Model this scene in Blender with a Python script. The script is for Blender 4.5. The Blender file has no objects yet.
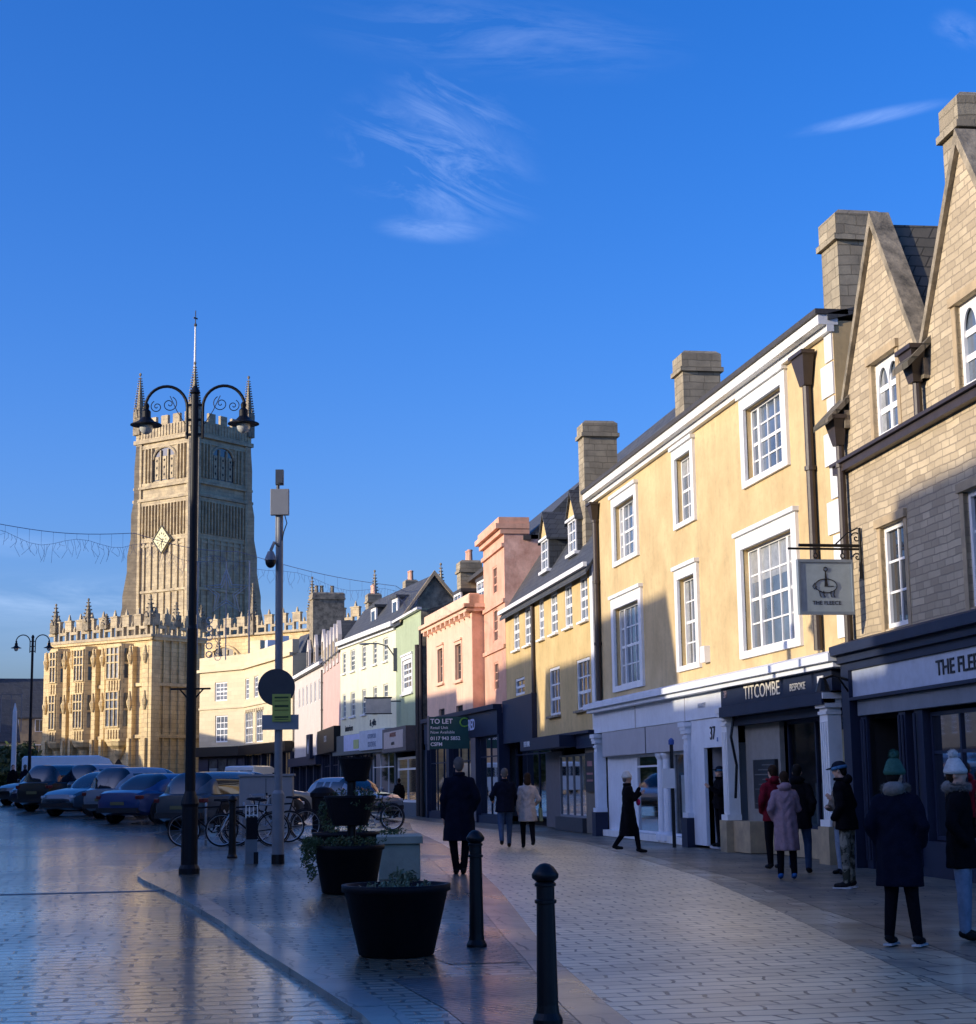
import bpy, bmesh, math, random
from mathutils import Vector, Matrix
random.seed(11)
S = bpy.context.scene
COL = S.collection
R = math.radians
D = bpy.data

# ------------------------------------------------------------------ materials
def nt(m):
    m.use_nodes = True
    t = m.node_tree
    return t, t.nodes, t.links, t.nodes['Principled BSDF']

def rgba(c): return (c[0], c[1], c[2], 1)

def mat(name, col, rough=.7, var=.18, scale=2.0, bump=.15, bscale=30., spec=.4, metal=0., var2=None, coat=0.):
    m = D.materials.new(name)
    t, N, L, P = nt(m)
    tc = N.new('ShaderNodeTexCoord')
    n1 = N.new('ShaderNodeTexNoise'); n1.inputs['Scale'].default_value = scale; n1.inputs['Detail'].default_value = 6; n1.inputs['Roughness'].default_value = .65
    L.new(tc.outputs['Object'], n1.inputs['Vector'])
    cr = N.new('ShaderNodeValToRGB')
    lo = [c*(1-var) for c in col]; hi = [min(1, c*(1+var)) for c in col]
    if var2: lo = var2
    cr.color_ramp.elements[0].position = .3; cr.color_ramp.elements[0].color = rgba(lo)
    cr.color_ramp.elements[1].position = .68; cr.color_ramp.elements[1].color = rgba(hi)
    L.new(n1.outputs['Fac'], cr.inputs['Fac'])
    if name.startswith('render') or name in ('white_painted_stone', 'pale_blue_grey_paint', 'grey_fascia_paint'):
        mp = N.new('ShaderNodeMapping'); mp.inputs['Scale'].default_value = (2.6, 2.6, .22); L.new(tc.outputs['Object'], mp.inputs['Vector'])
        ns = N.new('ShaderNodeTexNoise'); ns.inputs['Scale'].default_value = 1.6; ns.inputs['Detail'].default_value = 8; ns.inputs['Roughness'].default_value = .7; L.new(mp.outputs[0], ns.inputs['Vector'])
        n9 = N.new('ShaderNodeTexNoise'); n9.inputs['Scale'].default_value = 6; n9.inputs['Detail'].default_value = 8; n9.inputs['Roughness'].default_value = .75; L.new(tc.outputs['Object'], n9.inputs['Vector'])
        sm = N.new('ShaderNodeMath'); sm.operation = 'MULTIPLY'; L.new(ns.outputs['Fac'], sm.inputs[0]); L.new(n9.outputs['Fac'], sm.inputs[1])
        mr = N.new('ShaderNodeMapRange'); mr.inputs['From Min'].default_value = .24; mr.inputs['From Max'].default_value = .40; mr.inputs['To Max'].default_value = .6 if name.startswith('render') else .3; L.new(sm.outputs[0], mr.inputs['Value'])
        mm = N.new('ShaderNodeMix'); mm.data_type = 'RGBA'; L.new(mr.outputs[0], mm.inputs['Factor']); L.new(cr.outputs['Color'], mm.inputs[6]); mm.inputs[7].default_value = rgba([c*.62+.02 for c in col])
        L.new(mm.outputs[2], P.inputs['Base Color'])
    else: L.new(cr.outputs['Color'], P.inputs['Base Color'])
    P.inputs['Roughness'].default_value = rough
    P.inputs['Specular IOR Level'].default_value = spec
    P.inputs['Metallic'].default_value = metal
    P.inputs['Coat Weight'].default_value = coat
    if bump:
        n2 = N.new('ShaderNodeTexNoise'); n2.inputs['Scale'].default_value = bscale; n2.inputs['Detail'].default_value = 5
        L.new(tc.outputs['Object'], n2.inputs['Vector'])
        b = N.new('ShaderNodeBump'); b.inputs['Strength'].default_value = bump; b.inputs['Distance'].default_value = .02
        L.new(n2.outputs['Fac'], b.inputs['Height']); L.new(b.outputs['Normal'], P.inputs['Normal'])
    return m

def brickmat(name, c1, c2, mortar, bw, bh, msize=.012, rough=.85, bump=.5, mode='wall', stain=.25, stcol=(.25,.25,.25), offs=.5, sq=1.):
    """coursed masonry / slates / setts. mode wall: (x+y, z); ground: (x, y)"""
    m = D.materials.new(name)
    t, N, L, P = nt(m)
    tc = N.new('ShaderNodeTexCoord'); sep = N.new('ShaderNodeSeparateXYZ'); L.new(tc.outputs['Object'], sep.inputs[0])
    comb = N.new('ShaderNodeCombineXYZ')
    nz = N.new('ShaderNodeTexNoise'); nz.inputs['Scale'].default_value = 1.7; nz.inputs['Detail'].default_value = 3
    L.new(tc.outputs['Object'], nz.inputs['Vector'])
    wob = N.new('ShaderNodeMath'); wob.operation = 'MULTIPLY_ADD'; wob.inputs[1].default_value = bh*.5; wob.inputs[2].default_value = 0
    L.new(nz.outputs['Fac'], wob.inputs[0])
    if mode == 'wall':
        a = N.new('ShaderNodeMath'); a.operation = 'ADD'; L.new(sep.outputs['X'], a.inputs[0]); L.new(sep.outputs['Y'], a.inputs[1])
        b_ = N.new('ShaderNodeMath'); b_.operation = 'ADD'; L.new(sep.outputs['Z'], b_.inputs[0]); L.new(wob.outputs[0], b_.inputs[1])
        L.new(a.outputs[0], comb.inputs['X']); L.new(b_.outputs[0], comb.inputs['Y'])
    else:
        nx2 = N.new('ShaderNodeTexNoise'); nx2.inputs['Scale'].default_value = 1.3; nx2.inputs['Detail'].default_value = 4; L.new(tc.outputs['Object'], nx2.inputs['Vector'])
        wx = N.new('ShaderNodeMath'); wx.operation = 'MULTIPLY_ADD'; wx.inputs[1].default_value = bw*.9; L.new(nx2.outputs['Fac'], wx.inputs[0]); L.new(sep.outputs['X'], wx.inputs[2])
        b_ = N.new('ShaderNodeMath'); b_.operation = 'ADD'; L.new(sep.outputs['Y'], b_.inputs[0]); L.new(wob.outputs[0], b_.inputs[1])
        L.new(wx.outputs[0], comb.inputs['X']); L.new(b_.outputs[0], comb.inputs['Y'])
    br = N.new('ShaderNodeTexBrick'); br.offset = offs; br.squash = sq; br.squash_frequency = 3
    br.inputs['Scale'].default_value = 1; br.inputs['Brick Width'].default_value = bw; br.inputs['Row Height'].default_value = bh
    br.inputs['Mortar Size'].default_value = msize; br.inputs['Mortar Smooth'].default_value = .3; br.inputs['Bias'].default_value = 0
    br.inputs['Color1'].default_value = rgba(c1); br.inputs['Color2'].default_value = rgba(c2); br.inputs['Mortar'].default_value = rgba(mortar)
    L.new(comb.outputs[0], br.inputs['Vector'])
    n1 = N.new('ShaderNodeTexNoise'); n1.inputs['Scale'].default_value = .9; n1.inputs['Detail'].default_value = 7; n1.inputs['Roughness'].default_value = .7
    L.new(tc.outputs['Object'], n1.inputs['Vector'])
    mr = N.new('ShaderNodeMapRange'); mr.inputs['From Min'].default_value = .42; mr.inputs['From Max'].default_value = .7; mr.inputs['To Max'].default_value = stain
    L.new(n1.outputs['Fac'], mr.inputs['Value'])
    mx = N.new('ShaderNodeMix'); mx.data_type = 'RGBA'; mx.blend_type = 'MIX'
    L.new(mr.outputs[0], mx.inputs['Factor']); L.new(br.outputs['Color'], mx.inputs[6]); mx.inputs[7].default_value = rgba(stcol)
    L.new(mx.outputs[2], P.inputs['Base Color'])
    P.inputs['Roughness'].default_value = rough; P.inputs['Specular IOR Level'].default_value = .3
    n3 = N.new('ShaderNodeTexNoise'); n3.inputs['Scale'].default_value = 22; n3.inputs['Detail'].default_value = 4; L.new(tc.outputs['Object'], n3.inputs['Vector'])
    h = N.new('ShaderNodeMath'); h.operation = 'MULTIPLY_ADD'; h.inputs[1].default_value = .35
    inv = N.new('ShaderNodeMath'); inv.operation = 'SUBTRACT'; inv.inputs[0].default_value = 1; L.new(br.outputs['Fac'], inv.inputs[1])
    L.new(n3.outputs['Fac'], h.inputs[0]); L.new(inv.outputs[0], h.inputs[2])
    b = N.new('ShaderNodeBump'); b.inputs['Strength'].default_value = bump; b.inputs['Distance'].default_value = .015
    L.new(h.outputs[0], b.inputs['Height']); L.new(b.outputs['Normal'], P.inputs['Normal'])
    return m

def wetmat(name, c1, c2, mortar, bw, bh, r0=.12, r1=.55, wet=.5, bump=.35, ang=0., dark=(.04,.04,.045), coatw=.5, wscale=.35, msize=.012, dryk=.6, cr=.13, cb=.22):
    m = brickmat(name, c1, c2, mortar, bw, bh, msize, .5, bump, 'ground', .75, dark)
    t, N, L, P = nt(m)
    if ang:
        sep = [n for n in N if n.type == 'SEPXYZ'][0]; tc = [n for n in N if n.type == 'TEX_COORD'][0]
        mp = N.new('ShaderNodeMapping'); mp.inputs['Rotation'].default_value = (0, 0, ang)
        L.new(tc.outputs['Object'], mp.inputs['Vector']); L.new(mp.outputs[0], sep.inputs[0])
    else:
        tc = [n for n in N if n.type == 'TEX_COORD'][0]
    n = N.new('ShaderNodeTexNoise'); n.inputs['Scale'].default_value = wscale; n.inputs['Detail'].default_value = 5; n.inputs['Distortion'].default_value = .6
    mp2 = N.new('ShaderNodeMapping'); mp2.inputs['Scale'].default_value = (1, .6, 1); L.new(tc.outputs['Object'], mp2.inputs['Vector'])
    L.new(mp2.outputs[0], n.inputs['Vector'])
    mr = N.new('ShaderNodeMapRange'); mr.inputs['From Min'].default_value = wet-.12; mr.inputs['From Max'].default_value = wet+.12
    mr.inputs['To Min'].default_value = r0; mr.inputs['To Max'].default_value = r1
    L.new(n.outputs['Fac'], mr.inputs['Value']); L.new(mr.outputs[0], P.inputs['Roughness'])
    P.inputs['Specular IOR Level'].default_value = .5
    mr2 = N.new('ShaderNodeMapRange'); mr2.inputs['From Min'].default_value = wet-.12; mr2.inputs['From Max'].default_value = wet+.12
    mr2.inputs['To Min'].default_value = coatw; mr2.inputs['To Max'].default_value = coatw*dryk
    L.new(n.outputs['Fac'], mr2.inputs['Value']); L.new(mr2.outputs[0], P.inputs['Coat Weight']); P.inputs['Coat Roughness'].default_value = cr; P.inputs['Coat IOR'].default_value = 1.6
    # the film of water follows the stones only loosely
    bn = [q for q in N if q.type == 'BUMP'][0]; brk = [q for q in N if q.type == 'TEX_BRICK'][0]
    iv = N.new('ShaderNodeMath'); iv.operation = 'MULTIPLY_ADD'; iv.inputs[2].default_value = 1; L.new(brk.outputs['Fac'], iv.inputs[0])
    # worn, silted joints: some filled flush, some deep
    nj = N.new('ShaderNodeTexNoise'); nj.inputs['Scale'].default_value = 2.2; nj.inputs['Detail'].default_value = 6; nj.inputs['Roughness'].default_value = .75; L.new(tc.outputs['Object'], nj.inputs['Vector'])
    mj = N.new('ShaderNodeMapRange'); mj.inputs['From Min'].default_value = .36; mj.inputs['From Max'].default_value = .64; mj.inputs['To Min'].default_value = -.1; mj.inputs['To Max'].default_value = -.85; L.new(nj.outputs['Fac'], mj.inputs['Value']); L.new(mj.outputs[0], iv.inputs[1])
    ml = N.new('ShaderNodeMath'); ml.operation = 'MULTIPLY'; L.new(iv.outputs[0], ml.inputs[0]); L.new(mr2.outputs[0], ml.inputs[1]); L.new(ml.outputs[0], P.inputs['Coat Weight'])
    # each stone tilts and polishes a little differently
    sp = N.new('ShaderNodeMath'); sp.operation = 'MULTIPLY'; sp.inputs[1].default_value = .5; L.new(iv.outputs[0], sp.inputs[0]); L.new(sp.outputs[0], P.inputs['Specular IOR Level'])
    b3 = N.new('ShaderNodeBump'); b3.inputs['Strength'].default_value = bump*cb; b3.inputs['Distance'].default_value = .015
    L.new(bn.inputs['Height'].links[0].from_socket, b3.inputs['Height']); L.new(b3.outputs['Normal'], P.inputs['Coat Normal'])
    return m

def glassmat(name, col, rough=.06, var=.5, scale=.8):
    m = mat(name, col, rough, var, scale, bump=.04, bscale=1.2, spec=.9)
    return m

def clearmat(name):
    m = D.materials.new(name); t, N, L, P = nt(m)
    tr = N.new('ShaderNodeBsdfTransparent'); tr.inputs[0].default_value = (.72, .78, .8, 1)
    gl = N.new('ShaderNodeBsdfGlossy'); gl.inputs['Roughness'].default_value = .03
    fr = N.new('ShaderNodeFresnel'); fr.inputs[0].default_value = 1.22
    mx = N.new('ShaderNodeMixShader'); L.new(fr.outputs[0], mx.inputs[0]); L.new(tr.outputs[0], mx.inputs[1]); L.new(gl.outputs[0], mx.inputs[2])
    L.new(mx.outputs[0], [n for n in N if n.type == 'OUTPUT_MATERIAL'][0].inputs[0])
    return m

M = {}
M['yellow'] = mat('render_yellow', (.61,.465,.245), .9, .12, .8, .12, 18, .2, var2=(.50,.365,.185))
M['ochre'] = mat('render_ochre', (.60,.44,.21), .9, .15, .7, .12, 18, .2, var2=(.50,.37,.16))
M['terra'] = mat('render_terracotta', (.74,.43,.30), .9, .12, .9, .18, 14, .2, var2=(.60,.31,.20))
M['terra_side'] = mat('render_terracotta_worn', (.80,.50,.38), .92, .2, 1.6, .35, 9, .2, var2=(.55,.28,.20))
M['pinkwall'] = mat('render_pink', (.82,.54,.38), .9, .1, .8, .1, 14, .2)
M['palepink'] = mat('render_pale_pink', (.62,.43,.37), .9, .08, .8, .1, 14, .2)
M['offwhite'] = mat('render_white', (.60,.54,.48), .9, .06, .8, .08, 14, .2)
M['cream'] = mat('render_cream', (.78,.75,.52), .9, .06, .6, .08, 14, .2)
M['green'] = mat('render_green', (.40,.47,.30), .9, .10, .6, .08, 14, .2)
M['ashlar'] = brickmat('ashlar_cream', (.70,.59,.39), (.64,.53,.34), (.48,.39,.26), .9, .35, .006, .85, .2, stain=.4, stcol=(.52,.43,.29))
M['rubble'] = brickmat('cotswold_rubble', (.60,.49,.32), (.40,.32,.21), (.33,.27,.19), .31, .12, .010, .92, 1., stain=.6, stcol=(.36,.29,.19), offs=.37, sq=1.7)
M['freestone'] = mat('freestone_dressing', (.45,.34,.20), .9, .2, 2.2, .3, 20, .2, var2=(.30,.24,.16))
M['oldstone'] = mat('lichened_stone', (.32,.27,.19), .95, .3, 3., .5, 16, .2, var2=(.10,.09,.07))
M['chimney'] = brickmat('chimney_stone', (.42,.36,.25), (.31,.26,.18), (.22,.19,.13), .42, .2, .01, .95, .9, stain=.9, stcol=(.17,.15,.11), offs=.4, sq=1.5)
M['church'] = brickmat('church_ashlar', (.60,.50,.32), (.50,.41,.26), (.34,.28,.19), 1.1, .45, .02, .9, .5, stain=.85, stcol=(.24,.20,.15))
M['porch'] = brickmat('porch_ashlar', (.76,.60,.32), (.68,.52,.27), (.40,.30,.17), .9, .4, .02, .9, .5, stain=.75, stcol=(.40,.29,.16))
M['slate'] = brickmat('slate_roof', (.055,.06,.066), (.085,.09,.095), (.02,.02,.022), .3, .2, .01, .55, .5, stain=.5, stcol=(.10,.10,.085))
M['stoneslate'] = brickmat('stone_slate_roof', (.12,.105,.08), (.17,.145,.11), (.05,.045,.035), .35, .22, .015, .9, .8, stain=.7, stcol=(.07,.07,.05))
M['white'] = mat('white_paint', (.80,.80,.78), .5, .04, 3, .04, 20, .4)
M['whitestone'] = mat('white_painted_stone', (.78,.78,.76), .6, .07, 2.5, .1, 20, .3)
M['paleblue'] = mat('pale_blue_grey_paint', (.70,.74,.80), .5, .06, 2, .05, 20, .4)
M['greypaint'] = mat('grey_fascia_paint', (.44,.43,.45), .5, .06, 2, .05, 20, .4)
M['navy'] = mat('navy_shop_paint', (.016,.023,.05), .5, .15, 2, .04, 20, .25)
M['black'] = mat('black_iron_paint', (.005,.006,.008), .42, .2, 6, .08, 40, .28)
M['blackpole'] = mat('black_lamp_paint', (.005,.006,.009), .5, .2, 6, .08, 40, .25)
M['lead'] = mat('dark_lead', (.06,.055,.05), .6, .2, 4, .1, 20, .4)
M['pipe'] = mat('dark_brown_pipe', (.045,.033,.028), .45, .2, 4, .1, 20, .4)
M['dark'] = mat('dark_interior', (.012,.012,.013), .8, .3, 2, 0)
M['pane'] = glassmat('window_glass', (.10,.125,.16))
M['pane_dark'] = glassmat('window_glass_dark', (.03,.035,.045))
M['lattice'] = glassmat('leaded_glass', (.13,.15,.18), .2, .6, 3)
M['clear'] = clearmat('shop_glass')
M['gold'] = mat('gilt', (.75,.55,.18), .4, .1, 5, .05, 20, .6)
M['silvertext'] = mat('pale_lettering', (.72,.68,.58), .5, .05, 5, 0)
M['blacktext'] = mat('black_lettering', (.012,.012,.015), .5, .05, 5, 0)
M['whitetext'] = mat('white_lettering', (.85,.85,.85), .5, .03, 5, 0)
M['grey'] = mat('grey_galvanised', (.19,.205,.22), .5, .12, 4, .06, 20, .5)
M['greydark'] = mat('dark_grey_metal', (.06,.07,.085), .5, .12, 4, .06, 20, .5)
M['cabinet'] = mat('grey_cabinet_paint', (.25,.26,.27), .55, .08, 3, .04, 20, .4)
M['hivis'] = mat('yellow_green_notice', (.40,.44,.09), .6, .05, 4, 0)
M['conc'] = mat('pale_concrete', (.30,.33,.27), .85, .15, 3, .25, 25, .3)
M['soil'] = mat('planter_soil', (.035,.027,.02), .95, .4, 9, .6, 18, .2)
M['tub'] = mat('black_plastic_tub', (.005,.005,.008), .6, .25, 5, .12, 30, .2)
M['leaf'] = mat('trailing_leaves', (.055,.085,.028), .6, .5, 9, .1, 30, .4, var2=(.03,.045,.02))
M['leafpale'] = mat('pale_leaves', (.16,.19,.12), .6, .4, 9, .1, 30, .4, var2=(.06,.08,.04))
M['treebark'] = mat('bark', (.06,.05,.04), .9, .4, 5, .5, 20, .2)
M['skin'] = mat('skin', (.55,.33,.24), .55, .06, 5, .05, 60, .4)
M['rubber'] = mat('tyre_rubber', (.015,.015,.016), .8, .2, 8, .1, 40, .3)
M['alloy'] = mat('alloy', (.45,.46,.48), .35, .08, 8, 0, metal=.8)
M['carglass'] = glassmat('car_glass', (.008,.012,.018), .04, .3, 1)
M['redlamp'] = mat('red_lamp_lens', (.13,.012,.012), .3, .1, 8, 0, spec=.5)
M['headlens'] = mat('headlamp_lens', (.6,.62,.65), .12, .05, 8, 0, spec=.9)
M['plate'] = mat('yellow_plate', (.16,.14,.06), .5, .02, 8, 0)
M['blacktrim'] = mat('black_trim', (.02,.02,.022), .5, .1, 8, 0)
M['bulb'] = mat('frosted_lamp_glass', (.55,.55,.5), .15, .05, 6, 0, spec=.8)
M['wire'] = mat('pale_light_wire', (.42,.43,.45), .5, .1, 6, 0)
M['cable'] = mat('dark_cable', (.12,.16,.26), .6, .1, 6, 0)

# ------------------------------------------------------------------ helpers
def tag(o, label=None, cat=None, group=None, kind=None):
    if label: o['label'] = label
    if cat: o['category'] = cat
    if group: o['group'] = group
    if kind: o['kind'] = kind
    return o

def empty(name, loc, rz=0., label=None, cat=None, group=None):
    o = D.objects.new(name, None); COL.objects.link(o)
    o.location = loc; o.rotation_euler = (0, 0, rz); o.empty_display_size = .2
    return tag(o, label, cat, group)

class MB:
    def __init__(s, flip=False): s.v = []; s.f = []; s.flip = flip
    def add(s, vs, fs):
        b = len(s.v); s.v += [tuple(p) for p in vs]; s.f += [tuple(i+b for i in f) for f in fs]; return s
    def box(s, x0, x1, y0, y1, z0, z1):
        return s.add([(x0,y0,z0),(x1,y0,z0),(x1,y1,z0),(x0,y1,z0),(x0,y0,z1),(x1,y0,z1),(x1,y1,z1),(x0,y1,z1)],
                     [(0,3,2,1),(4,5,6,7),(0,1,5,4),(1,2,6,5),(2,3,7,6),(3,0,4,7)])
    def obox(s, c, size, rot):
        """oriented box; rot is a Matrix 3x3 or z angle"""
        if not hasattr(rot, 'to_4x4'): rot = Matrix.Rotation(rot, 3, 'Z')
        c = Vector(c); vs = []
        for z in (-.5,.5):
            for x, y in ((-.5,-.5),(.5,-.5),(.5,.5),(-.5,.5)):
                vs.append(c + rot @ Vector((x*size[0], y*size[1], z*size[2])))
        return s.add(vs, [(0,3,2,1),(4,5,6,7),(0,1,5,4),(1,2,6,5),(2,3,7,6),(3,0,4,7)])
    def poly(s, pts): return s.add(pts, [tuple(range(len(pts)))])
    def extr(s, pts, vec):
        """closed 3d polygon extruded by a vector"""
        n = len(pts); v = Vector(vec)
        vs = [Vector(p) for p in pts]; vs += [p+v for p in vs]
        return s.add(vs, [tuple(range(n))[::-1], tuple(range(n, 2*n))] + [(i, (i+1) % n, n+(i+1) % n, n+i) for i in range(n)])
    def tube(s, pts, r, n=8, sy=1.):
        pts = [Vector(p) for p in pts]; k = len(pts)
        rr = r if isinstance(r, (list, tuple)) else [r]*k
        vs = []; ref = None
        for i, p in enumerate(pts):
            t = (pts[min(i+1, k-1)] - pts[max(i-1, 0)])
            if t.length < 1e-9: t = Vector((0,0,1))
            t.normalize()
            if ref is None: ref = Vector((1,0,0)) if abs(t.x) < .9 else Vector((0,1,0))
            a = (ref - t*ref.dot(t))
            if a.length < 1e-6: a = t.orthogonal()
            a.normalize(); ref = a; b = t.cross(a)
            for j in range(n):
                w = 2*math.pi*j/n
                vs.append(p + a*math.cos(w)*rr[i] + b*math.sin(w)*rr[i]*sy)
        fs = [(i*n+j, i*n+(j+1) % n, (i+1)*n+(j+1) % n, (i+1)*n+j) for i in range(k-1) for j in range(n)]
        fs += [tuple(range(n))[::-1], tuple((k-1)*n+j for j in range(n))]
        return s.add(vs, fs)
    def lathe(s, prof, c=(0,0,0), n=20, sx=1., sy=1., a0=0.):
        vs = []; k = len(prof)
        for r, z in prof:
            for j in range(n):
                w = 2*math.pi*j/n + a0
                vs.append((c[0]+r*math.cos(w)*sx, c[1]+r*math.sin(w)*sy, c[2]+z))
        fs = [(i*n+j, i*n+(j+1) % n, (i+1)*n+(j+1) % n, (i+1)*n+j) for i in range(k-1) for j in range(n)]
        fs += [tuple(range(n))[::-1], tuple((k-1)*n+j for j in range(n))]
        return s.add(vs, fs)
    def ell(s, c, r, n=12, m=8):
        vs = [(c[0], c[1], c[2]-r[2])]
        for i in range(1, m):
            a = math.pi*i/m
            for j in range(n):
                w = 2*math.pi*j/n
                vs.append((c[0]+r[0]*math.sin(a)*math.cos(w), c[1]+r[1]*math.sin(a)*math.sin(w), c[2]-r[2]*math.cos(a)))
        vs.append((c[0], c[1], c[2]+r[2])); top = len(vs)-1
        fs = [(0, 1+(j+1) % n, 1+j) for j in range(n)]
        for i in range(m-2):
            fs += [(1+i*n+j, 1+i*n+(j+1) % n, 1+(i+1)*n+(j+1) % n, 1+(i+1)*n+j) for j in range(n)]
        fs += [(1+(m-2)*n+j, 1+(m-2)*n+(j+1) % n, top) for j in range(n)]
        return s.add(vs, fs)
    def torus(s, c, Rr, r, n=32, m=6, axis='y'):
        pts = []
        for i in range(n+1):
            w = 2*math.pi*i/n
            pts.append((c[0]+Rr*math.cos(w), c[1], c[2]+Rr*math.sin(w)) if axis == 'y' else
                       ((c[0]+Rr*math.cos(w), c[1]+Rr*math.sin(w), c[2]) if axis == 'z' else (c[0], c[1]+Rr*math.cos(w), c[2]+Rr*math.sin(w))))
        return s.tube(pts, r, m)
    def mesh(s, name, normals=True):
        me = D.meshes.new(name)
        vs = [(-p[0], p[1], p[2]) for p in s.v] if s.flip else s.v
        me.from_pydata(vs, [], s.f)
        if normals:
            bm = bmesh.new(); bm.from_mesh(me); bmesh.ops.recalc_face_normals(bm, faces=bm.faces[:]); bm.to_mesh(me); bm.free()
        me.update()
        return me
    def build(s, name, m, parent=None, smooth=False, bevel=0., remesh=0., normals=True, loc=None):
        me = s.mesh(name, normals)
        o = D.objects.new(name, me); COL.objects.link(o)
        if isinstance(m, (list, tuple)):
            for q in m: me.materials.append(q)
        else: me.materials.append(m)
        if parent: o.parent = parent
        if loc: o.location = loc
        if remesh or bevel:
            if remesh:
                md = o.modifiers.new('r', 'REMESH'); md.mode = 'VOXEL'; md.voxel_size = remesh; md.use_smooth_shade = True
                sm = o.modifiers.new('s', 'SMOOTH'); sm.iterations = 4; sm.factor = .6
            if bevel:
                md = o.modifiers.new('b', 'BEVEL'); md.width = bevel; md.segments = 2; md.limit_method = 'ANGLE'
            dg = bpy.context.evaluated_depsgraph_get(); dg.update()
            me2 = D.meshes.new_from_object(o.evaluated_get(dg)); me2.name = name
            o.modifiers.clear(); o.data = me2; D.meshes.remove(me); me = me2
            if not me.materials: me.materials.append(m)
        if smooth or remesh:
            me.shade_smooth()
        return o

def txt(s, size, loc, m, parent, name='lettering', ext=.006, rot=(R(90), 0, 0), align='CENTER', sx=1., bold=0.):
    cu = D.curves.new('txt', 'FONT'); cu.body = s; cu.size = size; cu.extrude = ext; cu.align_x = align; cu.align_y = 'CENTER'
    cu.offset = bold; cu.resolution_u = 3
    o = D.objects.new('txt', cu); COL.objects.link(o)
    dg = bpy.context.evaluated_depsgraph_get(); dg.update()
    me = D.meshes.new_from_object(o.evaluated_get(dg)); me.name = name
    D.objects.remove(o); D.curves.remove(cu)
    me.materials.clear(); me.materials.append(m)
    q = D.objects.new(name, me); COL.objects.link(q); q.parent = parent
    q.location = loc; q.rotation_euler = rot; q.scale = (sx, 1, 1)
    return q

def gz(x, y):
    w = min(1, max(0, (10.5-x)/9.5)); w = w*w*(3-2*w)
    return .0165*min(max(0, y-17), 60)*w

# ------------------------------------------------------------------ building kit (local frame: u along the front away from camera, d into the building, z up)
def frame(name, A, B, label, cat='building', group=None):
    e = Vector((B[0]-A[0], B[1]-A[1])); L = e.length; e.normalize()
    r = empty(name, (A[0], A[1], 0), math.atan2(-e.y, -e.x), label, cat, group)
    return r, L

def wall(root, u0, u1, z0, z1, holes, m, d=0., dep=8., reveal=.2, gable=None, name='wall', sides=True, mid=None, top=True):
    b = MB(True)
    us = sorted(set([u0, u1] + [h[0] for h in holes] + [h[1] for h in holes]))
    zs = sorted(set([z0, z1] + [h[2] for h in holes] + [h[3] for h in holes]))
    for i in range(len(us)-1):
        for j in range(len(zs)-1):
            cu, cz = (us[i]+us[i+1])/2, (zs[j]+zs[j+1])/2
            if any(h[0] < cu < h[1] and h[2] < cz < h[3] for h in holes): continue
            b.poly([(us[i], d, zs[j]), (us[i+1], d, zs[j]), (us[i+1], d, zs[j+1]), (us[i], d, zs[j+1])])
    for h in holes:
        a, c, e, g = h[:4]; q = d + (h[4] if len(h) > 4 else reveal)
        b.poly([(a,d,e),(a,q,e),(a,q,g),(a,d,g)]); b.poly([(c,d,e),(c,q,e),(c,q,g),(c,d,g)])
        (None if abs(g-z1) < 1e-6 else b.poly([(a,d,g),(c,d,g),(c,q,g),(a,q,g)])); b.poly([(a,d,e),(c,d,e),(c,q,e),(a,q,e)])
    if sides:
        y2 = d+dep; ym = mid if mid is not None else (d+y2)/2
        for u in (u0, u1):
            pts = [(u,d,z0),(u,y2,z0),(u,y2,z1)] + ([(u,ym,gable)] if gable else []) + [(u,d,z1)]
            b.poly(pts)
        b.poly([(u0,y2,z0),(u1,y2,z0),(u1,y2,z1),(u0,y2,z1)])
        if not gable and top: b.poly([(u0,d,z1),(u1,d,z1),(u1,y2,z1),(u0,y2,z1)])
    return b.build(name, m, root, normals=False)

def roof(root, u0, u1, ze, zr, d0, dr, d1, m, t=.12, over=.15, ou=.05, name='roof', ze2=None):
    ze2 = ze if ze2 is None else ze2
    b = MB(True)
    s = (zr-ze)/(dr-d0); s2 = (zr-ze2)/(d1-dr)
    a = (u0-ou, d0-over, ze-over*s); r_ = (u0-ou, dr, zr); c = (u0-ou, d1+over, ze2-over*s2)
    pts = [a, r_, c, (c[0], c[1], c[2]-t), (r_[0], r_[1], r_[2]-t*1.6), (a[0], a[1], a[2]-t)]
    b.extr(pts, (u1-u0+2*ou, 0, 0))
    return b.build(name, m, root)

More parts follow.
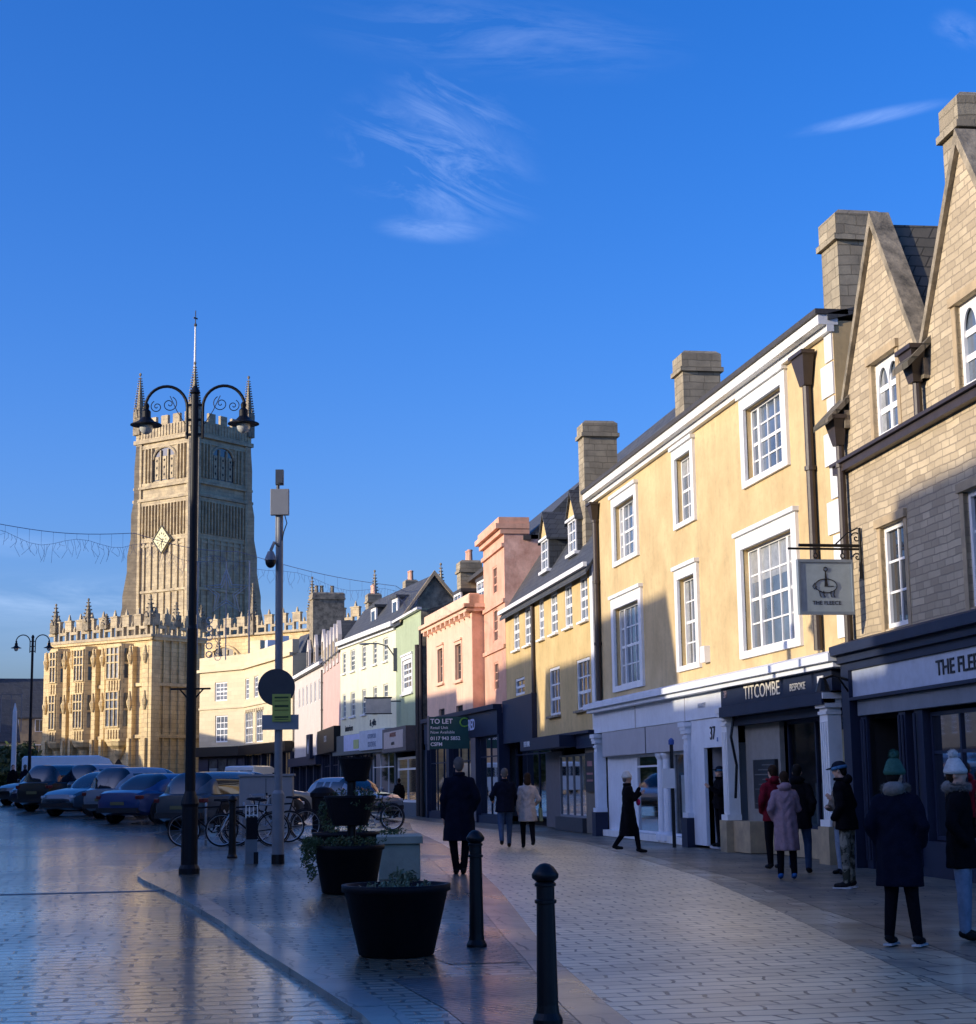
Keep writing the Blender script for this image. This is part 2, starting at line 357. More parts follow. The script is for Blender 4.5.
_cr = random.Random(21)
M['curtain'] = mat('net_curtain', (.30,.31,.31), .25, .25, 6, .05, 12, .6)
def sash(root, u0, u1, z0, z1, cols=3, rows=4, d=.12, fw=.07, bw=.03, mw=None, mp=None, splits=None, midrail=True, ledge=None, name='window', sur=None, surm=None, surt=.06, sill=None, sillm=None, pd=.05):
    mw = mw or M['white']; mp = mp or M['pane']
    b = MB(True); g = .025
    b.box(u0,u1,d-.03,d+.05,z0,z0+fw).box(u0,u1,d-.03,d+.05,z1-fw,z1).box(u0,u0+fw,d-.03,d+.05,z0+fw,z1-fw).box(u1-fw,u1,d-.03,d+.05,z0+fw,z1-fw)
    secs = [u0+fw] + ([u0+(u1-u0)*s for s in splits] if splits else []) + [u1-fw]
    cl = cols if isinstance(cols, list) else [cols]
    for k in range(len(secs)-1):
        a, c = secs[k], secs[k+1]
        if k > 0: b.box(a-.06, a+.06, d-.035, d+.05, z0+fw, z1-fw)
        n = cl[k]
        for i in range(1, n):
            x = a+(c-a)*i/n; b.box(x-bw/2, x+bw/2, d, d+.03, z0+fw, z1-fw)
    for j in range(1, rows):
        z = z0+fw+(z1-z0-2*fw)*j/rows
        w = bw*1.9 if (midrail and j == rows//2) else bw
        b.box(u0+fw, u1-fw, d+.003, d+.033, z-w/2, z+w/2)
    o = b.build(name, mw, root)
    MB(True).poly([(u0+.02,d+.025,z0+.02),(u1-.02,d+.025,z0+.02),(u1-.02,d+.025,z1-.02),(u0+.02,d+.025,z1-.02)]).build('pane', mp, o)
    if mp is M['pane'] and _cr.random() < .6:
        k_ = _cr.random(); q = MB(True); y_ = d+.019
        if k_ < .55:
            w_ = (u1-u0)*_cr.uniform(.12,.2); q.box(u0+fw,u0+fw+w_,y_,y_+.004,z0+fw,z1-fw).box(u1-fw-w_*.8,u1-fw,y_,y_+.004,z0+fw,z1-fw)
        else: q.box(u0+fw,u1-fw,y_,y_+.004,z1-fw-(z1-z0)*_cr.uniform(.15,.4),z1-fw)
        q.build('curtain', M['curtain'], o)
    if sur:
        q = MB(True); w = sur
        q.box(u0-w,u0,-surt,.02,z0-w*.5,z1+w).box(u1,u1+w,-surt,.02,z0-w*.5,z1+w).box(u0,u1,-surt,.02,z1,z1+w).box(u0-w-.04,u1+w+.04,-surt-.06,.02,z1+w,z1+w+.09)
        q.box(u0,u1,-surt,.02,z0-w*.5,z0)
        q.build('surround', surm or M['whitestone'], o)
    if sill:
        MB(True).box(u0-.1-(sur or 0),u1+.1+(sur or 0),-.12,d,z0-sill-(sur or 0)*.5,z0-.002-(sur or 0)*.5).build('sill', sillm or M['whitestone'], o)
    return o

def chimney(parent, x0, x1, y0, y1, z0, z1, m=None, cap=.35, pots=0, name='chimney', flip=False):
    b = MB(flip)
    b.box(x0,x1,y0,y1,z0,z1-cap-.2)
    b.box(x0-.08,x1+.08,y0-.08,y1+.08,z1-cap-.2,z1-cap-.08)
    b.box(x0-.03,x1+.03,y0-.03,y1+.03,z1-cap-.08,z1-.06)
    b.add([(x0-.03,y0-.03,z1-.06),(x1+.03,y0-.03,z1-.06),(x1+.03,y1+.03,z1-.06),(x0-.03,y1+.03,z1-.06),(x0+.08,y0+.08,z1+.04),(x1-.08,y0+.08,z1+.04),(x1-.08,y1-.08,z1+.04),(x0+.08,y1-.08,z1+.04)],
          [(4,5,6,7),(0,1,5,4),(1,2,6,5),(2,3,7,6),(3,0,4,7)])
    o = b.build(name, m or M['chimney'], parent)
    for k in range(pots):
        xx = x0+(x1-x0)*(k+.5)/pots
        MB(flip).lathe([(.13,0),(.11,.45),(.14,.5),(.12,.55)], (xx,(y0+y1)/2,z1), 10).build('chimney_pot', M['terra'], o)
    return o

def drainpipe(parent, u, d, z0, z1, hopper=True, m=None, r=.06, name='drainpipe', hs=1.):
    b = MB(True).tube([(u,d,z0),(u,d,z1)], r, 10)
    z = z0+1.6
    while z < z1-.3:
        b.tube([(u,d,z),(u,d,z+.08)], r*1.35, 10); z += 1.8
    if hopper:
        b.add([(u-.1*hs,d-.1,z1-.45*hs),(u+.1*hs,d-.1,z1-.45*hs),(u+.1*hs,d+.05,z1-.45*hs),(u-.1*hs,d+.05,z1-.45*hs),(u-.26*hs,d-.18,z1),(u+.26*hs,d-.18,z1),(u+.26*hs,d+.05,z1),(u-.26*hs,d+.05,z1)],
              [(0,3,2,1),(4,5,6,7),(0,1,5,4),(1,2,6,5),(2,3,7,6),(3,0,4,7)])
        b.box(u-.3*hs,u+.3*hs,d-.22,d+.05,z1,z1+.07)
    return b.build(name, m or M['pipe'], parent)

def shopwin(root, u0, u1, z0, z1, cols=2, rows=1, d=.15, fm=None, posters_and_reflections=(), depth=1.4, name='shop_window', top=None, fw=.06):
    b = MB(True)
    b.box(u0,u1,d-.04,d+.04,z0,z0+fw).box(u0,u1,d-.04,d+.04,z1-fw,z1).box(u0,u0+fw,d-.04,d+.04,z0+fw,z1-fw).box(u1-fw,u1,d-.04,d+.04,z0+fw,z1-fw)
    for i in range(1, cols):
        x = u0+(u1-u0)*i/cols; b.box(x-fw/2,x+fw/2,d-.035,d+.035,z0+fw,z1-fw)
    if top: b.box(u0+fw,u1-fw,d-.03,d+.03,top,top+fw*.8)
    o = b.build(name, fm or M['paleblue'], root)
    MB(True).poly([(u0+.02,d,z0+.02),(u1-.02,d,z0+.02),(u1-.02,d,z1-.02),(u0+.02,d,z1-.02)]).build('pane', M['clear'], o)
    # shallow lit-less display space behind the glass
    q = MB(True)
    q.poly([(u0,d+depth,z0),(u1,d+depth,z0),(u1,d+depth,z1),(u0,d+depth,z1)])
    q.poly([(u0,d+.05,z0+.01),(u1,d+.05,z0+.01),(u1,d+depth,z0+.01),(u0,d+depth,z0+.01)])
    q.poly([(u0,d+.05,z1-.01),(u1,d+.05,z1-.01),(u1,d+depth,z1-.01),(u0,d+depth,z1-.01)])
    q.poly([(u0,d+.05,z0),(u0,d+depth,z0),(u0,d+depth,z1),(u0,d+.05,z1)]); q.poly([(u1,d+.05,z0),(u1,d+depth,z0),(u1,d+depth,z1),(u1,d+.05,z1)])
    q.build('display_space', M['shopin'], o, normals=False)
    for (a, c, e, g, col, dd) in posters_and_reflections:
        MB(True).box(a, c, d+dd, d+dd+.03, e, g).build('display_or_reflection', colmat(col), o)
    return o

_cm = {}
def colmat(c, rough=.6):
    k = tuple(c)+(rough,)
    if k not in _cm: _cm[k] = mat('paint_%02d' % len(_cm), c, rough, .12, 4, .03, 20)
    return _cm[k]
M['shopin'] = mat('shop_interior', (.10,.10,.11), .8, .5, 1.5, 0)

# ================================================================== CAMERA, LIGHT, SKY
F = 1700.
YAW, ROLL, PITCH = R(9.58), R(.85), math.atan(271/1700.)
f = Vector((math.sin(YAW)*math.cos(PITCH), math.cos(YAW)*math.cos(PITCH), math.sin(PITCH)))
r0 = Vector((math.cos(YAW), -math.sin(YAW), 0)); u0 = r0.cross(f)*1.
u0 = Vector(u0) if u0.z > 0 else -u0
rv = r0*math.cos(ROLL) - u0*math.sin(ROLL); uv = u0*math.cos(ROLL) + r0*math.sin(ROLL)
cam = D.cameras.new('camera'); co = D.objects.new('camera', cam); COL.objects.link(co)
mt = Matrix((rv, uv, -f)).transposed().to_4x4(); mt.translation = Vector((0, 0, 1.6)); co.matrix_world = mt
cam.sensor_fit = 'HORIZONTAL'; cam.sensor_width = 36; cam.lens = 36*F/976; cam.clip_end = 6000; cam.clip_start = .1
S.camera = co

SUNB, SUNE = R(-101.), R(14.)      # bearing from +Y clockwise, elevation
sd = Vector((math.sin(SUNB)*math.cos(SUNE), math.cos(SUNB)*math.cos(SUNE), math.sin(SUNE)))
sl = D.lights.new('sun', 'SUN'); sl.energy = 2.45; sl.angle = R(.53); sl.color = (1, .87, .68)
so = D.objects.new('sun', sl); COL.objects.link(so); so.rotation_euler = sd.to_track_quat('Z', 'Y').to_euler(); so.location = (0, 0, 60)

W = D.worlds.new('World'); S.world = W; W.use_nodes = True
t = W.node_tree; N = t.nodes; L = t.links
bg = N['Background']; bg.inputs['Strength'].default_value = .15
sky = N.new('ShaderNodeTexSky'); sky.sky_type = 'NISHITA'; sky.sun_disc = False
sky.sun_elevation = SUNE; sky.sun_rotation = SUNB % (2*math.pi); sky.altitude = 100; sky.air_density = 1.; sky.dust_density = 2.6; sky.ozone_density = 3.2
hs = N.new('ShaderNodeHueSaturation'); hs.inputs['Saturation'].default_value = 1.33
L.new(sky.outputs[0], hs.inputs['Color'])
tint = N.new('ShaderNodeMix'); tint.data_type = 'RGBA'; tint.blend_type = 'MULTIPLY'; tint.inputs['Factor'].default_value = 1
L.new(hs.outputs[0], tint.inputs[6]); tint.inputs[7].default_value = (.57, .62, .96, 1)
# thin cirrus: stretched noise, only where the photograph has it (directions, not picture space)
geo = N.new('ShaderNodeTexCoord')
def skypatch(px, py, rad, ang, stretch, scale, lo, hi, amt, seed):
    d = (f + rv*((px-488)/F) - uv*((py-512)/F)).normalized()
    xa = Vector((d.y, -d.x, 0)).normalized(); ya = d.cross(xa).normalized()
    if ya.z < 0: ya = -ya
    ca, sa = math.cos(ang), math.sin(ang)
    ax = xa*ca + ya*sa; ay = ya*ca - xa*sa
    def dot(v):
        n = N.new('ShaderNodeVectorMath'); n.operation = 'DOT_PRODUCT'; L.new(geo.outputs['Generated'], n.inputs[0]); n.inputs[1].default_value = v; return n.outputs['Value']
    dx, dy = dot(ax), dot(ay)
    cb = N.new('ShaderNodeCombineXYZ'); L.new(dx, cb.inputs[0]); L.new(dy, cb.inputs[1]); cb.inputs[2].default_value = seed
    mp = N.new('ShaderNodeMapping'); mp.inputs['Scale'].default_value = (scale/stretch, scale, 1); L.new(cb.outputs[0], mp.inputs[0])
    ns = N.new('ShaderNodeTexNoise'); ns.inputs['Detail'].default_value = 12; ns.inputs['Roughness'].default_value = .66; ns.inputs['Distortion'].default_value = .8; ns.inputs['Scale'].default_value = 1
    L.new(mp.outputs[0], ns.inputs['Vector'])
    m1 = N.new('ShaderNodeMapRange'); m1.inputs['From Min'].default_value = lo; m1.inputs['From Max'].default_value = hi; L.new(ns.outputs['Fac'], m1.inputs['Value'])
    q = N.new('ShaderNodeVectorMath'); q.operation = 'SUBTRACT'
    cc = N.new('ShaderNodeCombineXYZ'); cc.inputs[0].default_value = ax.dot(d); cc.inputs[1].default_value = ay.dot(d); cc.inputs[2].default_value = seed
    L.new(cb.outputs[0], q.inputs[0]); L.new(cc.outputs[0], q.inputs[1])
    sc = N.new('ShaderNodeMapping'); sc.inputs['Scale'].default_value = (1/(rad[0]), 1/(rad[1]), 0); L.new(q.outputs[0], sc.inputs[0])
    ln = N.new('ShaderNodeVectorMath'); ln.operation = 'LENGTH'; L.new(sc.outputs[0], ln.inputs[0])
    m2 = N.new('ShaderNodeMapRange'); m2.interpolation_type = 'SMOOTHSTEP'; m2.inputs['From Min'].default_value = 1; m2.inputs['From Max'].default_value = .15; L.new(ln.outputs['Value'], m2.inputs['Value'])
    fw = N.new('ShaderNodeVectorMath'); fw.operation = 'DOT_PRODUCT'; L.new(geo.outputs['Generated'], fw.inputs[0]); fw.inputs[1].default_value = d
    g = N.new('ShaderNodeMath'); g.operation = 'GREATER_THAN'; g.inputs[1].default_value = .5; L.new(fw.outputs['Value'], g.inputs[0])
    a = N.new('ShaderNodeMath'); a.operation = 'MULTIPLY'; L.new(m1.outputs[0], a.inputs[0]); L.new(m2.outputs[0], a.inputs[1])
    b = N.new('ShaderNodeMath'); b.operation = 'MULTIPLY'; L.new(a.outputs[0], b.inputs[0]); L.new(g.outputs[0], b.inputs[1])
    c = N.new('ShaderNodeMath'); c.operation = 'MULTIPLY'; L.new(b.outputs[0], c.inputs[0]); c.inputs[1].default_value = amt*.27
    return c.outputs[0]
pts = [skypatch(435,165,(.075,.045),R(-22),3.2,48,.44,.80,.50,1.), skypatch(435,229,(.040,.010),R(-3),4,90,.3,.75,.40,2.),
       skypatch(870,118,(.052,.0055),R(6),5,80,.25,.7,.40,3.), skypatch(500,36,(.13,.028),R(-6),6,50,.42,.8,.24,4.),
       skypatch(60,600,(.14,.020),R(0),7,30,.35,.7,.45,5.), skypatch(460,120,(.06,.03),R(-30),4,60,.46,.8,.40,6.),
       skypatch(0,545,(.10,.010),R(0),6,40,.3,.7,.18,7.), skypatch(960,30,(.02,.012),R(-30),3,70,.35,.7,.2,8.),
       skypatch(250,640,(.2,.03),R(0),7,25,.3,.7,.25,9.)]
acc = pts[0]
for p in pts[1:]:
    n = N.new('ShaderNodeMath'); n.operation = 'MAXIMUM'; L.new(acc, n.inputs[0]); L.new(p, n.inputs[1]); acc = n.outputs[0]
mx = N.new('ShaderNodeMix'); mx.data_type = 'RGBA'; L.new(acc, mx.inputs['Factor']); L.new(tint.outputs[2], mx.inputs[6]); mx.inputs[7].default_value = (6.8, 7.8, 9.4, 1)
L.new(mx.outputs[2], bg.inputs['Color'])

S.view_settings.view_transform = 'Standard'; S.view_settings.look = 'None'; S.view_settings.gamma = 1; S.view_settings.exposure = 1.0
S.cycles.max_bounces = 6; S.cycles.diffuse_bounces = 3; S.cycles.glossy_bounces = 3; S.cycles.transparent_max_bounces = 6
S.cycles.use_denoising = True; S.cycles.caustics_reflective = False; S.cycles.caustics_refractive = False
S.cycles.sample_clamp_indirect = 6

# ================================================================== GROUND
def lerp(tab, y):
    if y <= tab[0][0]: return tab[0][1]
    for (a, b), (c, d) in zip(tab, tab[1:]):
        if y <= c: return b+(d-b)*(y-a)/(c-a)
    return tab[-1][1]
KL = [(0,1.45),(11.9,1.11),(15.7,.71),(20,.23),(24,-.34),(26.2,-.72),(27.4,-.93),(28.2,-1.0),(29.2,-.98),(31,-.85),(35.8,-.6),(41.7,-.02),(46,.9),(48,2.6),(49.5,4.9),(60,6.5),(85,7.2),(102,5.2),(131,3.2)]
KW = [(0,.25),(24,.3),(26,.42),(28,.45),(30,.25),(45,.2),(50,.12)]
BI = [(0,2.0),(11.5,2.45),(15.7,2.89),(22.7,3.52),(31.7,4.17),(39,4.6),(49.5,5.15),(60,6.8),(85,7.5),(102,5.5),(131,3.5)]
BO = [(0,2.35),(11.4,2.77),(14.8,3.07),(23.5,4.06),(31,4.8),(39.6,5.44),(49.5,6.0),(60,7.2),(85,7.8),(102,5.8),(131,3.7)]
G1 = [(0,3.9),(11.4,5.3),(13.6,5.65),(18.35,6.5),(26.6,7.82),(43,9.6),(60,9.5),(85,8.2),(102,6.1),(131,4.4)]
G2 = [(0,4.7),(11.4,6.1),(13.7,6.4),(16.4,6.86),(19.6,7.25),(25.3,8.15),(36.5,9.3),(43,9.9),(60,9.8),(85,8.5),(102,6.4),(131,4.7)]
FW = [(0,14),(70,14),(80,12.5),(131,10)]
ys = [-6+i for i in range(0, 142)]
def strip(name, fa, fb, off, m, y0=-6, y1=131, label=None, nx=None, step=1.):
    b = MB(); rows = []
    yy = [y for y in ys if y0 <= y <= y1]
    n = nx or max(1, int(max(abs(fb(y)-fa(y)) for y in yy)))
    n = min(n, 40)
    vs = []; fs = []
    for y in yy:
        for i in range(n+1):
            x = fa(y)+(fb(y)-fa(y))*i/n; vs.append((x, y, gz(x, y)+off))
    for j in range(len(yy)-1):
        for i in range(n):
            a = j*(n+1)+i; fs.append((a, a+1, a+n+2, a+n+1))
    b.add(vs, fs); o = b.build(name, m, smooth=True, normals=False)
    return tag(o, label, kind='structure')
M['setts_left'] = wetmat('wet_grey_setts', (.22,.19,.14), (.38,.33,.25), (.03,.028,.024), .40, .25, .22, .40, .56, .95, coatw=.9, dark=(.09,.08,.065), msize=.023, cb=.3, dryk=.75, cr=.12)
M['setts_right'] = wetmat('tan_setts', (.58,.49,.31), (.74,.64,.42), (.10,.085,.055), .38, .24, .3, .42, .50, .6, coatw=.75, msize=.017, dark=(.26,.21,.14), dryk=.9, cr=.36, cb=.4)
M['island'] = wetmat('wet_brick_paving', (.19,.155,.10), (.28,.235,.155), (.02,.02,.02), .36, .17, .2, .5, .50, .9, coatw=.55, dark=(.07,.06,.045), msize=.022, dryk=.35, cr=.24)
M['kerb'] = wetmat('granite_kerb', (.20,.18,.155), (.24,.22,.19), (.05,.05,.05), .5, .9, .25, .5, .5, .3, coatw=.6, cr=.2)
M['gut'] = wetmat('gutter_slabs', (.34,.29,.19), (.50,.43,.29), (.05,.05,.05), .45, .6, .3, .6, .45, .4, coatw=.3)
M['foot'] = wetmat('footway_slabs', (.18,.155,.105), (.25,.215,.15), (.045,.045,.045), .6, .45, .35, .65, .42, .3, coatw=.2)
M['groundm'] = mat('asphalt', (.05,.05,.052), .6, .2, 1.5, .3, 40, .4)
g = MB(); n = 60
xs = [-900,-500,-250,-120,-80,-60]+[-50+2*i for i in range(0, 56)]+[70,90,130,250,500,900]
yy_ = [-900,-300,-80,-30,-12]+[-6+2.0*i for i in range(0, 90)]+[190,220,260,350,500,900,1800,4000]
for y in yy_:
    for x in xs: g.v.append((x, y, gz(x, y)-.09))
nx_ = len(xs)
g.f = [(j*nx_+i, j*nx_+i+1, (j+1)*nx_+i+1, (j+1)*nx_+i) for j in range(len(yy_)-1) for i in range(nx_-1)]
tag(g.build('ground', M['groundm'], smooth=True, normals=False), 'dark asphalt ground stretching away past the buildings', kind='structure')
strip('road', lambda y: -34., lambda y: lerp(KL, y), 0., M['setts_left'], label='wet grey sett paved road on the left')
strip('kerb', lambda y: lerp(KL, y), lambda y: lerp(KL, y)+lerp(KW, y), .055, M['kerb'], y1=49, nx=1)
b = MB()
for y in range(-6, 50):
    a0, a1 = lerp(KL, y), lerp(KL, y+1)
    b.poly([(a0,y,gz(a0,y)-.05),(a1,y+1,gz(a1,y+1)-.05),(a1,y+1,gz(a1,y+1)+.055),(a0,y,gz(a0,y)+.055)])
tag(b.build('kerb_face', M['kerb'], normals=False), kind='structure')
strip('pavement', lambda y: lerp(KL, y)+lerp(KW, y), lambda y: lerp(BI, y), .053, M['island'], y1=49, label='dark wet brick pavement island between the two streets', nx=5)
strip('car_park', lambda y: lerp(KL, y), lambda y: lerp(BI, y), .02, M['groundm'], y0=49)
strip('kerb_strip', lambda y: lerp(BI, y), lambda y: lerp(BO, y), .057, M['kerb'], nx=1)
strip('street', lambda y: lerp(BO, y), lambda y: lerp(G1, y), .05, M['setts_right'], label='tan sett paved street on the right', nx=5)
strip('gutter', lambda y: lerp(G1, y), lambda y: lerp(G2, y), .052, M['gut'], nx=1)
strip('footway', lambda y: lerp(G2, y), lambda y: lerp(FW, y), .056, M['foot'], label='dark slab footway along the shops', nx=6)
# ribbed tactile slabs by the bollards
wm = wetmat('ribbed_paving', (.12,.112,.10), (.15,.14,.125), (.04,.04,.04), .42, .085, .22, .5, .5, .9, ang=R(55), coatw=.4, msize=.03)
tag(strip('tactile_paving', lambda y: lerp(KL, y)+.55+.02*(y-10), lambda y: lerp(BI, y)-.04, .0575, wm, 9, 14, nx=3), kind='structure')
wm2 = wetmat('blister_paving', (.15,.14,.125), (.19,.175,.155), (.05,.05,.05), .12, .12, .2, .45, .5, 1., coatw=.4, msize=.03)
tag(strip('paving', lambda y: lerp(KL, y)+1.35, lambda y: lerp(BI, y)-.04, .0575, wm2, 15, 18, nx=2), kind='structure')
b = MB()
for x, y, w in ((-3,25.3,.2),):
    for i in range(14):
        xa, xb = -14.2+i*1.0, -13.2+i*1.0
        if xa > lerp(KL, 25.5): break
        xb = min(xb, lerp(KL, 25.5))
        b.poly([(xa,25.3,gz(xa,25.3)+.004),(xb,25.3,gz(xb,25.3)+.004),(xb,25.5,gz(xb,25.5)+.004),(xa,25.5,gz(xa,25.5)+.004)])
tag(b.build('drain_channel', M['greydark'], normals=False), kind='structure')

# ================================================================== YELLOW THREE-STOREY BUILDING
yb, L = frame('yellow_building', (11.4, 29.0), (11.4, 48.75), 'yellow rendered three storey building with white window surrounds over pale blue and navy shopfronts')
Y = lambda y: y-29.0
big = [(Y(31.55), Y(34.75), 4.28, 6.45), (Y(43.55), Y(46.3), 4.2, 6.35)]
top_ = [(Y(31.8), Y(34.2), 7.85, 9.4), (Y(43.7), Y(46.0), 7.65, 9.2)]
mids = [(Y(38.3), Y(39.75), 4.3, 6.4), (Y(38.3), Y(39.65), 7.75, 9.35)]
hs_ = [h+(.22,) for h in big+top_+mids]
wall(yb, 0, L, 3.8, 9.95, hs_, M['yellow'], dep=8, reveal=.22)
for (a, c, e, g_) in big: sash(yb, a, c, e, g_, cols=[1,3,1], rows=4, splits=(.22,.78), d=.14, fw=.06, bw=.035, sur=.3, surt=.07)
for (a, c, e, g_) in top_: sash(yb, a, c, e, g_, cols=[1,3,1], rows=4, splits=(.2,.8), d=.14, fw=.06, bw=.035, sur=.26, surt=.07)
for (a, c, e, g_) in mids: sash(yb, a, c, e, g_, cols=3, rows=4, d=.14, fw=.06, bw=.035, sur=.24, surt=.07)
MB(True).box(-.02,L+.12,-.28,.1,9.87,10.06).box(-.02,L+.1,-.12,.02,9.74,9.868).build('cornice', M['whitestone'], yb)
MB(True).box(-.05,L+.15,-.34,.3,10.062,10.16).build('gutter', M['lead'], yb)
roof(yb, 0, L, 10.1, 11.2, .0, 4.2, 8.2, M['slate'], over=.1)
q = MB(True)
for i in range(9):
    z = 4.1+i*.64; w = .62 if i % 2 else .38
    q.box(.02, w, -.035, .01, z, z+.40+.2)
q.build('quoin', M['whitestone'], yb)
drainpipe(yb, Y(30.2), -.1, 3.95, 9.55, hs=1.25, r=.085)
drainpipe(yb, Y(48.1), -.1, 3.9, 9.6, hs=.95, r=.085)
MB(True).box(L-.36,L-.02,-.03,.01,3.9,9.3).build('quoin', M['whitestone'], yb)
MB(True).box(Y(37.4),Y(37.75),-.14,-.001,4.25,4.62).build('alarm_box', M['white'], yb)
# attic dormer tip and chimneys
chimney(yb, Y(43.0), Y(43.85), 12.62-11.4, 13.66-11.4, 9.9, 13.0, flip=True)
chimney(yb, Y(30.0), Y(30.85), 11.97-11.4, 12.92-11.4, 9.5, 12.45, cap=.4, flip=True)
# --- shopfront
q = MB(True)
q.box(-.1,L+.15,-.42,.05,3.66,3.8).box(-.06,L+.1,-.32,.05,3.56,3.66)
q.add([(-.1,-.42,3.8),(L+.15,-.42,3.8),(L+.15,.0,3.92),(-.1,.0,3.92)], [(0,1,2,3)])
q.build('shop_cornice', M['paleblue'], yb)
MB(True).box(Y(36.25),L+.05,-.12,.1,2.98,3.555).build('fascia', M['paleblue'], yb)
MB(True).box(Y(39.2),Y(39.24),-.13,-.119,2.98,3.55).box(Y(43.9),Y(43.98),-.13,-.119,2.98,3.55).build('fascia_joint', M['greypaint'], yb)
MB(True).box(Y(29.45),Y(36.2),-.16,.1,3.17,3.555).build('fascia', M['navy'], yb)
MB(True).box(Y(29.7),Y(36.0),-.28,-.02,2.93,3.15).build('awning_box', M['navy'], yb)
txt('TITCOMBE', .40, (-Y(33.4), -.17, 3.37), M['silvertext'], yb, sx=1.18)
txt('BESPOKE', .20, (-Y(31.25), -.17, 3.33), M['silvertext'], yb, sx=1.1)
txt('39', .22, (-Y(35.85), -.17, 3.42), colmat((.25,.2,.25)), yb)
txt('37', .42, (-Y(37.15), -.095, 2.62), M['blacktext'], yb)
txt('a', .2, (-Y(36.78), -.095, 2.5), colmat((.15,.25,.5)), yb)
txt('MARKET', .16, (-Y(37.8), -.13, 3.28), colmat((.35,.40,.52)), yb)
MB(True).box(Y(29.85),Y(30.15),-.18,-.161,3.32,3.46).build('notice', M['white'], yb)
MB(True).box(Y(39.3),Y(47.9),-.10,.1,2.30,2.975).build('blind_box', M['greypaint'], yb)
MB(True).box(Y(43.0),Y(43.06),-.11,-.099,2.3,2.97).build('blind_joint', M['greydark'], yb)
def pilaster(y, w=.34, base=.75, m=None, bm=None, z1=2.98):
    u = Y(y); q = MB(True)
    q.box(u-w/2,u+w/2,-.16,.1,base,z1-.3)
    for i in (-1,0,1): q.box(u+i*w*.27-.03,u+i*w*.27+.03,-.185,-.159,base+.12,z1-.55)
    q.box(u-w/2-.06,u+w/2+.06,-.22,.1,z1-.3,z1-.22).box(u-w/2-.02,u+w/2+.02,-.19,.1,z1-.42,z1-.36)
    q.box(u-w/2-.1,u+w/2+.1,-.27,.1,z1-.14,z1-.03).box(u-w/2-.05,u+w/2+.05,-.24,.1,z1-.22,z1-.14)
    q.box(u-w/2-.05,u+w/2+.05,-.22,.1,base-.02,base+.1)
    o = q.build('pilaster', m or M['paleblue'], yb)
    MB(True).box(u-w/2-.07,u+w/2+.07,-.26,.1,0,base-.02).build('plinth', bm or M['navy'], o)
pilaster(48.5); pilaster(39.1); pilaster(36.05, bm=M['freestone'], z1=3.17, m=M['whitestone']); pilaster(29.95, w=.4, z1=3.17, m=M['whitestone'], bm=M['freestone'])
# door 37a
MB(True).box(Y(36.22),Y(38.93),-.08,.12,2.32,2.975).box(Y(37.9),Y(38.93),-.08,.12,.12,2.32).build('door_surround', M['paleblue'], yb)
q = MB(True); q.box(Y(36.2),Y(37.95),1.0,1.05,0.1,2.4); q.build('door', M['navy'], yb)
q = MB(True); q.poly([(Y(37.9),0,.1),(Y(37.9),1,.1),(Y(37.9),1,2.4),(Y(37.9),0,2.4)]).poly([(Y(36.22),0,.1),(Y(36.22),1,.1),(Y(36.22),1,2.4),(Y(36.22),0,2.4)]).poly([(Y(36.2),0,2.38),(Y(37.95),0,2.38),(Y(37.95),1,2.38),(Y(36.2),1,2.38)]).box(Y(36.2),Y(37.9),-.02,1.1,.07,.13)
q.build('porch_lining', M['greypaint'], yb, normals=False)
# left shop windows, white stall board, round column
shopwin(yb, Y(39.3), Y(41.25), .25, 2.28, cols=1, d=.14, fm=M['paleblue'], posters_and_reflections=[(Y(39.45),Y(40.85),.35,1.72,(.62,.66,.72),.06)])
shopwin(yb, Y(42.4), Y(44.8), .25, 2.28, cols=1, d=.14, fm=M['paleblue'], top=1.95, posters_and_reflections=[(Y(42.8),Y(44.3),.9,1.25,(.20,.25,.33),.5),(Y(42.6),Y(43.4),1.35,1.7,(.30,.35,.42),.7),(Y(43.3),Y(44.4),.35,.8,(.09,.15,.13),.4),(Y(42.55),Y(42.85),.3,.75,(.75,.76,.78),.2)])
for yc_ in (41.55, 42.1): MB(True).lathe([(.2,0),(.2,.15),(.13,.22),(.115,2.0),(.17,2.1),(.17,2.16)], (Y(yc_), .06, .12), 14).build('column', M['paleblue'], yb)
MB(True).box(Y(41.25),Y(42.4),.16,.2,.2,2.3).build('shop_wall', M['navy'], yb)
MB(True).box(Y(44.82),Y(48.3),.14,.2,.2,2.3).build('shop_wall', M['paleblue'], yb)
MB(True).box(Y(39.28),Y(48.35),-.06,.85,.07,.24).build('doorstep', M['whitestone'], yb)
MB(True).box(Y(39.28),Y(48.3),.0,1.2,2.28,2.34).build('soffit', M['greypaint'], yb)
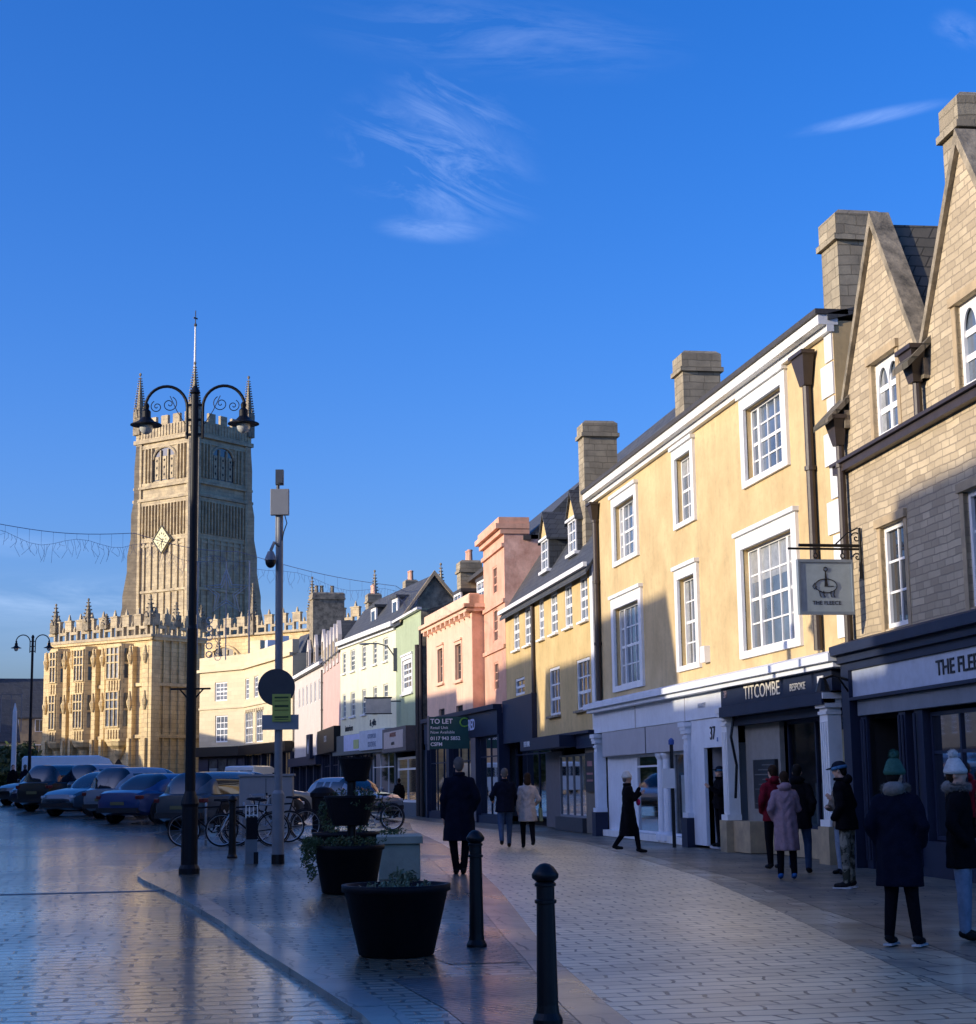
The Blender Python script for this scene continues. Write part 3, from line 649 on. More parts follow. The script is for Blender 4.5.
# titcombe bay: stone stall, black board, recessed window
MB(True).box(Y(34.7),Y(35.85),-.1,.3,.07,.72).box(Y(30.25),Y(34.7),.25,.6,.07,.62).build('stall_riser', M['freestone'], yb)
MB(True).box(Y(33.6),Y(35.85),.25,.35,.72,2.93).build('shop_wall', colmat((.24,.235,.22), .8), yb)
bd = MB(True).box(Y(33.75),Y(35.15),.17,.24,.98,2.0).build('menu_board', M['blacktext'], yb)
q = MB(True)
for i in range(9): q.box(Y(33.85),Y(35.05)-.25*(i % 3),.163,.169,1.08+i*.1,1.10+i*.1)
q.build('menu_line', colmat((.12,.12,.12)), bd)
shopwin(yb, Y(30.3), Y(33.5), .62, 2.75, cols=2, d=.42, fm=M['navy'], posters_and_reflections=[(Y(30.5),Y(31.9),.7,1.5,(.36,.31,.22),.12),(Y(30.45),Y(31.8),1.72,2.5,(.62,.52,.30),.10),(Y(32.2),Y(33.2),.7,1.5,(.10,.12,.14),.4),(Y(32.4),Y(32.9),1.5,2.3,(.20,.22,.22),.7)])  # the two beige panels put warm window reflections into colour
MB(True).box(Y(30.2),Y(35.9),.0,1.4,2.75,2.92).build('soffit', M['navy'], yb)
MB(True).tube([(Y(35.5),-.1,3.0),(Y(35.45),-.2,2.5),(Y(35.5),-.08,1.9),(Y(35.6),-.1,1.2)], .03, 6).build('hanging_cable', M['black'], yb)
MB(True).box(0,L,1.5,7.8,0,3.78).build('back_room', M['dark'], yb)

# ================================================================== GABLED STONE BUILDING
th = R(2.5); LS = 15.
sA = (11.4-math.sin(th)*LS, 28.98-math.cos(th)*LS)
sb, L = frame('stone_gabled_building', sA, (11.4, 28.98), 'coursed honey stone building with two steep gables above a dark pub front')
Sx = lambda s: LS-s
holes = []
wins = [(1.9,3.05,7.3,8.62,'a'),(5.6,6.75,7.3,8.62,'a'),(1.92,3.02,4.05,5.78,'b'),(5.5,6.6,4.05,5.78,'b'),(9.4,10.5,4.05,5.78,'b'),(9.4,10.5,7.3,8.62,'a'),(12.6,13.7,4.05,5.78,'b')]
holes = [(Sx(b_), Sx(a_), c_, d_, .2) for a_, b_, c_, d_, k in wins]
lows = [h for h in holes if h[3] < 6]; ups = [h for h in holes if h[3] > 8]
wall(sb, .0, LS, 3.9, 7.9, [h for h in lows]+[(h[0],h[1],h[2],7.9,.2) for h in ups], M['rubble'], dep=7, top=False)
def gab(c, hw, za, m=M['rubble'], zb=7.9, hole=None):
    # gable front in pieces round the window head
    u = Sx(c); q = MB(True); w0, w1, z1 = hole
    sl_ = (za-8.35)/hw
    def zt(x): return za-abs(x-u)*sl_
    for (a, b_) in ((u-hw, w0), (w1, u+hw)):
        q.poly([(a,0,zb),(b_,0,zb),(b_,0,zt(b_)),(a,0,zt(a))])
    q.poly([(w0,0,z1),(w1,0,z1),(w1,0,zt(w1)),(u,0,za),(w0,0,zt(w0))])
    q.poly([(w0,0,zb),(w0,.2,zb),(w0,.2,z1),(w0,0,z1)]); q.poly([(w1,0,zb),(w1,.2,zb),(w1,.2,z1),(w1,0,z1)]); q.poly([(w0,0,z1),(w0,.2,z1),(w1,.2,z1),(w1,0,z1)])
    for sg in (-1, 1):  # backs and side returns
        q.poly([(u+sg*hw,0,zb),(u+sg*hw,3.2,zb),(u+sg*hw,3.2,8.35),(u+sg*hw,0,8.35)])
    o = q.build('gable_wall', m, sb, normals=False)
    k = MB(True)
    for sg in (-1, 1):
        k.extr([(u,-.08,za+.02),(u+sg*(hw+.28),-.08,8.35-.28*sl_+.02),(u+sg*(hw+.28),-.08,8.35-.28*sl_+.2),(u,-.08,za+.27)], (0,.36,0))
        k.box(u+sg*(hw+.12)-.2,u+sg*(hw+.12)+.2,-.10,.3,7.78,8.1)
    k.build('coping', M['oldstone'], o)
    r_ = MB(True)
    for sg in (-1, 1):
        r_.extr([(u,.25,za+.05),(u+sg*(hw+.1),.25,8.35-.1*sl_+.05),(u+sg*(hw+.1),.25,8.35-.1*sl_-.1),(u,.25,za-.12)], (0,4.5,0))
    r_.build('gable_roof', M['stoneslate'], o)
gab(2.36, 1.75, 10.95, hole=(Sx(3.05), Sx(1.9), 8.62))
gab(6.15, 1.75, 10.95, hole=(Sx(6.75), Sx(5.6), 8.62))
gab(9.95, 1.75, 10.95, hole=(Sx(10.5), Sx(9.4), 8.62))
for s0, s1 in ((4.11,4.40),(7.90,8.20)):
    MB(True).box(Sx(s1),Sx(s0),0,.3,7.9,8.3).build('wall', M['rubble'], sb)
    q = MB(True).extr([(Sx(s1)-.2,-.4,8.02),(Sx(s1)-.2,.3,8.75),(Sx(s1)-.2,.3,8.6),(Sx(s1)-.2,-.4,7.92)], (s1-s0+.4,0,0)); q.build('valley_roof', M['stoneslate'], sb)
MB(True).box(Sx(15),Sx(11.7),0,.3,7.9,8.3).build('wall', M['rubble'], sb)
q = MB(True).extr([(Sx(.62)-.1,-.42,7.95),(Sx(.62)-.1,.35,8.75),(Sx(.62)-.1,.35,8.6),(Sx(.62)-.1,-.42,7.85)], (.85,0,0)); q.build('valley_roof', M['stoneslate'], sb)
roof(sb, 0, LS, 8.3, 10.9, .2, 4., 7.9, M['stoneslate'], over=.0)
for h, (a_, b_, c_, d_, k) in zip(holes, wins):
    o = sash(sb, h[0], h[1], h[2], h[3], cols=2 if k == 'a' else 2, rows=3, d=.1, fw=.09, bw=.1 if k == 'a' else .04, splits=None, midrail=False, mp=M['pane_dark'] if k == 'b' else M['pane'])
    q = MB(True)
    if k == 'a':   # arched heads
        for j in range(2):
            x0 = h[0]+.09+(h[1]-h[0]-.18)*j/2; w = (h[1]-h[0]-.18)/2; n = 8
            for sgn in (0, 1):
                pts_ = [(x0+w*sgn, .07, h[3]-.09), (x0+w/2, .07, h[3]-.09)]
                pts_ += [(x0+w/2+(w/2)*(-1 if sgn == 0 else 1)*math.sin(i/n*math.pi/2), .07, h[3]-.12-.42*(1-math.cos(i/n*math.pi/2))) for i in range(n+1)]
                q.extr(pts_, (0,.03,0))
        q.build('arched_head', M['white'], o)
    MB(True).box(h[0]-.14,h[0],-.015,.05,h[2]-.1,h[3]+.14).box(h[1],h[1]+.14,-.015,.05,h[2]-.1,h[3]+.14).box(h[0]-.16,h[1]+.16,-.06,.05,h[3]+.002,h[3]+.14).build('stone_surround', M['freestone'], o)
    MB(True).extr([(h[0]-.15,-.12,h[2]-.15),(h[0]-.15,-.12,h[2]-.1),(h[0]-.15,.1,h[2]),(h[0]-.15,.1,h[2]-.15)], (h[1]-h[0]+.3,0,0)).build('sill', M['oldstone'], o)
MB(True).box(0,LS,-.14,.02,7.02,7.16).box(0,LS,-.2,-.02,7.162,7.22).build('string_course', M['pipe'], sb)
drainpipe(sb, Sx(.42), -.12, 3.7, 7.95, hs=1., r=.075); drainpipe(sb, Sx(4.22), -.12, 7.2, 8.25, hs=1.1, r=.07)
MB(True).box(Sx(.06),Sx(-.04),-.04,.02,3.9,8.0).build('party_pier', M['freestone'], sb)
chimney(sb, Sx(4.9), Sx(4.2), .55, 1.5, 9., 12.35, cap=.4, flip=True)
# pub front
q = MB(True).box(0,LS-.05,-.38,.05,3.74,3.9).box(0,LS-.05,-.26,.05,3.6,3.74).box(0,LS-.05,-.18,.05,3.46,3.6)
q.add([(0,-.38,3.9),(LS-.05,-.38,3.9),(LS-.05,0,4.02),(0,0,4.02)], [(0,1,2,3)]); q.build('shop_cornice', M['navy'], sb)
MB(True).box(0,Sx(.48),-.13,.05,2.99,3.455).build('fascia', colmat((.42,.47,.56), .5), sb)
MB(True).box(0,Sx(.5),-.2,.05,2.93,2.985).build('fascia_moulding', M['navy'], sb)
MB(True).box(0,Sx(.62),-.1,.05,2.66,2.925).build('blind_box', colmat((.16,.18,.21), .6), sb)
q = MB(True).box(Sx(.5),Sx(.1),-.2,.05,0,3.46).box(Sx(.9),Sx(.62),-.05,.1,0,2.65).box(Sx(2.75),Sx(2.45),-.05,.1,0,2.65).box(Sx(3.45),Sx(3.1),-.03,.1,0,2.65)
for s0 in (.7,.82,2.52,2.66,3.2): q.tube([(Sx(s0),-.07,.2),(Sx(s0),-.07,2.6)], .025, 6)
q.box(0,Sx(3.1),-.05,.15,0,.6).box(Sx(7.3),Sx(7.0),-.05,.1,.6,2.65)
q.build('shop_frame', M['navy'], sb)
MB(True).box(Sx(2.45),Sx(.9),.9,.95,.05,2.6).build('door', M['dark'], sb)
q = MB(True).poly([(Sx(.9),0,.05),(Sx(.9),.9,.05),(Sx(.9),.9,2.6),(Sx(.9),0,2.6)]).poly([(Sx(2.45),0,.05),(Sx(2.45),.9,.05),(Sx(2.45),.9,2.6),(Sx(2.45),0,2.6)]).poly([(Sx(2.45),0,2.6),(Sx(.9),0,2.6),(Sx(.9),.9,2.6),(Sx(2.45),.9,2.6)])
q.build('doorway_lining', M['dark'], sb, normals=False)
shopwin(sb, Sx(6.95), Sx(3.5), .62, 2.6, cols=3, d=.12, fm=M['navy'], top=1.95, posters_and_reflections=[(Sx(5.0),Sx(3.9),.7,1.35,(.08,.11,.16),.5),(Sx(6.5),Sx(5.4),.7,1.3,(.10,.14,.2),.7),(Sx(4.55),Sx(4.35),1.5,1.62,(.7,.66,.55),.4)])
shopwin(sb, .3, Sx(7.35), .62, 2.6, cols=5, d=.12, fm=M['navy'], top=1.95)
for i in range(6):
    s_ = 3.9+.5*i; MB(True).lathe([(.015,.0),(.035,.05),(.015,.1)], (Sx(s_), .6, 2.28-.2*(i % 3)), 8).build('festive_light', M['bulb'], sb)
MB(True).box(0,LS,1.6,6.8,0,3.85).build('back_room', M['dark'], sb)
txt('THE FLEECE', .33, (-Sx(5.32)+.12, -.14, 3.22), M['blacktext'], sb, sx=1.2, bold=.003)
# bracket light on the fascia end
q = MB(True).tube([(Sx(.45),-.2,3.3),(Sx(.7),-.55,3.36),(Sx(.75),-.75,3.3)], .025, 6); q.tube([(Sx(.45),-.2,3.1),(Sx(.6),-.4,3.32)], .02, 6)
lf = q.build('wall_light', M['black'], sb); MB(True).lathe([(.05,.12),(.1,.0),(.14,-.12)], (Sx(.75),-.75,3.2), 10).build('lamp_shade', M['black'], lf)

# hanging sign (its own thing) at right angles to the front
hsn = empty('hanging_sign', (11.33, 27.98, 4.42), R(1.5), 'square grey blue hanging pub sign with sheep emblem on a black iron bracket', 'hanging sign')
hsx0, hsx1 = -1.17, -.22
q = MB().box(hsx0,hsx1,-.03,.03,.02,.88); q.build('sign_board', colmat((.30,.36,.39), .5), hsn)
q = MB().box(hsx0-.03,hsx1+.03,-.05,.05,-.03,.02).box(hsx0-.03,hsx1+.03,-.05,.05,.88,.93).box(hsx0-.03,hsx0,-.05,.05,.02,.88).box(hsx1,hsx1+.03,-.05,.05,.02,.88)
q.build('sign_frame', colmat((.20,.24,.28), .4), hsn)
q = MB().tube([(-1.35,0,1.12),(-.0,0,1.12)], .022, 6).tube([(-1.15,0,1.18),(-.0,0,1.18)], .03, 6).tube([(-.02,0,.6),(-.02,0,1.5)], .03, 6)
for x in (-.85,-.35): q.torus((x,0,1.0), .04, .012, 12, 5).tube([(x,0,1.1),(x,0,1.03)], .012, 5).tube([(x,0,.97),(x,0,.92)], .012, 5)
for sc, zz in ((.11,1.32),(.08,.98)):
    q.tube([(-.08-sc*(1-i/24)*math.cos(i/24*9), 0, zz+sc*(1-i/24)*math.sin(i/24*9)) for i in range(25)], .013, 5)
q.tube([(-.5,0,1.18),(-.25,0,1.4),(-.05,0,1.5)], .014, 5)
q.build('bracket', M['black'], hsn)
q = MB(); cx = (hsx0+hsx1)/2
for sy in (-.036,):
    q.torus((cx,sy,.76), .035, .008, 16, 5)
    q.add([(cx-.01,sy,.72),(cx+.01,sy,.72),(cx+.035,sy,.46),(cx-.03,sy,.46)], [(0,1,2,3)])
    body = [(cx+.20*math.cos(a/24*math.pi*2), sy, .47+.12*math.sin(a/24*math.pi*2)) for a in range(25)]
    q.tube(body, .008, 5)
    q.tube([(cx-.2,sy,.52),(cx-.25,sy,.46),(cx-.22,sy,.41),(cx-.17,sy,.46)], .007, 5)
    for lx in (-.13,-.05,.09,.15): q.tube([(cx+lx,sy,.38),(cx+lx*.9,sy,.31),(cx+lx*.9+.02,sy,.27)], .008, 5)
    q.tube([(cx-.03,sy,.46),(cx+.14,sy,.465)], .006, 5)
q.build('emblem', M['blacktext'], hsn, normals=False)
txt('THE FLEECE', .095, (cx, -.034, .17), M['blacktext'], hsn, sx=1.05, ext=.002)

# ================================================================== OCHRE BUILDING WITH DORMERS
ob, L = frame('ochre_building', (11.4, 49.0), (11.4, 63.9), 'ochre yellow building with two dormers in a steep slate roof and tall narrow windows')
Y = lambda y: y-49.0
tall = [(Y(a), Y(b_), 6.42, 7.8, .12) for a, b_ in ((49.75,50.8),(51.95,53.05),(54.2,55.3),(56.45,57.3),(58.8,59.95),(61.05,62.2))]
low = [(Y(49.65),Y(51.55),3.75,5.3,.12),(Y(54.05),Y(55.75),3.75,5.33,.12),(Y(60.2),Y(62.1),4.75,5.37,.12)]
wall(ob, 0, L, 3.1, 8.1, tall+low, M['ochre'], dep=7., gable=13.4, mid=3.5)
for h in tall: sash(ob, h[0], h[1], h[2], h[3], cols=2, rows=4, d=.05, fw=.09, bw=.06, sill=.07, mp=M['pane'])
for h in low[:2]: sash(ob, h[0], h[1], h[2], h[3], cols=3, rows=3, d=.06, fw=.09, bw=.05, sill=.07, mp=M['pane_dark'], sillm=M['oldstone'])
sash(ob, *low[2][:4], cols=2, rows=2, d=.06, fw=.09, bw=.05, mp=M['pane_dark'])
roof(ob, 0, L, 8.15, 13.45, 0, 3.5, 7, M['slate'], over=.22, ou=.05)
MB(True).box(-.02,L+.05,-.3,-.18,7.92,8.06).build('gutter', M['whitestone'], ob)
drainpipe(ob, Y(58.1), -.08, 3.0, 7.85, hopper=False, r=.07)
q = MB(True).box(Y(48.98),Y(49.35),-.03,.01,3.1,8.0); q.build('quoin', M['whitestone'], ob)
for y0 in (53.0, 57.55):
    u0_, u1_ = Y(y0), Y(y0+1.35); z0_, z1_ = 8.95, 10.05; d0_ = .45; um = (u0_+u1_)/2
    q = MB(True); q.box(u0_,u0_+.1,d0_,d0_+2,z0_-.4,z1_)
    dm = q.build('dormer', M['slate'], ob); MB(True).box(u1_-.1,u1_,d0_,d0_+2,z0_-.4,z1_).build('dormer_cheek', M['slate'], dm)
    MB(True).extr([(u0_-.02,d0_-.02,z1_),(u1_+.02,d0_-.02,z1_),(um,d0_-.02,z1_+.85)], (0,.1,0)).build('dormer_gable', M['ochre'], dm)
    q = MB(True)
    for sg in (-1, 1):
        w = (u1_-u0_)/2
        q.extr([(um,d0_-.1,z1_+.9),(um+sg*(w+.15),d0_-.1,z1_-.1),(um+sg*(w+.15),d0_-.1,z1_-.02),(um,d0_-.1,z1_+1.0)], (0,2.2,0))
    q.build('dormer_roof', M['slate'], dm)
    sash(dm, u0_+.1, u1_-.1, z0_, z1_, cols=2, rows=3, d=d0_, fw=.08, bw=.05, midrail=False)
    MB(True).box(u0_-.05,u1_+.05,d0_-.12,d0_+.1,z0_-.1,z0_).box(u0_-.05,u1_+.05,d0_-.1,d0_+.02,z1_-.02,z1_+.06).build('dormer_sill', M['white'], dm)
chimney(ob, Y(52.5), Y(53.3), .62, 1.72, 8.5, 13.1, cap=.3, flip=True)
# shop below
MB(True).box(0,Y(57.95),-.25,.05,3.02,3.1).box(Y(51.4),Y(57.95),-.62,.0,2.66,3.02).box(0,Y(51.4),-.1,.0,2.6,3.02).build('fascia', M['navy'], ob)
txt('FISH BAR', .26, (-Y(56.7), -.63, 2.86), M['whitetext'], ob)
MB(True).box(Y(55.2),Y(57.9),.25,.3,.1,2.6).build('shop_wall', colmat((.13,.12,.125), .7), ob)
shopwin(ob, Y(51.1), Y(55.15), .5, 2.45, cols=4, d=.2, fm=colmat((.22,.23,.25)), posters_and_reflections=[(Y(51.25),Y(53.3),.52,2.0,(.26,.29,.35),.03),(Y(54.2),Y(54.8),.8,1.9,(.10,.2,.16),.3)])
MB(True).box(Y(51.1),Y(55.15),-.02,.4,.07,.5).build('stall_riser', colmat((.05,.05,.055)), ob)
MB(True).box(0,Y(51.05),.1,.25,.07,2.6).build('shop_wall', colmat((.18,.155,.125), .8), ob)
sg_ = MB(True).box(Y(49.5),Y(50.7),.02,.08,1.3,2.45).build('menu_board', M['blacktext'], ob)
MB(True).box(Y(49.7),Y(50.5),.014,.019,1.6,1.66).box(Y(49.7),Y(50.5),.014,.019,1.8,1.86).box(Y(49.75),Y(50.4),.014,.019,2.05,2.2).build('menu_line', colmat((.3,.14,.14)), sg_)
MB(True).box(Y(58.0),L,-.18,.02,3.05,4.65).build('shop_wall', M['navy'], ob)
MB(True).box(0,L,1.7,6.8,0,3.05).build('back_room', M['dark'], ob)

# ================================================================== TERRACOTTA PARAPET BUILDING + REAR RANGE
tb, L = frame('terracotta_building', (11.4, 63.95), (11.4, 68.9), 'tall narrow terracotta building with a moulded parapet and a worn pink side wall')
h3 = [(1.7,2.7,7.1,8.4,.12),(1.7,2.7,9.0,10.1,.12),(1.7,2.7,5.2,6.3,.12)]
wall(tb, 0, L, 4.5, 11.1, h3, M['terra'], dep=10, reveal=.12, sides=False)
q = MB(True).poly([(0,0,4.5),(0,8,4.5),(0,8,10.9),(0,0,11.1)]).poly([(L,0,4.5),(L,8,4.5),(L,8,10.9),(L,0,11.1)]).poly([(0,8,4.5),(L,8,4.5),(L,8,10.9),(0,8,10.9)])
q.build('side_wall', M['terra_side'], tb, normals=False)
for h in h3: sash(tb, *h[:4], cols=2, rows=3, d=.05, mp=M['pane_dark'], mw=M['terra'])
MB(True).box(-.05,L+.15,-.15,1.0,11.1,11.3).box(-.08,L+.2,-.32,1.0,11.3,11.5).box(-.02,L+.12,-.2,1.0,11.5,11.75).box(0,L,-.1,.0,10.6,10.75).box(0,L,-.08,.0,8.45,8.6).box(0,L,-.08,.0,6.7,6.85).build('cornice', M['terra'], tb)
q = MB(True)
q.extr([(0,1.0,11.05),(0,3.6,13.65),(0,7.5,11.0),(0,7.5,10.9),(0,1.0,10.9)], (14.,0,0)); q.build('roof', M['slate'], tb)
MB(True).box(-.1,14.1,.75,1.05,10.86,11.04).build('gutter', M['lead'], tb)
MB(True).box(L+.02,14,1.3,7.8,0,10.9).build('rear_wall', M['terra_side'], tb)
# ================================================================== PINK BUILDING
pb, L = frame('pink_building', (10.9, 69.0), (10.37, 79.3), 'salmon pink building with a bracketed cornice over a navy shopfront')
wh = [(6.27,7.45,6.1,7.6,.18),(2.15,3.4,5.97,7.47,.18),(6.1,7.4,4.62,4.9,.15),(2.05,3.5,4.62,4.86,.15)]
wall(pb, 0, L, 4.55, 8.6, wh, M['pinkwall'], dep=7)
MB(True).box(-.012,.0,0.02,7,4.55,8.55).build('side_render', M['terra'], pb)
for h in wh[:2]: sash(pb, *h[:4], cols=2, rows=4, d=.12, fw=.05, bw=.02, mw=colmat((.45,.3,.22)), mp=M['pane_dark'], sur=.14, surm=M['pinkwall'], surt=.04, sill=.08, sillm=M['pinkwall'])
for h in wh[2:]: MB(True).box(h[0],h[1],.1,.14,h[2],h[3]).build('vent_panel', M['dark'], pb)
q = MB(True).box(-.25,L+.1,-.25,.05,8.6,8.75).box(-.35,L+.15,-.38,.05,8.75,8.9).box(-.1,L+.05,-.1,.3,8.9,9.35)
q.box(-.25,.0,-.25,7,8.6,8.75).box(-.35,.0,-.38,7,8.75,8.9).box(-.1,.1,-.1,7,8.9,9.3)
for i in range(10): q.box(.3+i*1.05,.5+i*1.05,-.24,.02,8.42,8.6)
q.build('cornice', M['pinkwall'], pb)
roof(pb, 0, L, 9.0, 11.3, .8, 3.4, 7., M['slate'], over=.0)
for uu in (2.2, 7.3):
    sash(pb, uu-.8, uu+.8, 9.3, 10.15, cols=2, rows=2, d=.9, fw=.1, bw=.07, name='dormer_window'); MB(True).box(uu-.95,uu+.95,.85,2.6,10.15,10.3).build('dormer_roof', M['lead'], pb)
chimney(pb, 9.0, 9.9, 1.4, 2.4, 8.5, 11.9, pots=2, flip=True)
MB(True).box(-5.1,L+.2,-.3,.05,4.38,4.56).build('shop_cornice', M['navy'], pb)
MB(True).box(-5.1,L+.1,-.15,.05,3.42,4.38).build('fascia', M['navy'], pb)
MB(True).box(-10.9,-5.1,.35,.6,3.42,4.5).build('fascia', M['navy'], pb)
txt('BETFRED', .62, (-.3, -.16, 3.92), colmat((.55,.62,.85)), pb, sx=1.1, bold=.01)
q = MB(True)
for a, b_ in ((-5.2,-4.9),(-1.0,-.2),(4.6,5.2),(L-.4,L)): q.box(a,b_,-.12,.3,0,3.42)
q.box(-5.0,L,-.05,.3,0,.35)
q.build('shop_frame', M['navy'], pb)
MB(True).box(-.98,-.1,-.14,.3,.1,3.4).build('shop_pier', colmat((.16,.145,.15), .7), pb)
shopwin(pb, -4.9, -1.0, .35, 3.4, cols=2, d=.1, fm=M['navy'], top=2.6, posters_and_reflections=[(-4.7,-3.1,.5,2.4,(.10,.28,.62),.04),(-4.4,-3.3,1.5,1.9,(.6,.35,.4),.02),(-2.8,-1.3,.6,2.5,(.30,.42,.38),.05),(-2.6,-1.7,1.5,2.4,(.2,.45,.12),.03),(-4.7,-3.1,2.7,3.3,(.55,.6,.62),.3),(-2.8,-1.2,2.7,3.3,(.4,.45,.5),.3)])
shopwin(pb, -.1, 4.6, .35, 3.4, cols=3, d=.1, fm=M['navy'], top=2.5, posters_and_reflections=[(.1,1.3,.6,2.3,(.55,.35,.12),.3),(1.8,2.9,.6,2.4,(.35,.4,.45),.25),(3.3,4.4,.5,2.4,(.45,.05,.2),.1)])
shopwin(pb, 5.2, L-.4, .35, 3.4, cols=3, d=.1, fm=M['navy'], top=2.5, posters_and_reflections=[(5.4,6.4,.6,2.3,(.45,.05,.2),.1)])
MB(True).box(-10.9,-5.0,.9,2.5,0,3.4).box(0,L,1.6,6.8,0,4.5).build('back_room', M['dark'], pb)
shopwin(pb, -10.6, -5.3, .35, 3.3, cols=3, d=.55, fm=M['navy'], top=2.6, depth=.3, posters_and_reflections=[(-7.9,-5.6,.5,2.4,(.14,.36,.66),.04),(-10.3,-8.3,.5,2.4,(.2,.4,.6),.04),(-7.3,-6.2,1.2,1.6,(.6,.45,.5),.02)])
# the to-let board, its own thing
tl = empty('to_let_board', (9.04, 69.35, 3.0), R(-4), 'dark green TO LET estate agent board with white lettering above the navy shopfront', 'sign')
MB().box(.12,2.08,-.02,.02,0,1.55).build('board', colmat((.012,.07,.06), .5), tl)
MB().box(.02,.12,-.04,.04,-.05,1.6).box(.1,2.25,.02,.06,1.3,1.38).build('post', M['grey'], tl); tl.scale = (.84,.84,.84)
for s_, z, sz in (('TO LET',1.32,.33),('Retail Unit',1.02,.2),('Now Available',.80,.2),('0117 943 5852',.50,.24),('CSFM',.22,.24)):
    txt(s_, sz, (.17, -.028, z), M['whitetext'], tl, align='LEFT', bold=.006 if sz > .22 else 0)
MB().tube([(1.85+.22*math.cos(a), -.03, 1.27+.2*math.sin(a)) for a in [R(50+i*260/14) for i in range(15)]], .035, 6).build('logo', colmat((.18,.42,.05)), tl)

# ================================================================== GREEN HOUSE
gb, L = frame('green_building', (10.32, 81.0), (9.92, 88.2), 'pale green rendered house with one white sash window above a corner shop')
wh = [(2.5,5.2,6.2,7.78,.12),(2.0,4.4,4.75,5.3,.12)]
wall(gb, 0, L, 4.4, 9.95, [wh[0]], M['green'], dep=5)
sash(gb, *wh[0][:4], cols=2, rows=4, d=.06, fw=.2, bw=.08, sur=.2, surt=.04, sill=.1)
roof(gb, 5.1, L+.05, 10.0, 12.3, 0, 1.65, 3.6, M['slate'], over=.15)
MB(True).extr([(5.2,.05,9.9),(5.2,3.5,9.9),(5.2,1.65,12.15)], (.2,0,0)).build('gable_wall', M['oldstone'], gb)
roof(gb, .0, 5.1, 9.9, 10.5, .3, 2.4, 4.6, M['slate'], over=.0, name='low_roof')
MB(True).box(-.1,L,-.22,.02,9.9,10.02).build('gutter', M['whitestone'], gb)
q = MB(True); q.extr([(4.95,-.15,9.95),(4.95,1.65,12.45),(4.95,3.7,10.0),(4.95,3.7,9.8),(4.95,1.65,12.2),(4.95,-.15,9.75)], (.2,0,0)); q.build('verge', M['freestone'], gb)
MB(True).poly([(-.012,0,4.4),(-.012,5,4.4),(-.012,5,9.9),(-.012,0,9.9)]).build('side_render', M['oldstone'], gb, normals=False)
MB(True).box(.2,L+.0,-.75,.02,3.2,4.38).build('fascia_box', colmat((.13,.11,.10)), gb)
MB(True).box(.9,L-.6,-.77,-.751,3.38,4.22).build('fascia_panel', colmat((.55,.46,.40)), gb)
txt('ANTIQUES', .3, (-L/2-.2, -.78, 4.03), colmat((.30,.10,.06)), gb, sx=1.3); txt('& GIFTS', .22, (-L/2-.2, -.78, 3.6), M['blacktext'], gb, sx=1.3)
q = MB(True).box(0,1.0,-.05,.3,0,3.2).box(0,L,-.05,.3,0,.72).box(L-.0,L+.3,-.05,.3,0,3.2); q.build('shop_frame', colmat((.10,.125,.145), .6), gb)
shopwin(gb, 1.0, 6.8, .72, 2.95, cols=2, d=.02, fm=M['white'], top=2.3, fw=.12, posters_and_reflections=[(1.4,3.4,.75,2.2,(.16,.11,.09),.5),(4.0,5.0,1.5,2.4,(.6,.07,.05),.1),(4.1,5.3,.75,1.3,(.22,.12,.3),.3),(5.4,6.3,1.6,2.2,(.6,.4,.25),.2)])
MB(True).box(0,L,1.6,6.8,0,4.4).build('back_room', M['dark'], gb)
MB(True).tube([(-.05,-.2,.1),(-.05,-.2,8.2)], .12, 8).tube([(-.4,-.1,.1),(-.4,-.1,8.9)], .09, 8).build('drainpipe', M['pipe'], gb)
# ================================================================== CREAM HOUSE
cb, L = frame('cream_building', (9.92, 88.25), (8.1, 101.7), 'long cream rendered house with two rows of five windows and small roof dormers')
cols_ = [(1.75,2.8),(4.25,5.2),(6.85,7.9),(9.65,10.85),(12.1,13.0)]
wh = [(a, b_, 8.1, 9.35, .15) for a, b_ in cols_] + [(a, b_, 5.5, 6.9, .15) for a, b_ in cols_]
wall(cb, 0, L, 4.4, 9.9, wh, M['cream'], dep=4., gable=12.3, mid=1.8)
for h in wh: sash(cb, *h[:4], cols=2, rows=4, d=.08, fw=.09, bw=.05, mw=colmat((.62,.62,.55)), sill=.09)
roof(cb, .0, L, 10.0, 12.4, 0, 1.8, 4.0, M['slate'], over=.15)
MB(True).box(0,L+.1,-.3,.02,9.78,10.03).box(0,L+.05,-.14,.02,9.6,9.78).build('cornice', M['whitestone'], cb)
for uu in (2.6, 7.6):
    q = MB(True).box(uu-.6,uu+.6,.6,.7,10.3,11.5); dm = q.build('dormer', M['whitestone'], cb)
    MB(True).box(uu-.6,uu+.6,.701,1.9,10.3,11.5).build('dormer_cheek', M['slate'], dm)
    MB(True).box(uu-.35,uu+.35,.57,.599,10.5,11.3).build('pane', M['pane_dark'], dm)
    MB(True).box(uu-.75,uu+.75,.5,2.0,11.5,11.65).build('dormer_roof', M['slate'], dm)
chimney(cb, L-.9, L-.2, 1.5, 2.3, 11, 12.9, pots=2, flip=True); chimney(cb, 5.6, 6.2, 2.0, 2.7, 11, 12.9, pots=2, flip=True)
MB(True).box(0,L,-.5,.02,3.3,3.5).box(6.3,L,-.25,.02,3.5,4.45).build('fascia_box', colmat((.12,.13,.12)), cb)
MB(True).box(.05,5.9,-.62,.02,3.45,4.5).build('fascia_panel', colmat((.50,.54,.60)), cb)
MB(True).box(6.3,10.8,-.42,-.26,3.42,4.42).build('fascia_panel', colmat((.52,.55,.72)), cb)
MB(True).box(6.9,8.2,-.44,-.421,3.6,4.1).build('logo', colmat((.45,.5,.2)), cb)
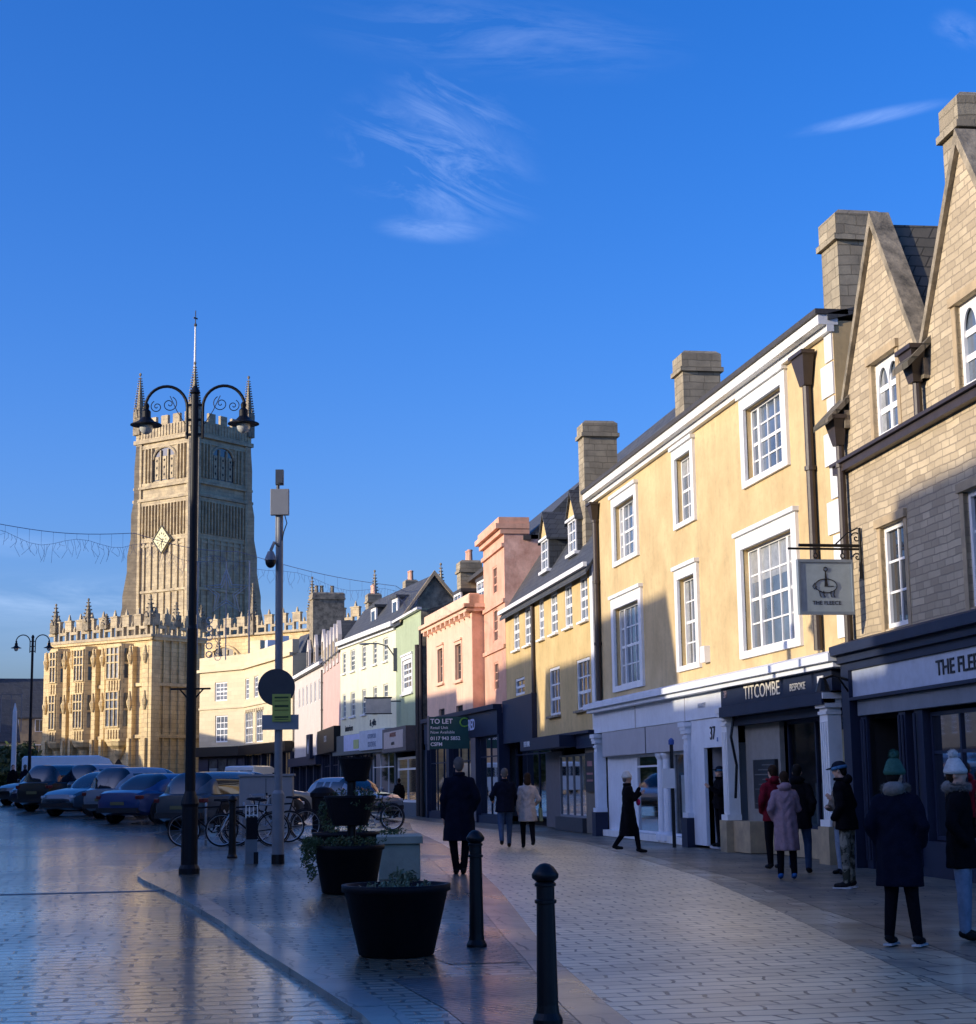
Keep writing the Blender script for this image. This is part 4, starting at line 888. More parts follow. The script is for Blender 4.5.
txt('COTSWOLD', .34, (-2.9, -.63, 4.15), colmat((.22,.28,.38)), cb); txt('KITCHENS', .4, (-2.9, -.63, 3.72), colmat((.22,.28,.38)), cb)
txt('interiors', .5, (-11.2, -.02, 4.85), M['blacktext'], cb, sx=1.2, bold=.01); txt('& gifts', .5, (-5.2, -.02, 4.95), M['blacktext'], cb, sx=1.2, bold=.01)
q = MB(True)
for a in (0, 5.6, 9.4, L-.35): q.box(a,a+.35,-.05,.3,0,3.3)
q.box(0,L,-.05,.3,0,.6).build('shop_frame', colmat((.06,.08,.10), .6), cb)
shopwin(cb, .35, 5.6, .6, 3.3, cols=3, d=.1, fm=M['white'], top=2.5, posters_and_reflections=[(1.,2.5,.7,2.2,(.3,.3,.32),.3)])
shopwin(cb, 5.95, 9.4, .6, 3.3, cols=3, d=.1, fm=M['navy'], top=2.5); shopwin(cb, 9.75, L-.35, .6, 3.3, cols=4, d=.1, fm=M['navy'], top=2.5)
MB(True).box(0,L,1.6,6.8,0,4.4).build('back_room', M['dark'], cb)
# projecting shop sign + street lamp bracket
ps = empty('projecting_sign', (9.7, 86.9, 5.2), R(-8), 'small cream projecting shop sign between the green and cream houses', 'sign')
MB().box(-1.5,-.2,-.05,.05,0,.75).build('sign_board', colmat((.45,.42,.38)), ps); MB().box(-1.55,-.15,-.07,.07,.75,.82).box(-1.55,-.15,-.07,.07,-.05,0).tube([(-.2,0,.6),(.3,0,.6)], .03, 6).build('sign_frame', M['black'], ps)
wl = empty('wall_street_lamp', (9.65, 88.0, 8.4), R(-8), 'curved bracket street lamp on the cream house corner', 'street lamp')
MB().tube([(.2,0,-.3),(-.2,0,.3),(-.7,0,.45),(-1.2,0,.45)], .035, 6).box(.1,.3,-.1,.1,-1.0,.2).build('bracket', M['greydark'], wl); MB().ell((-1.4,0,.43), (.28,.12,.07)).build('lamp_head', M['grey'], wl)

# ================================================================== PALE PINK AND WHITE ROW
rb, L = frame('pale_pink_building', (8.1, 101.75), (7.9, 113.7), 'pale pink brown building with a row of five gabled attic windows')
wall(rb, 0, L, 4.6, 9.7, [], M['palepink'], dep=7, gable=12.9, mid=3.5)
roof(rb, 0, L, 9.7, 13.0, 0, 3.5, 7, M['slate'], over=.1)
for k in range(5):
    uu = 1.4+k*2.3
    dm = MB(True).extr([(uu-.6,-.08,8.9),(uu+.6,-.08,8.9),(uu+.6,-.08,10.6),(uu,-.08,11.5),(uu-.6,-.08,10.6)], (0,.25,0)).build('dormer', M['offwhite'], rb)
    MB(True).box(uu-.3,uu+.3,-.1,-.081,9.2,10.4).build('pane', M['pane_dark'], dm)
    q = MB(True)
    for sg in (-1,1): q.extr([(uu,.17,11.5),(uu+sg*.7,.17,10.45),(uu+sg*.7,.17,10.3),(uu,.17,11.35)], (0,2.,0))
    q.build('dormer_roof', M['slate'], dm)
drainpipe(rb, L-.1, -.1, 4.9, 9.2, hopper=False)
MB(True).box(0,L,-.4,.02,3.6,5.1).build('fascia', M['black'], rb); txt('COOK', .55, (-5.8, -.41, 4.45), M['silvertext'], rb)
q = MB(True).box(0,.4,-.1,.3,0,3.6).box(L-.5,L,-.1,.3,0,3.6).box(5.5,6,-.1,.3,0,3.6).box(0,L,-.05,.3,0,.5); q.build('shop_frame', M['navy'], rb)
shopwin(rb, .4, 5.5, .5, 3.6, cols=3, d=.1, fm=M['navy'], top=2.8, posters_and_reflections=[(.8,2.0,.8,2.6,(.2,.2,.2),.3)]); shopwin(rb, 6, L-.5, .5, 3.6, cols=3, d=.1, fm=M['navy'], top=2.8)
wb, L = frame('white_building', (7.9, 113.75), (6.93, 131.), 'off white row building with slate roof, dormers and a broad dark chimney behind')
wh = [(1.5+k*2.4, 2.4+k*2.4, 7.3, 8.7, .12) for k in range(6)]
wall(wb, 0, L, 3.6, 9.7, wh, M['offwhite'], dep=7, gable=13.0, mid=3.5)
for h in wh: sash(wb, *h[:4], cols=2, rows=4, d=.08, fw=.08, bw=.05)
roof(wb, 0, L, 9.8, 13.1, 0, 3.5, 7, M['slate'], over=.2)
MB(True).box(0,L,-.3,.02,9.55,9.78).build('cornice', M['whitestone'], wb)
for k in range(3):
    uu = 5.2+k*4.4
    dm = MB(True).extr([(uu-.6,.6,10.),(uu+.6,.6,10.),(uu+.6,.6,11.6),(uu,.6,12.4),(uu-.6,.6,11.6)], (0,.2,0)).build('dormer', M['offwhite'], wb)
    MB(True).box(uu-.3,uu+.3,.58,.599,10.4,11.5).build('pane', M['pane_dark'], dm)
    q = MB(True)
    for sg in (-1,1): q.extr([(uu,.8,12.4),(uu+sg*.7,.8,11.5),(uu+sg*.7,.8,11.35),(uu,.8,12.25)], (0,2.4,0))
    q.build('dormer_roof', M['slate'], dm)
MB(True).box(0,L,-.5,.02,3.0,3.6).build('fascia', M['navy'], wb)
sgn = MB(True).box(1.0,3.2,-.75,-.55,3.4,5.0).build('shop_sign', M['navy'], wb); MB(True).extr([(1.6,-.76,4.7),(2.1,-.76,4.1),(2.6,-.76,4.7),(2.25,-.76,3.7),(1.95,-.76,3.7)], (0,.008,0)).build('emblem', M['whitetext'], sgn)
q = MB(True)
for k in range(5): q.box(k*4.2,k*4.2+.4,-.1,.3,0,3.)
q.box(0,L,-.05,.3,0,.6).build('shop_frame', M['navy'], wb)
for k in range(4): shopwin(wb, k*4.2+.4, k*4.2+4.2, .6, 3., cols=2, d=.1, fm=M['navy'])
rg, L = frame('rear_stone_building', (11.2, 118), (9.5, 132), 'dark slate roofed stone range with a broad rectangular chimney behind the white row')
wall(rg, 0, L, 0, 9.5, [], M['oldstone'], dep=8, gable=13., mid=4)
roof(rg, 0, L, 9.5, 13., 0, 4, 8, M['slate'], over=.2)
chimney(rg, 9.5, 10.9, -2.0, .4, 9.0, 15.9, m=M['oldstone'], cap=.3, pots=0, flip=True)
for x in (-1.6, -1.2, -.4): MB(True).lathe([(.16,0),(.13,.5),(.17,.6)], (10.2, x, 15.9), 8).build('chimney_pot', M['oldstone'], rg)

# ================================================================== CREAM STONE CORNER BUILDING
kb, L = frame('corner_stone_building', (6.78, 131.1), (3.5, 147.0), 'cream ashlar corner building with bowed front, parapet and dark shopfront')
wh = [(14.4,15.9,8.9,10.65,.2),(11.2,12.7,8.9,10.65,.2),(7.4,8.9,8.9,10.65,.2),(13.0,16.0,5.2,7.8,.2),(9.5,12.,5.2,7.8,.2)]
wall(kb, 0, L, 4.9, 11.7, wh, M['ashlar'], dep=8)
for h in wh: sash(kb, *h[:4], cols=3, rows=4, d=.12, fw=.1, bw=.05, mp=M['lattice'])
MB(True).box(0,L,-.25,.3,11.5,11.75).box(0,L,-.02,.5,11.75,12.75).box(0,L,-.12,.0,8.25,8.4).build('cornice', M['ashlar'], kb)
q = MB(True)
for i in range(9): q.box(9.3+i*.75,9.3+i*.75+.38,-.03,.0,8.0-.28,8.0)
q.build('lettering', colmat((.30,.24,.15)), kb)
MB(True).box(0,L,-.6,.02,4.2,5.0).build('fascia', M['black'], kb)
q = MB(True).box(0,L,-.05,.3,0,1.5)
for k in range(6): q.box(k*3.1,k*3.1+.35,-.1,.3,0,4.2)
q.build('shop_frame', M['navy'], kb)
for k in range(5): shopwin(kb, k*3.1+.35, k*3.1+3.1, 1.5, 4.2, cols=2, d=.1, fm=M['navy'], posters_and_reflections=[(k*3.1+.6,k*3.1+1.5,1.7,3.2,(.3,.35,.4),.2)])
e2, L2 = frame('front', (3.5, 147.0), (-.25, 152.), None, None)
e2.name = 'front_block'; del_ = e2
wh = [(2.35,4.1,8.95,10.57,.2),(2.25,4.0,5.4,7.7,.2)]
for o_ in (): pass
wall(e2, 0, L2, 4.9, 11.7, wh, M['ashlar'], dep=8, name='front_wall')
for h in wh: sash(e2, *h[:4], cols=3, rows=4, d=.12, fw=.12, bw=.07, mp=M['lattice'])
MB(True).box(-.1,L2+.2,-.25,.3,11.5,11.75).box(-.05,L2+.05,-.02,.5,11.75,12.8).build('front_cornice', M['ashlar'], e2); MB(True).box(0,L2,-.12,.0,8.25,8.4).build('string_course', M['ashlar'], e2)
MB(True).box(-.3,L2+.2,-.7,.02,4.2,5.0).build('front_fascia', M['black'], e2)
MB(True).box(-.1,L2,-.05,.6,0,4.2).build('front_shop', M['navy'], e2)
shopwin(e2, .8, 4.8, 1.5, 4.0, cols=3, d=-.12, fm=M['navy'], depth=.06, posters_and_reflections=[(3.4,4.6,1.6,3.2,(.35,.42,.5),.01)])
q = MB(True); q.box(1.,2.4,2.5,3.4,12.8,14.2).build('front_chimney', M['ashlar'], e2)
# fold the front block into the corner building so the thing has one root
kb_inv = Matrix.LocRotScale(kb.location, kb.rotation_euler, None).inverted()
rel = kb_inv @ Matrix.LocRotScale(e2.location, e2.rotation_euler, None)
for ch in list(e2.children):
    ml = Matrix.LocRotScale(ch.location, ch.rotation_euler, ch.scale)
    ch.parent = kb; ch.matrix_parent_inverse = Matrix.Identity(4); ch.matrix_basis = rel @ ml
D.objects.remove(e2)
MB(True).extr([(9.2,3.,12.3),(13.4,3.,12.3),(12.8,4.,14.1),(9.8,4.,14.1)], (0,3,0)).build('attic_roof', M['slate'], kb)
for uu in (10.4, 14.6): MB(True).box(uu,uu+.9,1.6,2.4,12.75,13.9).build('dormer', M['white'], kb)

# ================================================================== CHURCH (local: front faces look down -X, side faces down -Y)
ch = empty('church', (-1.392, 207.15, 1.0), math.atan2(.712, .702), 'golden stone parish church with tall square tower, clock, pinnacles and a carved two storey porch', 'church')
def pinnacle(c, w, h, name='pinnacle', m=None, parent=None):
    q = MB(); x, y, z = c; hb = h*.38
    q.box(x-w/2,x+w/2,y-w/2,y+w/2,z,z+hb)
    for i in range(4):
        a = math.pi/2*i; q.extr([(x+math.cos(a)*w*.5-math.sin(a)*w*.3, y+math.sin(a)*w*.5+math.cos(a)*w*.3, z+hb-.1*h), (x+math.cos(a)*w*.5+math.sin(a)*w*.3, y+math.sin(a)*w*.5-math.cos(a)*w*.3, z+hb-.1*h), (x+math.cos(a)*w*.5, y+math.sin(a)*w*.5, z+hb+.08*h)], (math.cos(a)*.12, math.sin(a)*.12, 0))
    q.lathe([(w*.6,z-z+hb),(w*.5,hb+.04*h),(w*.42,hb+.06*h),(.05,h*.96),(.03,h)], (x,y,z), 4, a0=math.pi/4)
    n = max(4, int(h/.55))
    for k in range(n):
        t = (k+.6)/n; zz = z+hb+(h-hb)*t*.92; rr = w*.45*(1-t*.9)
        for i in range(4):
            a = math.pi/4+math.pi/2*i; s_ = w*.12*(1-t*.5)+.03
            q.ell((x+math.cos(a)*(rr+s_), y+math.sin(a)*(rr+s_), zz), (s_,s_,s_*.8), 5, 4)
    q.ell((x,y,z+h), (w*.16,w*.16,w*.2), 6, 4)
    return q.build(name, m or M['oldstone'], parent or ch)
H = 48.7-2.4
T = 9.9
tw = MB().box(0,T,0,T,-1,43.3).build('tower', M['church'], ch)
# weatherings, strings, parapet
q = MB()
for z, e, h_ in ((43.15,.35,.5),(37.35,.3,.3),(35.75,.35,.35),(30.0,.12,.3),(24.3,.18,.3),(18.5,.25,.4)):
    q = MB().box(-e,T+e,-e,0,z,z+h_).box(-e,T+e,T,T+e,z,z+h_).box(-e,0,0,T,z,z+h_).box(T,T+e,0,T,z,z+h_)
    q.build('string_course', M['church'], tw)
q = MB(); pw = .4
for a0, a1, fn in ((0,T,lambda u,w,z0,z1: q.box(-.15,pw-.15,u,u+w,z0,z1)),(0,T,lambda u,w,z0,z1: q.box(u,u+w,-.15,pw-.15,z0,z1)),(0,T,lambda u,w,z0,z1: q.box(T-pw+.15,T+.15,u,u+w,z0,z1)),(0,T,lambda u,w,z0,z1: q.box(u,u+w,T-pw+.15,T+.15,z0,z1))):
    fn(-.1, T+.2, 43.3, 45.2)
    for k in range(5): fn(.35+k*2.05, 1.15, 45.2, 46.35)
for k in range(18):
    u = .45+k*.52
    q.box(-.24,-.151,u,u+.2,43.8,45.15); q.box(u,u+.2,-.24,-.151,43.8,45.15)
q.build('parapet', M['church'], tw)
# corner piers of the belfry + blind tracery ribs
q = MB()
def rib(u, w, z0, z1, p=.34, faces='LS'):
    if 'L' in faces: q.box(-p, 0, u, u+w, z0, z1)
    if 'S' in faces: q.box(u, u+w, -p, 0, z0, z1)
for u in (0,T-1.0): rib(u, 1.0, 36.1, 43.1, .22)
for u in (1.35,1.9,2.45,6.95,7.5,8.05): rib(u, .17, 38.1, 42.4)
rib(1.0, 7.9, 42.4, 42.9, .14); rib(1.0, 7.9, 37.7, 38.1, .14)
for k in range(14): rib(1.25+k*.55, .16, 31.2, 35.2)
rib(1.0, 7.9, 35.2, 35.7, .17); rib(1.0, 7.9, 30.6, 31.2, .12)
for k in range(7): rib(1.25+k*1.15, .34, 24.6, 30.6, .2); 
for k in range(7): rib(1.25+k*1.15, .34, 12., 24.2, .2)
for u in (0,T-1.0): rib(u, 1.0, 6, 35.7, .3)
q.build('tracery', M['church'], tw)
# belfry windows: pointed, louvred
for fc in ('L','S'):
    u0_, u1_, zb_, zs = 3.0, 6.9, 38.2, 40.9
    pts_ = [(u0_,zb_),(u1_,zb_),(u1_,zs)]+[(u1_-(u1_-u0_)/2*(1-math.cos(a/6*math.pi/2)), zs+1.5*math.sin(a/6*math.pi/2)) for a in range(1,7)]+[(u0_+(u1_-u0_)/2*(1-math.cos((6-a)/6*math.pi/2)), zs+1.5*math.sin((6-a)/6*math.pi/2)) for a in range(1,6)]+[(u0_,zs)]
    P3 = (lambda u, z, d: (-d, u, z)) if fc == 'L' else (lambda u, z, d: (u, -d, z))
    b = MB(); b.poly([P3(u, z, .02) for u, z in pts_]); lo_ = b.build('belfry_window', M['pane_dark'], tw, normals=False)
    b = MB(); b.tube([P3(u, z, .1) for u, z in pts_[2:]+[pts_[0]]], .16, 6)
    for k in range(1,3):
        uu = u0_+(u1_-u0_)*k/3; b.box(*( (-.2,-.02,uu-.11,uu+.11) if fc == 'L' else (uu-.11,uu+.11,-.2,-.02) ), zb_, 42.0)
    for k in range(3):
        uu = u0_+(u1_-u0_)*(k+.5)/3
        b.box(*( (-.12,-.03,uu-.3,uu+.3) if fc == 'L' else (uu-.3,uu+.3,-.12,-.03) ), zb_+.1, 41.2)
    b.build('mullion', M['whitestone'] if False else M['church'], lo_)
    b = MB()
    for k in range(3):
        uu = u0_+(u1_-u0_)*(k+.5)/3
        for z in (38.9,39.8,40.7):
            s_ = .17; b.extr([P3(uu-s_,z,.125),P3(uu,z-s_*1.2,.125),P3(uu+s_,z,.125),P3(uu,z+s_*1.2,.125)], P3(0,0,.004) if fc=='S' else (-.004,0,0))
    b.build('piercing', M['dark'], lo_)
# diagonal stepped buttresses at the three visible corners
for (cx, cy, ang) in ((0,0,R(225)),(0,T,R(135)),(T,0,R(315)),(T,T,R(45))):
    d_ = Vector((math.cos(ang), math.sin(ang), 0)); n_ = Vector((-d_.y, d_.x, 0)); w = .62
    b = MB(); base = Vector((cx, cy, 0)) - d_*.8
    prof = [(0,-1),(4.6,-1),(4.6,19.5),(3.5,22.6),(3.5,24.),(2.6,27),(2.6,29),(1.9,31.2),(1.9,34.2),(1.35,36),(1.35,40),(1.0,42.9),(0,43)]
    if (cx, cy) != (0, 0): prof = [(.8+(p_-.8)*.55 if p_ > .8 else p_, z) for p_, z in prof]
    b.extr([base+n_*w+d_*p_+Vector((0,0,z)) for p_, z in prof], -n_*2*w)
    b.build('buttress', M['church'], tw)
for cx, cy in ((0,0),(0,T),(T,0),(T,T)): pinnacle((cx+(.15 if cx==0 else -.15), cy+(.15 if cy==0 else -.15), 44.4), 1.15, 7.9, parent=tw)
b = MB().tube([(T/2,T/2,43),(T/2,T/2,49),(T/2,T/2,58.9)], [.22,.2,.1], 8); fp = b.build('flagpole', M['white'], tw)
MB().tube([(T/2,T/2,58.9),(T/2,T/2,60.9)], .06, 6).box(T/2-.35,T/2+.35,T/2-.03,T/2+.03,59.8,60.0).ell((T/2,T/2,59.0),(.2,.2,.25),8,6).build('weather_vane', M['lead'], fp)
# clock lozenge
b = MB(); uc, zc, s_ = 4.9, 30.7, 1.5
b.extr([(-.45,uc-s_,zc),(-.45,uc,zc-s_*1.15),(-.45,uc+s_,zc),(-.45,uc,zc+s_*1.15)], (.3,0,0)); ck = b.build('clock', colmat((.66,.62,.36)), tw)
b = MB(); b.tube([(-.47,uc-s_,zc),(-.47,uc,zc-s_*1.15),(-.47,uc+s_,zc),(-.47,uc,zc+s_*1.15),(-.47,uc-s_,zc)], .09, 5)
for k in range(12):
    a = k*math.pi/6; b.extr([(-.46,uc+math.cos(a-.09)*.62,zc+math.sin(a-.09)*.66),(-.46,uc+math.cos(a+.09)*.62,zc+math.sin(a+.09)*.66),(-.46,uc+math.cos(a+.07)*.86,zc+math.sin(a+.07)*.9),(-.46,uc+math.cos(a-.07)*.86,zc+math.sin(a-.07)*.9)], (-.02,0,0))
b.obox((-.5,uc-.1,zc-.28), (.03,.12,.8), Matrix.Rotation(.5,3,'X')).obox((-.5,uc+.18,zc+.12), (.03,.14,.5), Matrix.Rotation(-1.,3,'X'))
b.build('clock_hand', M['lead'], ck)
# nave + aisle behind the shops
def battle(q, x0, x1, y0, y1, z, h, n, alongy=True, thick=.35, open_=True):
    L_ = (y1-y0) if alongy else (x1-x0); st = L_/n
    for k in range(n):
        a = k*st
        if alongy:
            q.box(x0,x0+thick,y0+a,y0+a+st*.55,z+h*.45,z+h)
            q.lathe([(thick*.55,0),(thick*.35,h*.16),(thick*.12,h*.3)], (x0+thick/2,y0+a+st*.275,z+h), 4, a0=.785)
            q.box(x0-.06,x0+thick+.06,y0+a-.05,y0+a+st*.55+.05,z+h-.14,z+h-.02)
            q.lathe([(.12,0),(.16,.2),(.05,.5)], (x0+thick/2,y0+a+st*.78,z+h*.42), 5)
            q.box(x0,x0+thick,y0+a,y0+a+st*.12,z,z+h*.45).box(x0,x0+thick,y0+a+st*.43,y0+a+st*.55,z,z+h*.45)
            q.box(x0,x0+thick,y0+a+st*.55,y0+a+st,z+h*.28,z+h*.42)
        else:
            q.box(x0+a,x0+a+st*.55,y0,y0+thick,z+h*.45,z+h)
            q.lathe([(thick*.55,0),(thick*.35,h*.16),(thick*.12,h*.3)], (x0+a+st*.275,y0+thick/2,z+h), 4, a0=.785)
            q.lathe([(.12,0),(.16,.2),(.05,.5)], (x0+a+st*.78,y0+thick/2,z+h*.42), 5)
            q.box(x0+a,x0+a+st*.12,y0,y0+thick,z,z+h*.45).box(x0+a+st*.43,x0+a+st*.55,y0,y0+thick,z,z+h*.45)
            q.box(x0+a+st*.55,x0+a+st,y0,y0+thick,z+h*.28,z+h*.42)
    if alongy: q.box(x0-.15,x0+thick+.1,y0,y1,z-.25,z)
    else: q.box(x0,x1,y0-.15,y0+thick+.1,z-.25,z)
nv = MB().box(-9,8,-62,-1,0,17.2).build('nave', M['porch'], ch)
q = MB(); battle(q, -9.2, 0, -62, -1, 17.2, 1.9, 30); q.build('parapet', M['church'], nv)
for k in range(7):
    yc = -5.5-8.6*k
    pts_ = [(-9.03,yc-2.6,10.5),(-9.03,yc+2.6,10.5)]+[(-9.03,yc+2.6*math.cos(a/10*math.pi),14.+2.0*math.sin(a/10*math.pi)) for a in range(11)]
    wn = MB().poly(pts_).build('window', M['pane_dark'], nv, normals=False)
    b = MB().tube([(-9.1,)+p_[1:] for p_ in pts_[1:]], .18, 5)
    for j in range(1,5): b.box(-9.15,-9.05,yc-2.6+5.2*j/5-.08,yc-2.6+5.2*j/5+.08,10.5,15.6)
    b.build('mullion', M['porch'], wn)
    if k < 6: pinnacle((-9.1, yc-4.3, 17), .8, 5.6, parent=nv)
al = MB().box(-20,-9.3,-52,-6,0,12.).build('aisle', M['porch'], ch)
q = MB(); battle(q, -20.1, 0, -52, -6, 12., 1.5, 26); battle(q, -20, -9.5, -6.1, 0, 12., 1.5, 6, False); q.build('parapet', M['church'], al)
for k in range(6): pinnacle((-20.1, -8-8*k, 11.8), .65, 4., parent=al)
# ---- the porch
px0, py0 = -39.5, -34.6; PW, PD = 13.6, 6.6
po = MB().box(px0,px0+PD,py0,py0+PW,-.6,14.0).build('porch', M['porch'], ch)
q = MB()
battle(q, px0-.2, 0, py0-.2, py0+PW, 14.2, 1.9, 9); battle(q, px0, px0+PD, py0-.2, 0, 14.2, 1.9, 5, False)
q.build('parapet', M['church'], po)
q = MB(); zs_ = (13.7,9.6,5.0)
for z in zs_: q.box(px0-.28,px0,py0-.28,py0+PW,z,z+.3).box(px0-.28,px0+PD,py0-.28,py0,z,z+.3)
q.build('string_course', M['porch'], po)
q = MB()   # shafts and niches between the bays, tall blind panels on the side
for u in (-.1,1.9,5.5,6.7,9.6,10.6,13.0):
    w = .75 if u in (-.1,13.0) else .5
    q.box(px0-.55,px0,py0+u,py0+u+w,-.6,13.2)
    q.box(px0-.75,px0-.55,py0+u+.1,py0+u+w-.1,-.6,5.0)
    for z in (8.2,12.3): q.lathe([(.1,-.7),(.26,-.1),(.28,.1),(.16,.3),(.04,1.0)], (px0-.62,py0+u+w/2,z), 6)
for k in range(7): q.box(px0+.3+k*.95,px0+.5+k*.95,py0-.2,py0,-.6,13.7)
q.box(px0-.5,px0+.5,py0-.5,py0,-.6,13.5)
q.build('buttress', M['porch'], po)
def oriel(u0_, u1_, nl):
    b = MB(); x0 = px0-.95; a, c = py0+u0_, py0+u1_; s_ = .55
    foot = [(px0,a-s_),(x0,a),(x0,c),(px0,c+s_)]
    b.extr([(x,y,4.8) for x, y in foot], (0,0,8.7))
    b.lathe([(.15,-1.6),(.5,-1.1),(.6,-.7),(1.1,-.4),(1.35,0)], (px0-.1,(a+c)/2,4.8), 10, sx=.8, sy=(c-a)/2/1.35+.35)
    o = b.build('oriel', M['porch'], po)
    for (z0_, z1_) in ((6.0,9.2),(10.3,13.2)):
        wn = MB().box(x0-.02,x0-.005,a+.15,c-.15,z0_,z1_).build('window', M['lattice'], o)
        f_ = MB()
        for k in range(nl+1):
            yy = a+.12+(c-a-.3)*k/nl; f_.box(x0-.14,x0-.021,yy,yy+.1,z0_,z1_)
        for z in (z0_,(z0_+z1_)/2,(z0_*.25+z1_*.75),z1_-.05): f_.box(x0-.12,x0-.022,a+.1,c-.1,z,z+.12)
        f_.build('mullion', M['whitestone'] if False else M['porch'], wn)
        for zz0, zz1 in ((z0_+.1, (z0_+z1_)/2-.1), ((z0_+z1_)/2+.1, z1_-.15)):
            q0 = Vector((x0, a, 0)); q1 = Vector((px0, a-s_, 0)); n0 = Vector((-s_, -(px0-x0), 0)).normalized()*.03
            pa_, pb_ = q0.lerp(q1, .28)+n0, q0.lerp(q1, .72)+n0
            MB().poly([(pa_.x,pa_.y,zz0),(pb_.x,pb_.y,zz0),(pb_.x,pb_.y,zz1),(pa_.x,pa_.y,zz1)]).build('pane', M['pane_dark'], wn, normals=False)
    f_ = MB()
    for k in range(int((c-a)/.35)): f_.box(x0-.1,x0,a+.05+k*.35,a+.2+k*.35,9.3,10.2); f_.box(x0-.1,x0,a+.05+k*.35,a+.2+k*.35,5.0,5.8)
    f_.build('panel', M['porch'], o)
oriel(2.95, 4.9, 3); oriel(7.7, 9.2, 3); oriel(11.4, 12.5, 2)
for u in (3.4, 7.6, 11.2):
    MB().extr([(px0-.03,py0+u,-.6),(px0-.03,py0+u+1.3,-.6),(px0-.03,py0+u+1.3,2.6),(px0-.03,py0+u+.65,3.3),(px0-.03,py0+u,2.6)], (.02,0,0)).build('doorway', M['dark'], po)
for u, h_ in ((.2,2.6),(5.9,1.3),(8.35,2.9),(12.8,2.7)): pinnacle((px0-.1, py0+u, 15.0), .75, h_, parent=po)
for k in range(2): pinnacle((px0+3+3.2*k, py0+.1, 15.0), .65, 2.2, parent=po)

# ================================================================== FAR LEFT HOUSES + BACKDROP
def house(name, label, cx, cy, w, d, ze, zr, rz, m, rm, chim=None, win=3):
    o = empty(name, (cx, cy, gz(cx, cy)), rz, label, 'house')
    b = MB().box(0,w,0,d,-.3,ze); b.extr([(0,0,ze),(0,d,ze),(0,d/2,zr)], (w,0,0)); b.build('wall', m, o)
    r_ = MB()
    for sg in (0, 1):
        ya, yb_ = (0-.2, d/2) if sg == 0 else (d+.2, d/2); sl_ = (zr-ze)/(d/2)
        r_.extr([(-.2,ya,ze-.2*sl_+.05),(-.2,yb_,zr+.05),(-.2,yb_,zr+.22),(-.2,ya,ze-.2*sl_+.2)], (w+.4,0,0))
    rr = r_.build('roof', rm, o)
    for k in range(win):
        x = w*(k+.5)/win
        for z in (1.2, 4.2, 7.0):
            if z+1.4 < ze:
                wn = MB().box(x-.5,x+.5,-.05,.0,z,z+1.4).build('window', M['white'], o); MB().box(x-.42,x-.03,-.06,-.051,z+.08,z+1.32).box(x+.03,x+.42,-.06,-.051,z+.08,z+1.32).build('pane', M['pane_dark'], wn)
    if chim:
        for cxx, cz in chim: MB().box(cxx,cxx+1.3,d/2-.6,d/2+.6,zr-1.5,cz).box(cxx-.12,cxx+1.42,d/2-.72,d/2+.72,cz-.5,cz-.2).build('chimney', M['freestone'], rr)
    return o
house('stone_house', 'grey stone house with a slate roof and tall chimney behind the far left lamp post', -27.5, 196, 11, 9, 8.6, 13.0, R(8), M['freestone'], M['slate'], [(3.3,15.2)], 4)
house('slate_house', 'low house with a steep dark roof at the far left edge', -24.4, 168, 7.2, 8, 5.2, 9.2, R(14), M['offwhite'], M['slate'], None, 2)
house('gabled_house', 'dark roofed gabled house just left of the carved porch', -18.6, 205, 8.5, 8, 8.8, 12.6, R(-4), M['freestone'], M['stoneslate'], None, 3)

def foliage_tree(name, label, x, y, h, w, m, group=None, dens=1400, trunk=.35, leaf=.22, seed=1):
    rnd = random.Random(seed)
    o = empty(name, (x, y, gz(x, y)), 0, label, 'tree', group)
    b = MB().tube([(0,0,-.2),(.05,.0,h*.4),(0,.05,h*.75)], [trunk*.5, trunk*.35, trunk*.1], 7)
    for k in range(7):
        a = rnd.random()*6.28; zz = h*(.3+.07*k); b.tube([(0,0,zz),(math.cos(a)*w*.3,math.sin(a)*w*.3,zz+h*.14)], [trunk*.16,.02], 5)
    b.build('trunk', M['treebark'], o)
    lf_ = MB(); cl = [(rnd.uniform(-1,1)*w*.35, rnd.uniform(-1,1)*w*.35, h*rnd.uniform(.35,.9), rnd.uniform(.16,.3)*w) for _ in range(16)]
    for _ in range(dens):
        c = rnd.choice(cl); v = Vector((rnd.gauss(0,1), rnd.gauss(0,1), rnd.gauss(0,1))).normalized()*c[3]*rnd.uniform(.5,1.05)
        p = Vector(c[:3])+v; a = Vector((rnd.gauss(0,1),rnd.gauss(0,1),rnd.gauss(0,1))).normalized(); b2 = a.orthogonal().normalized()*leaf; c2 = a.cross(b2)
        lf_.poly([p-b2, p-c2*.6, p+b2, p+c2*.6])
    lf_.build('crown', m, o, normals=False)
    return o
foliage_tree('yew_tree', 'dark clipped evergreen beside the churchyard at far left', -15.8, 150, 4.0, 4.2, M['leaf'], seed=3, leaf=.3)
foliage_tree('yew_tree', 'smaller dark evergreen in front of the white gabled wall at far left', -17.0, 146, 3.0, 3.4, M['leaf'], seed=5, leaf=.3, dens=1000)

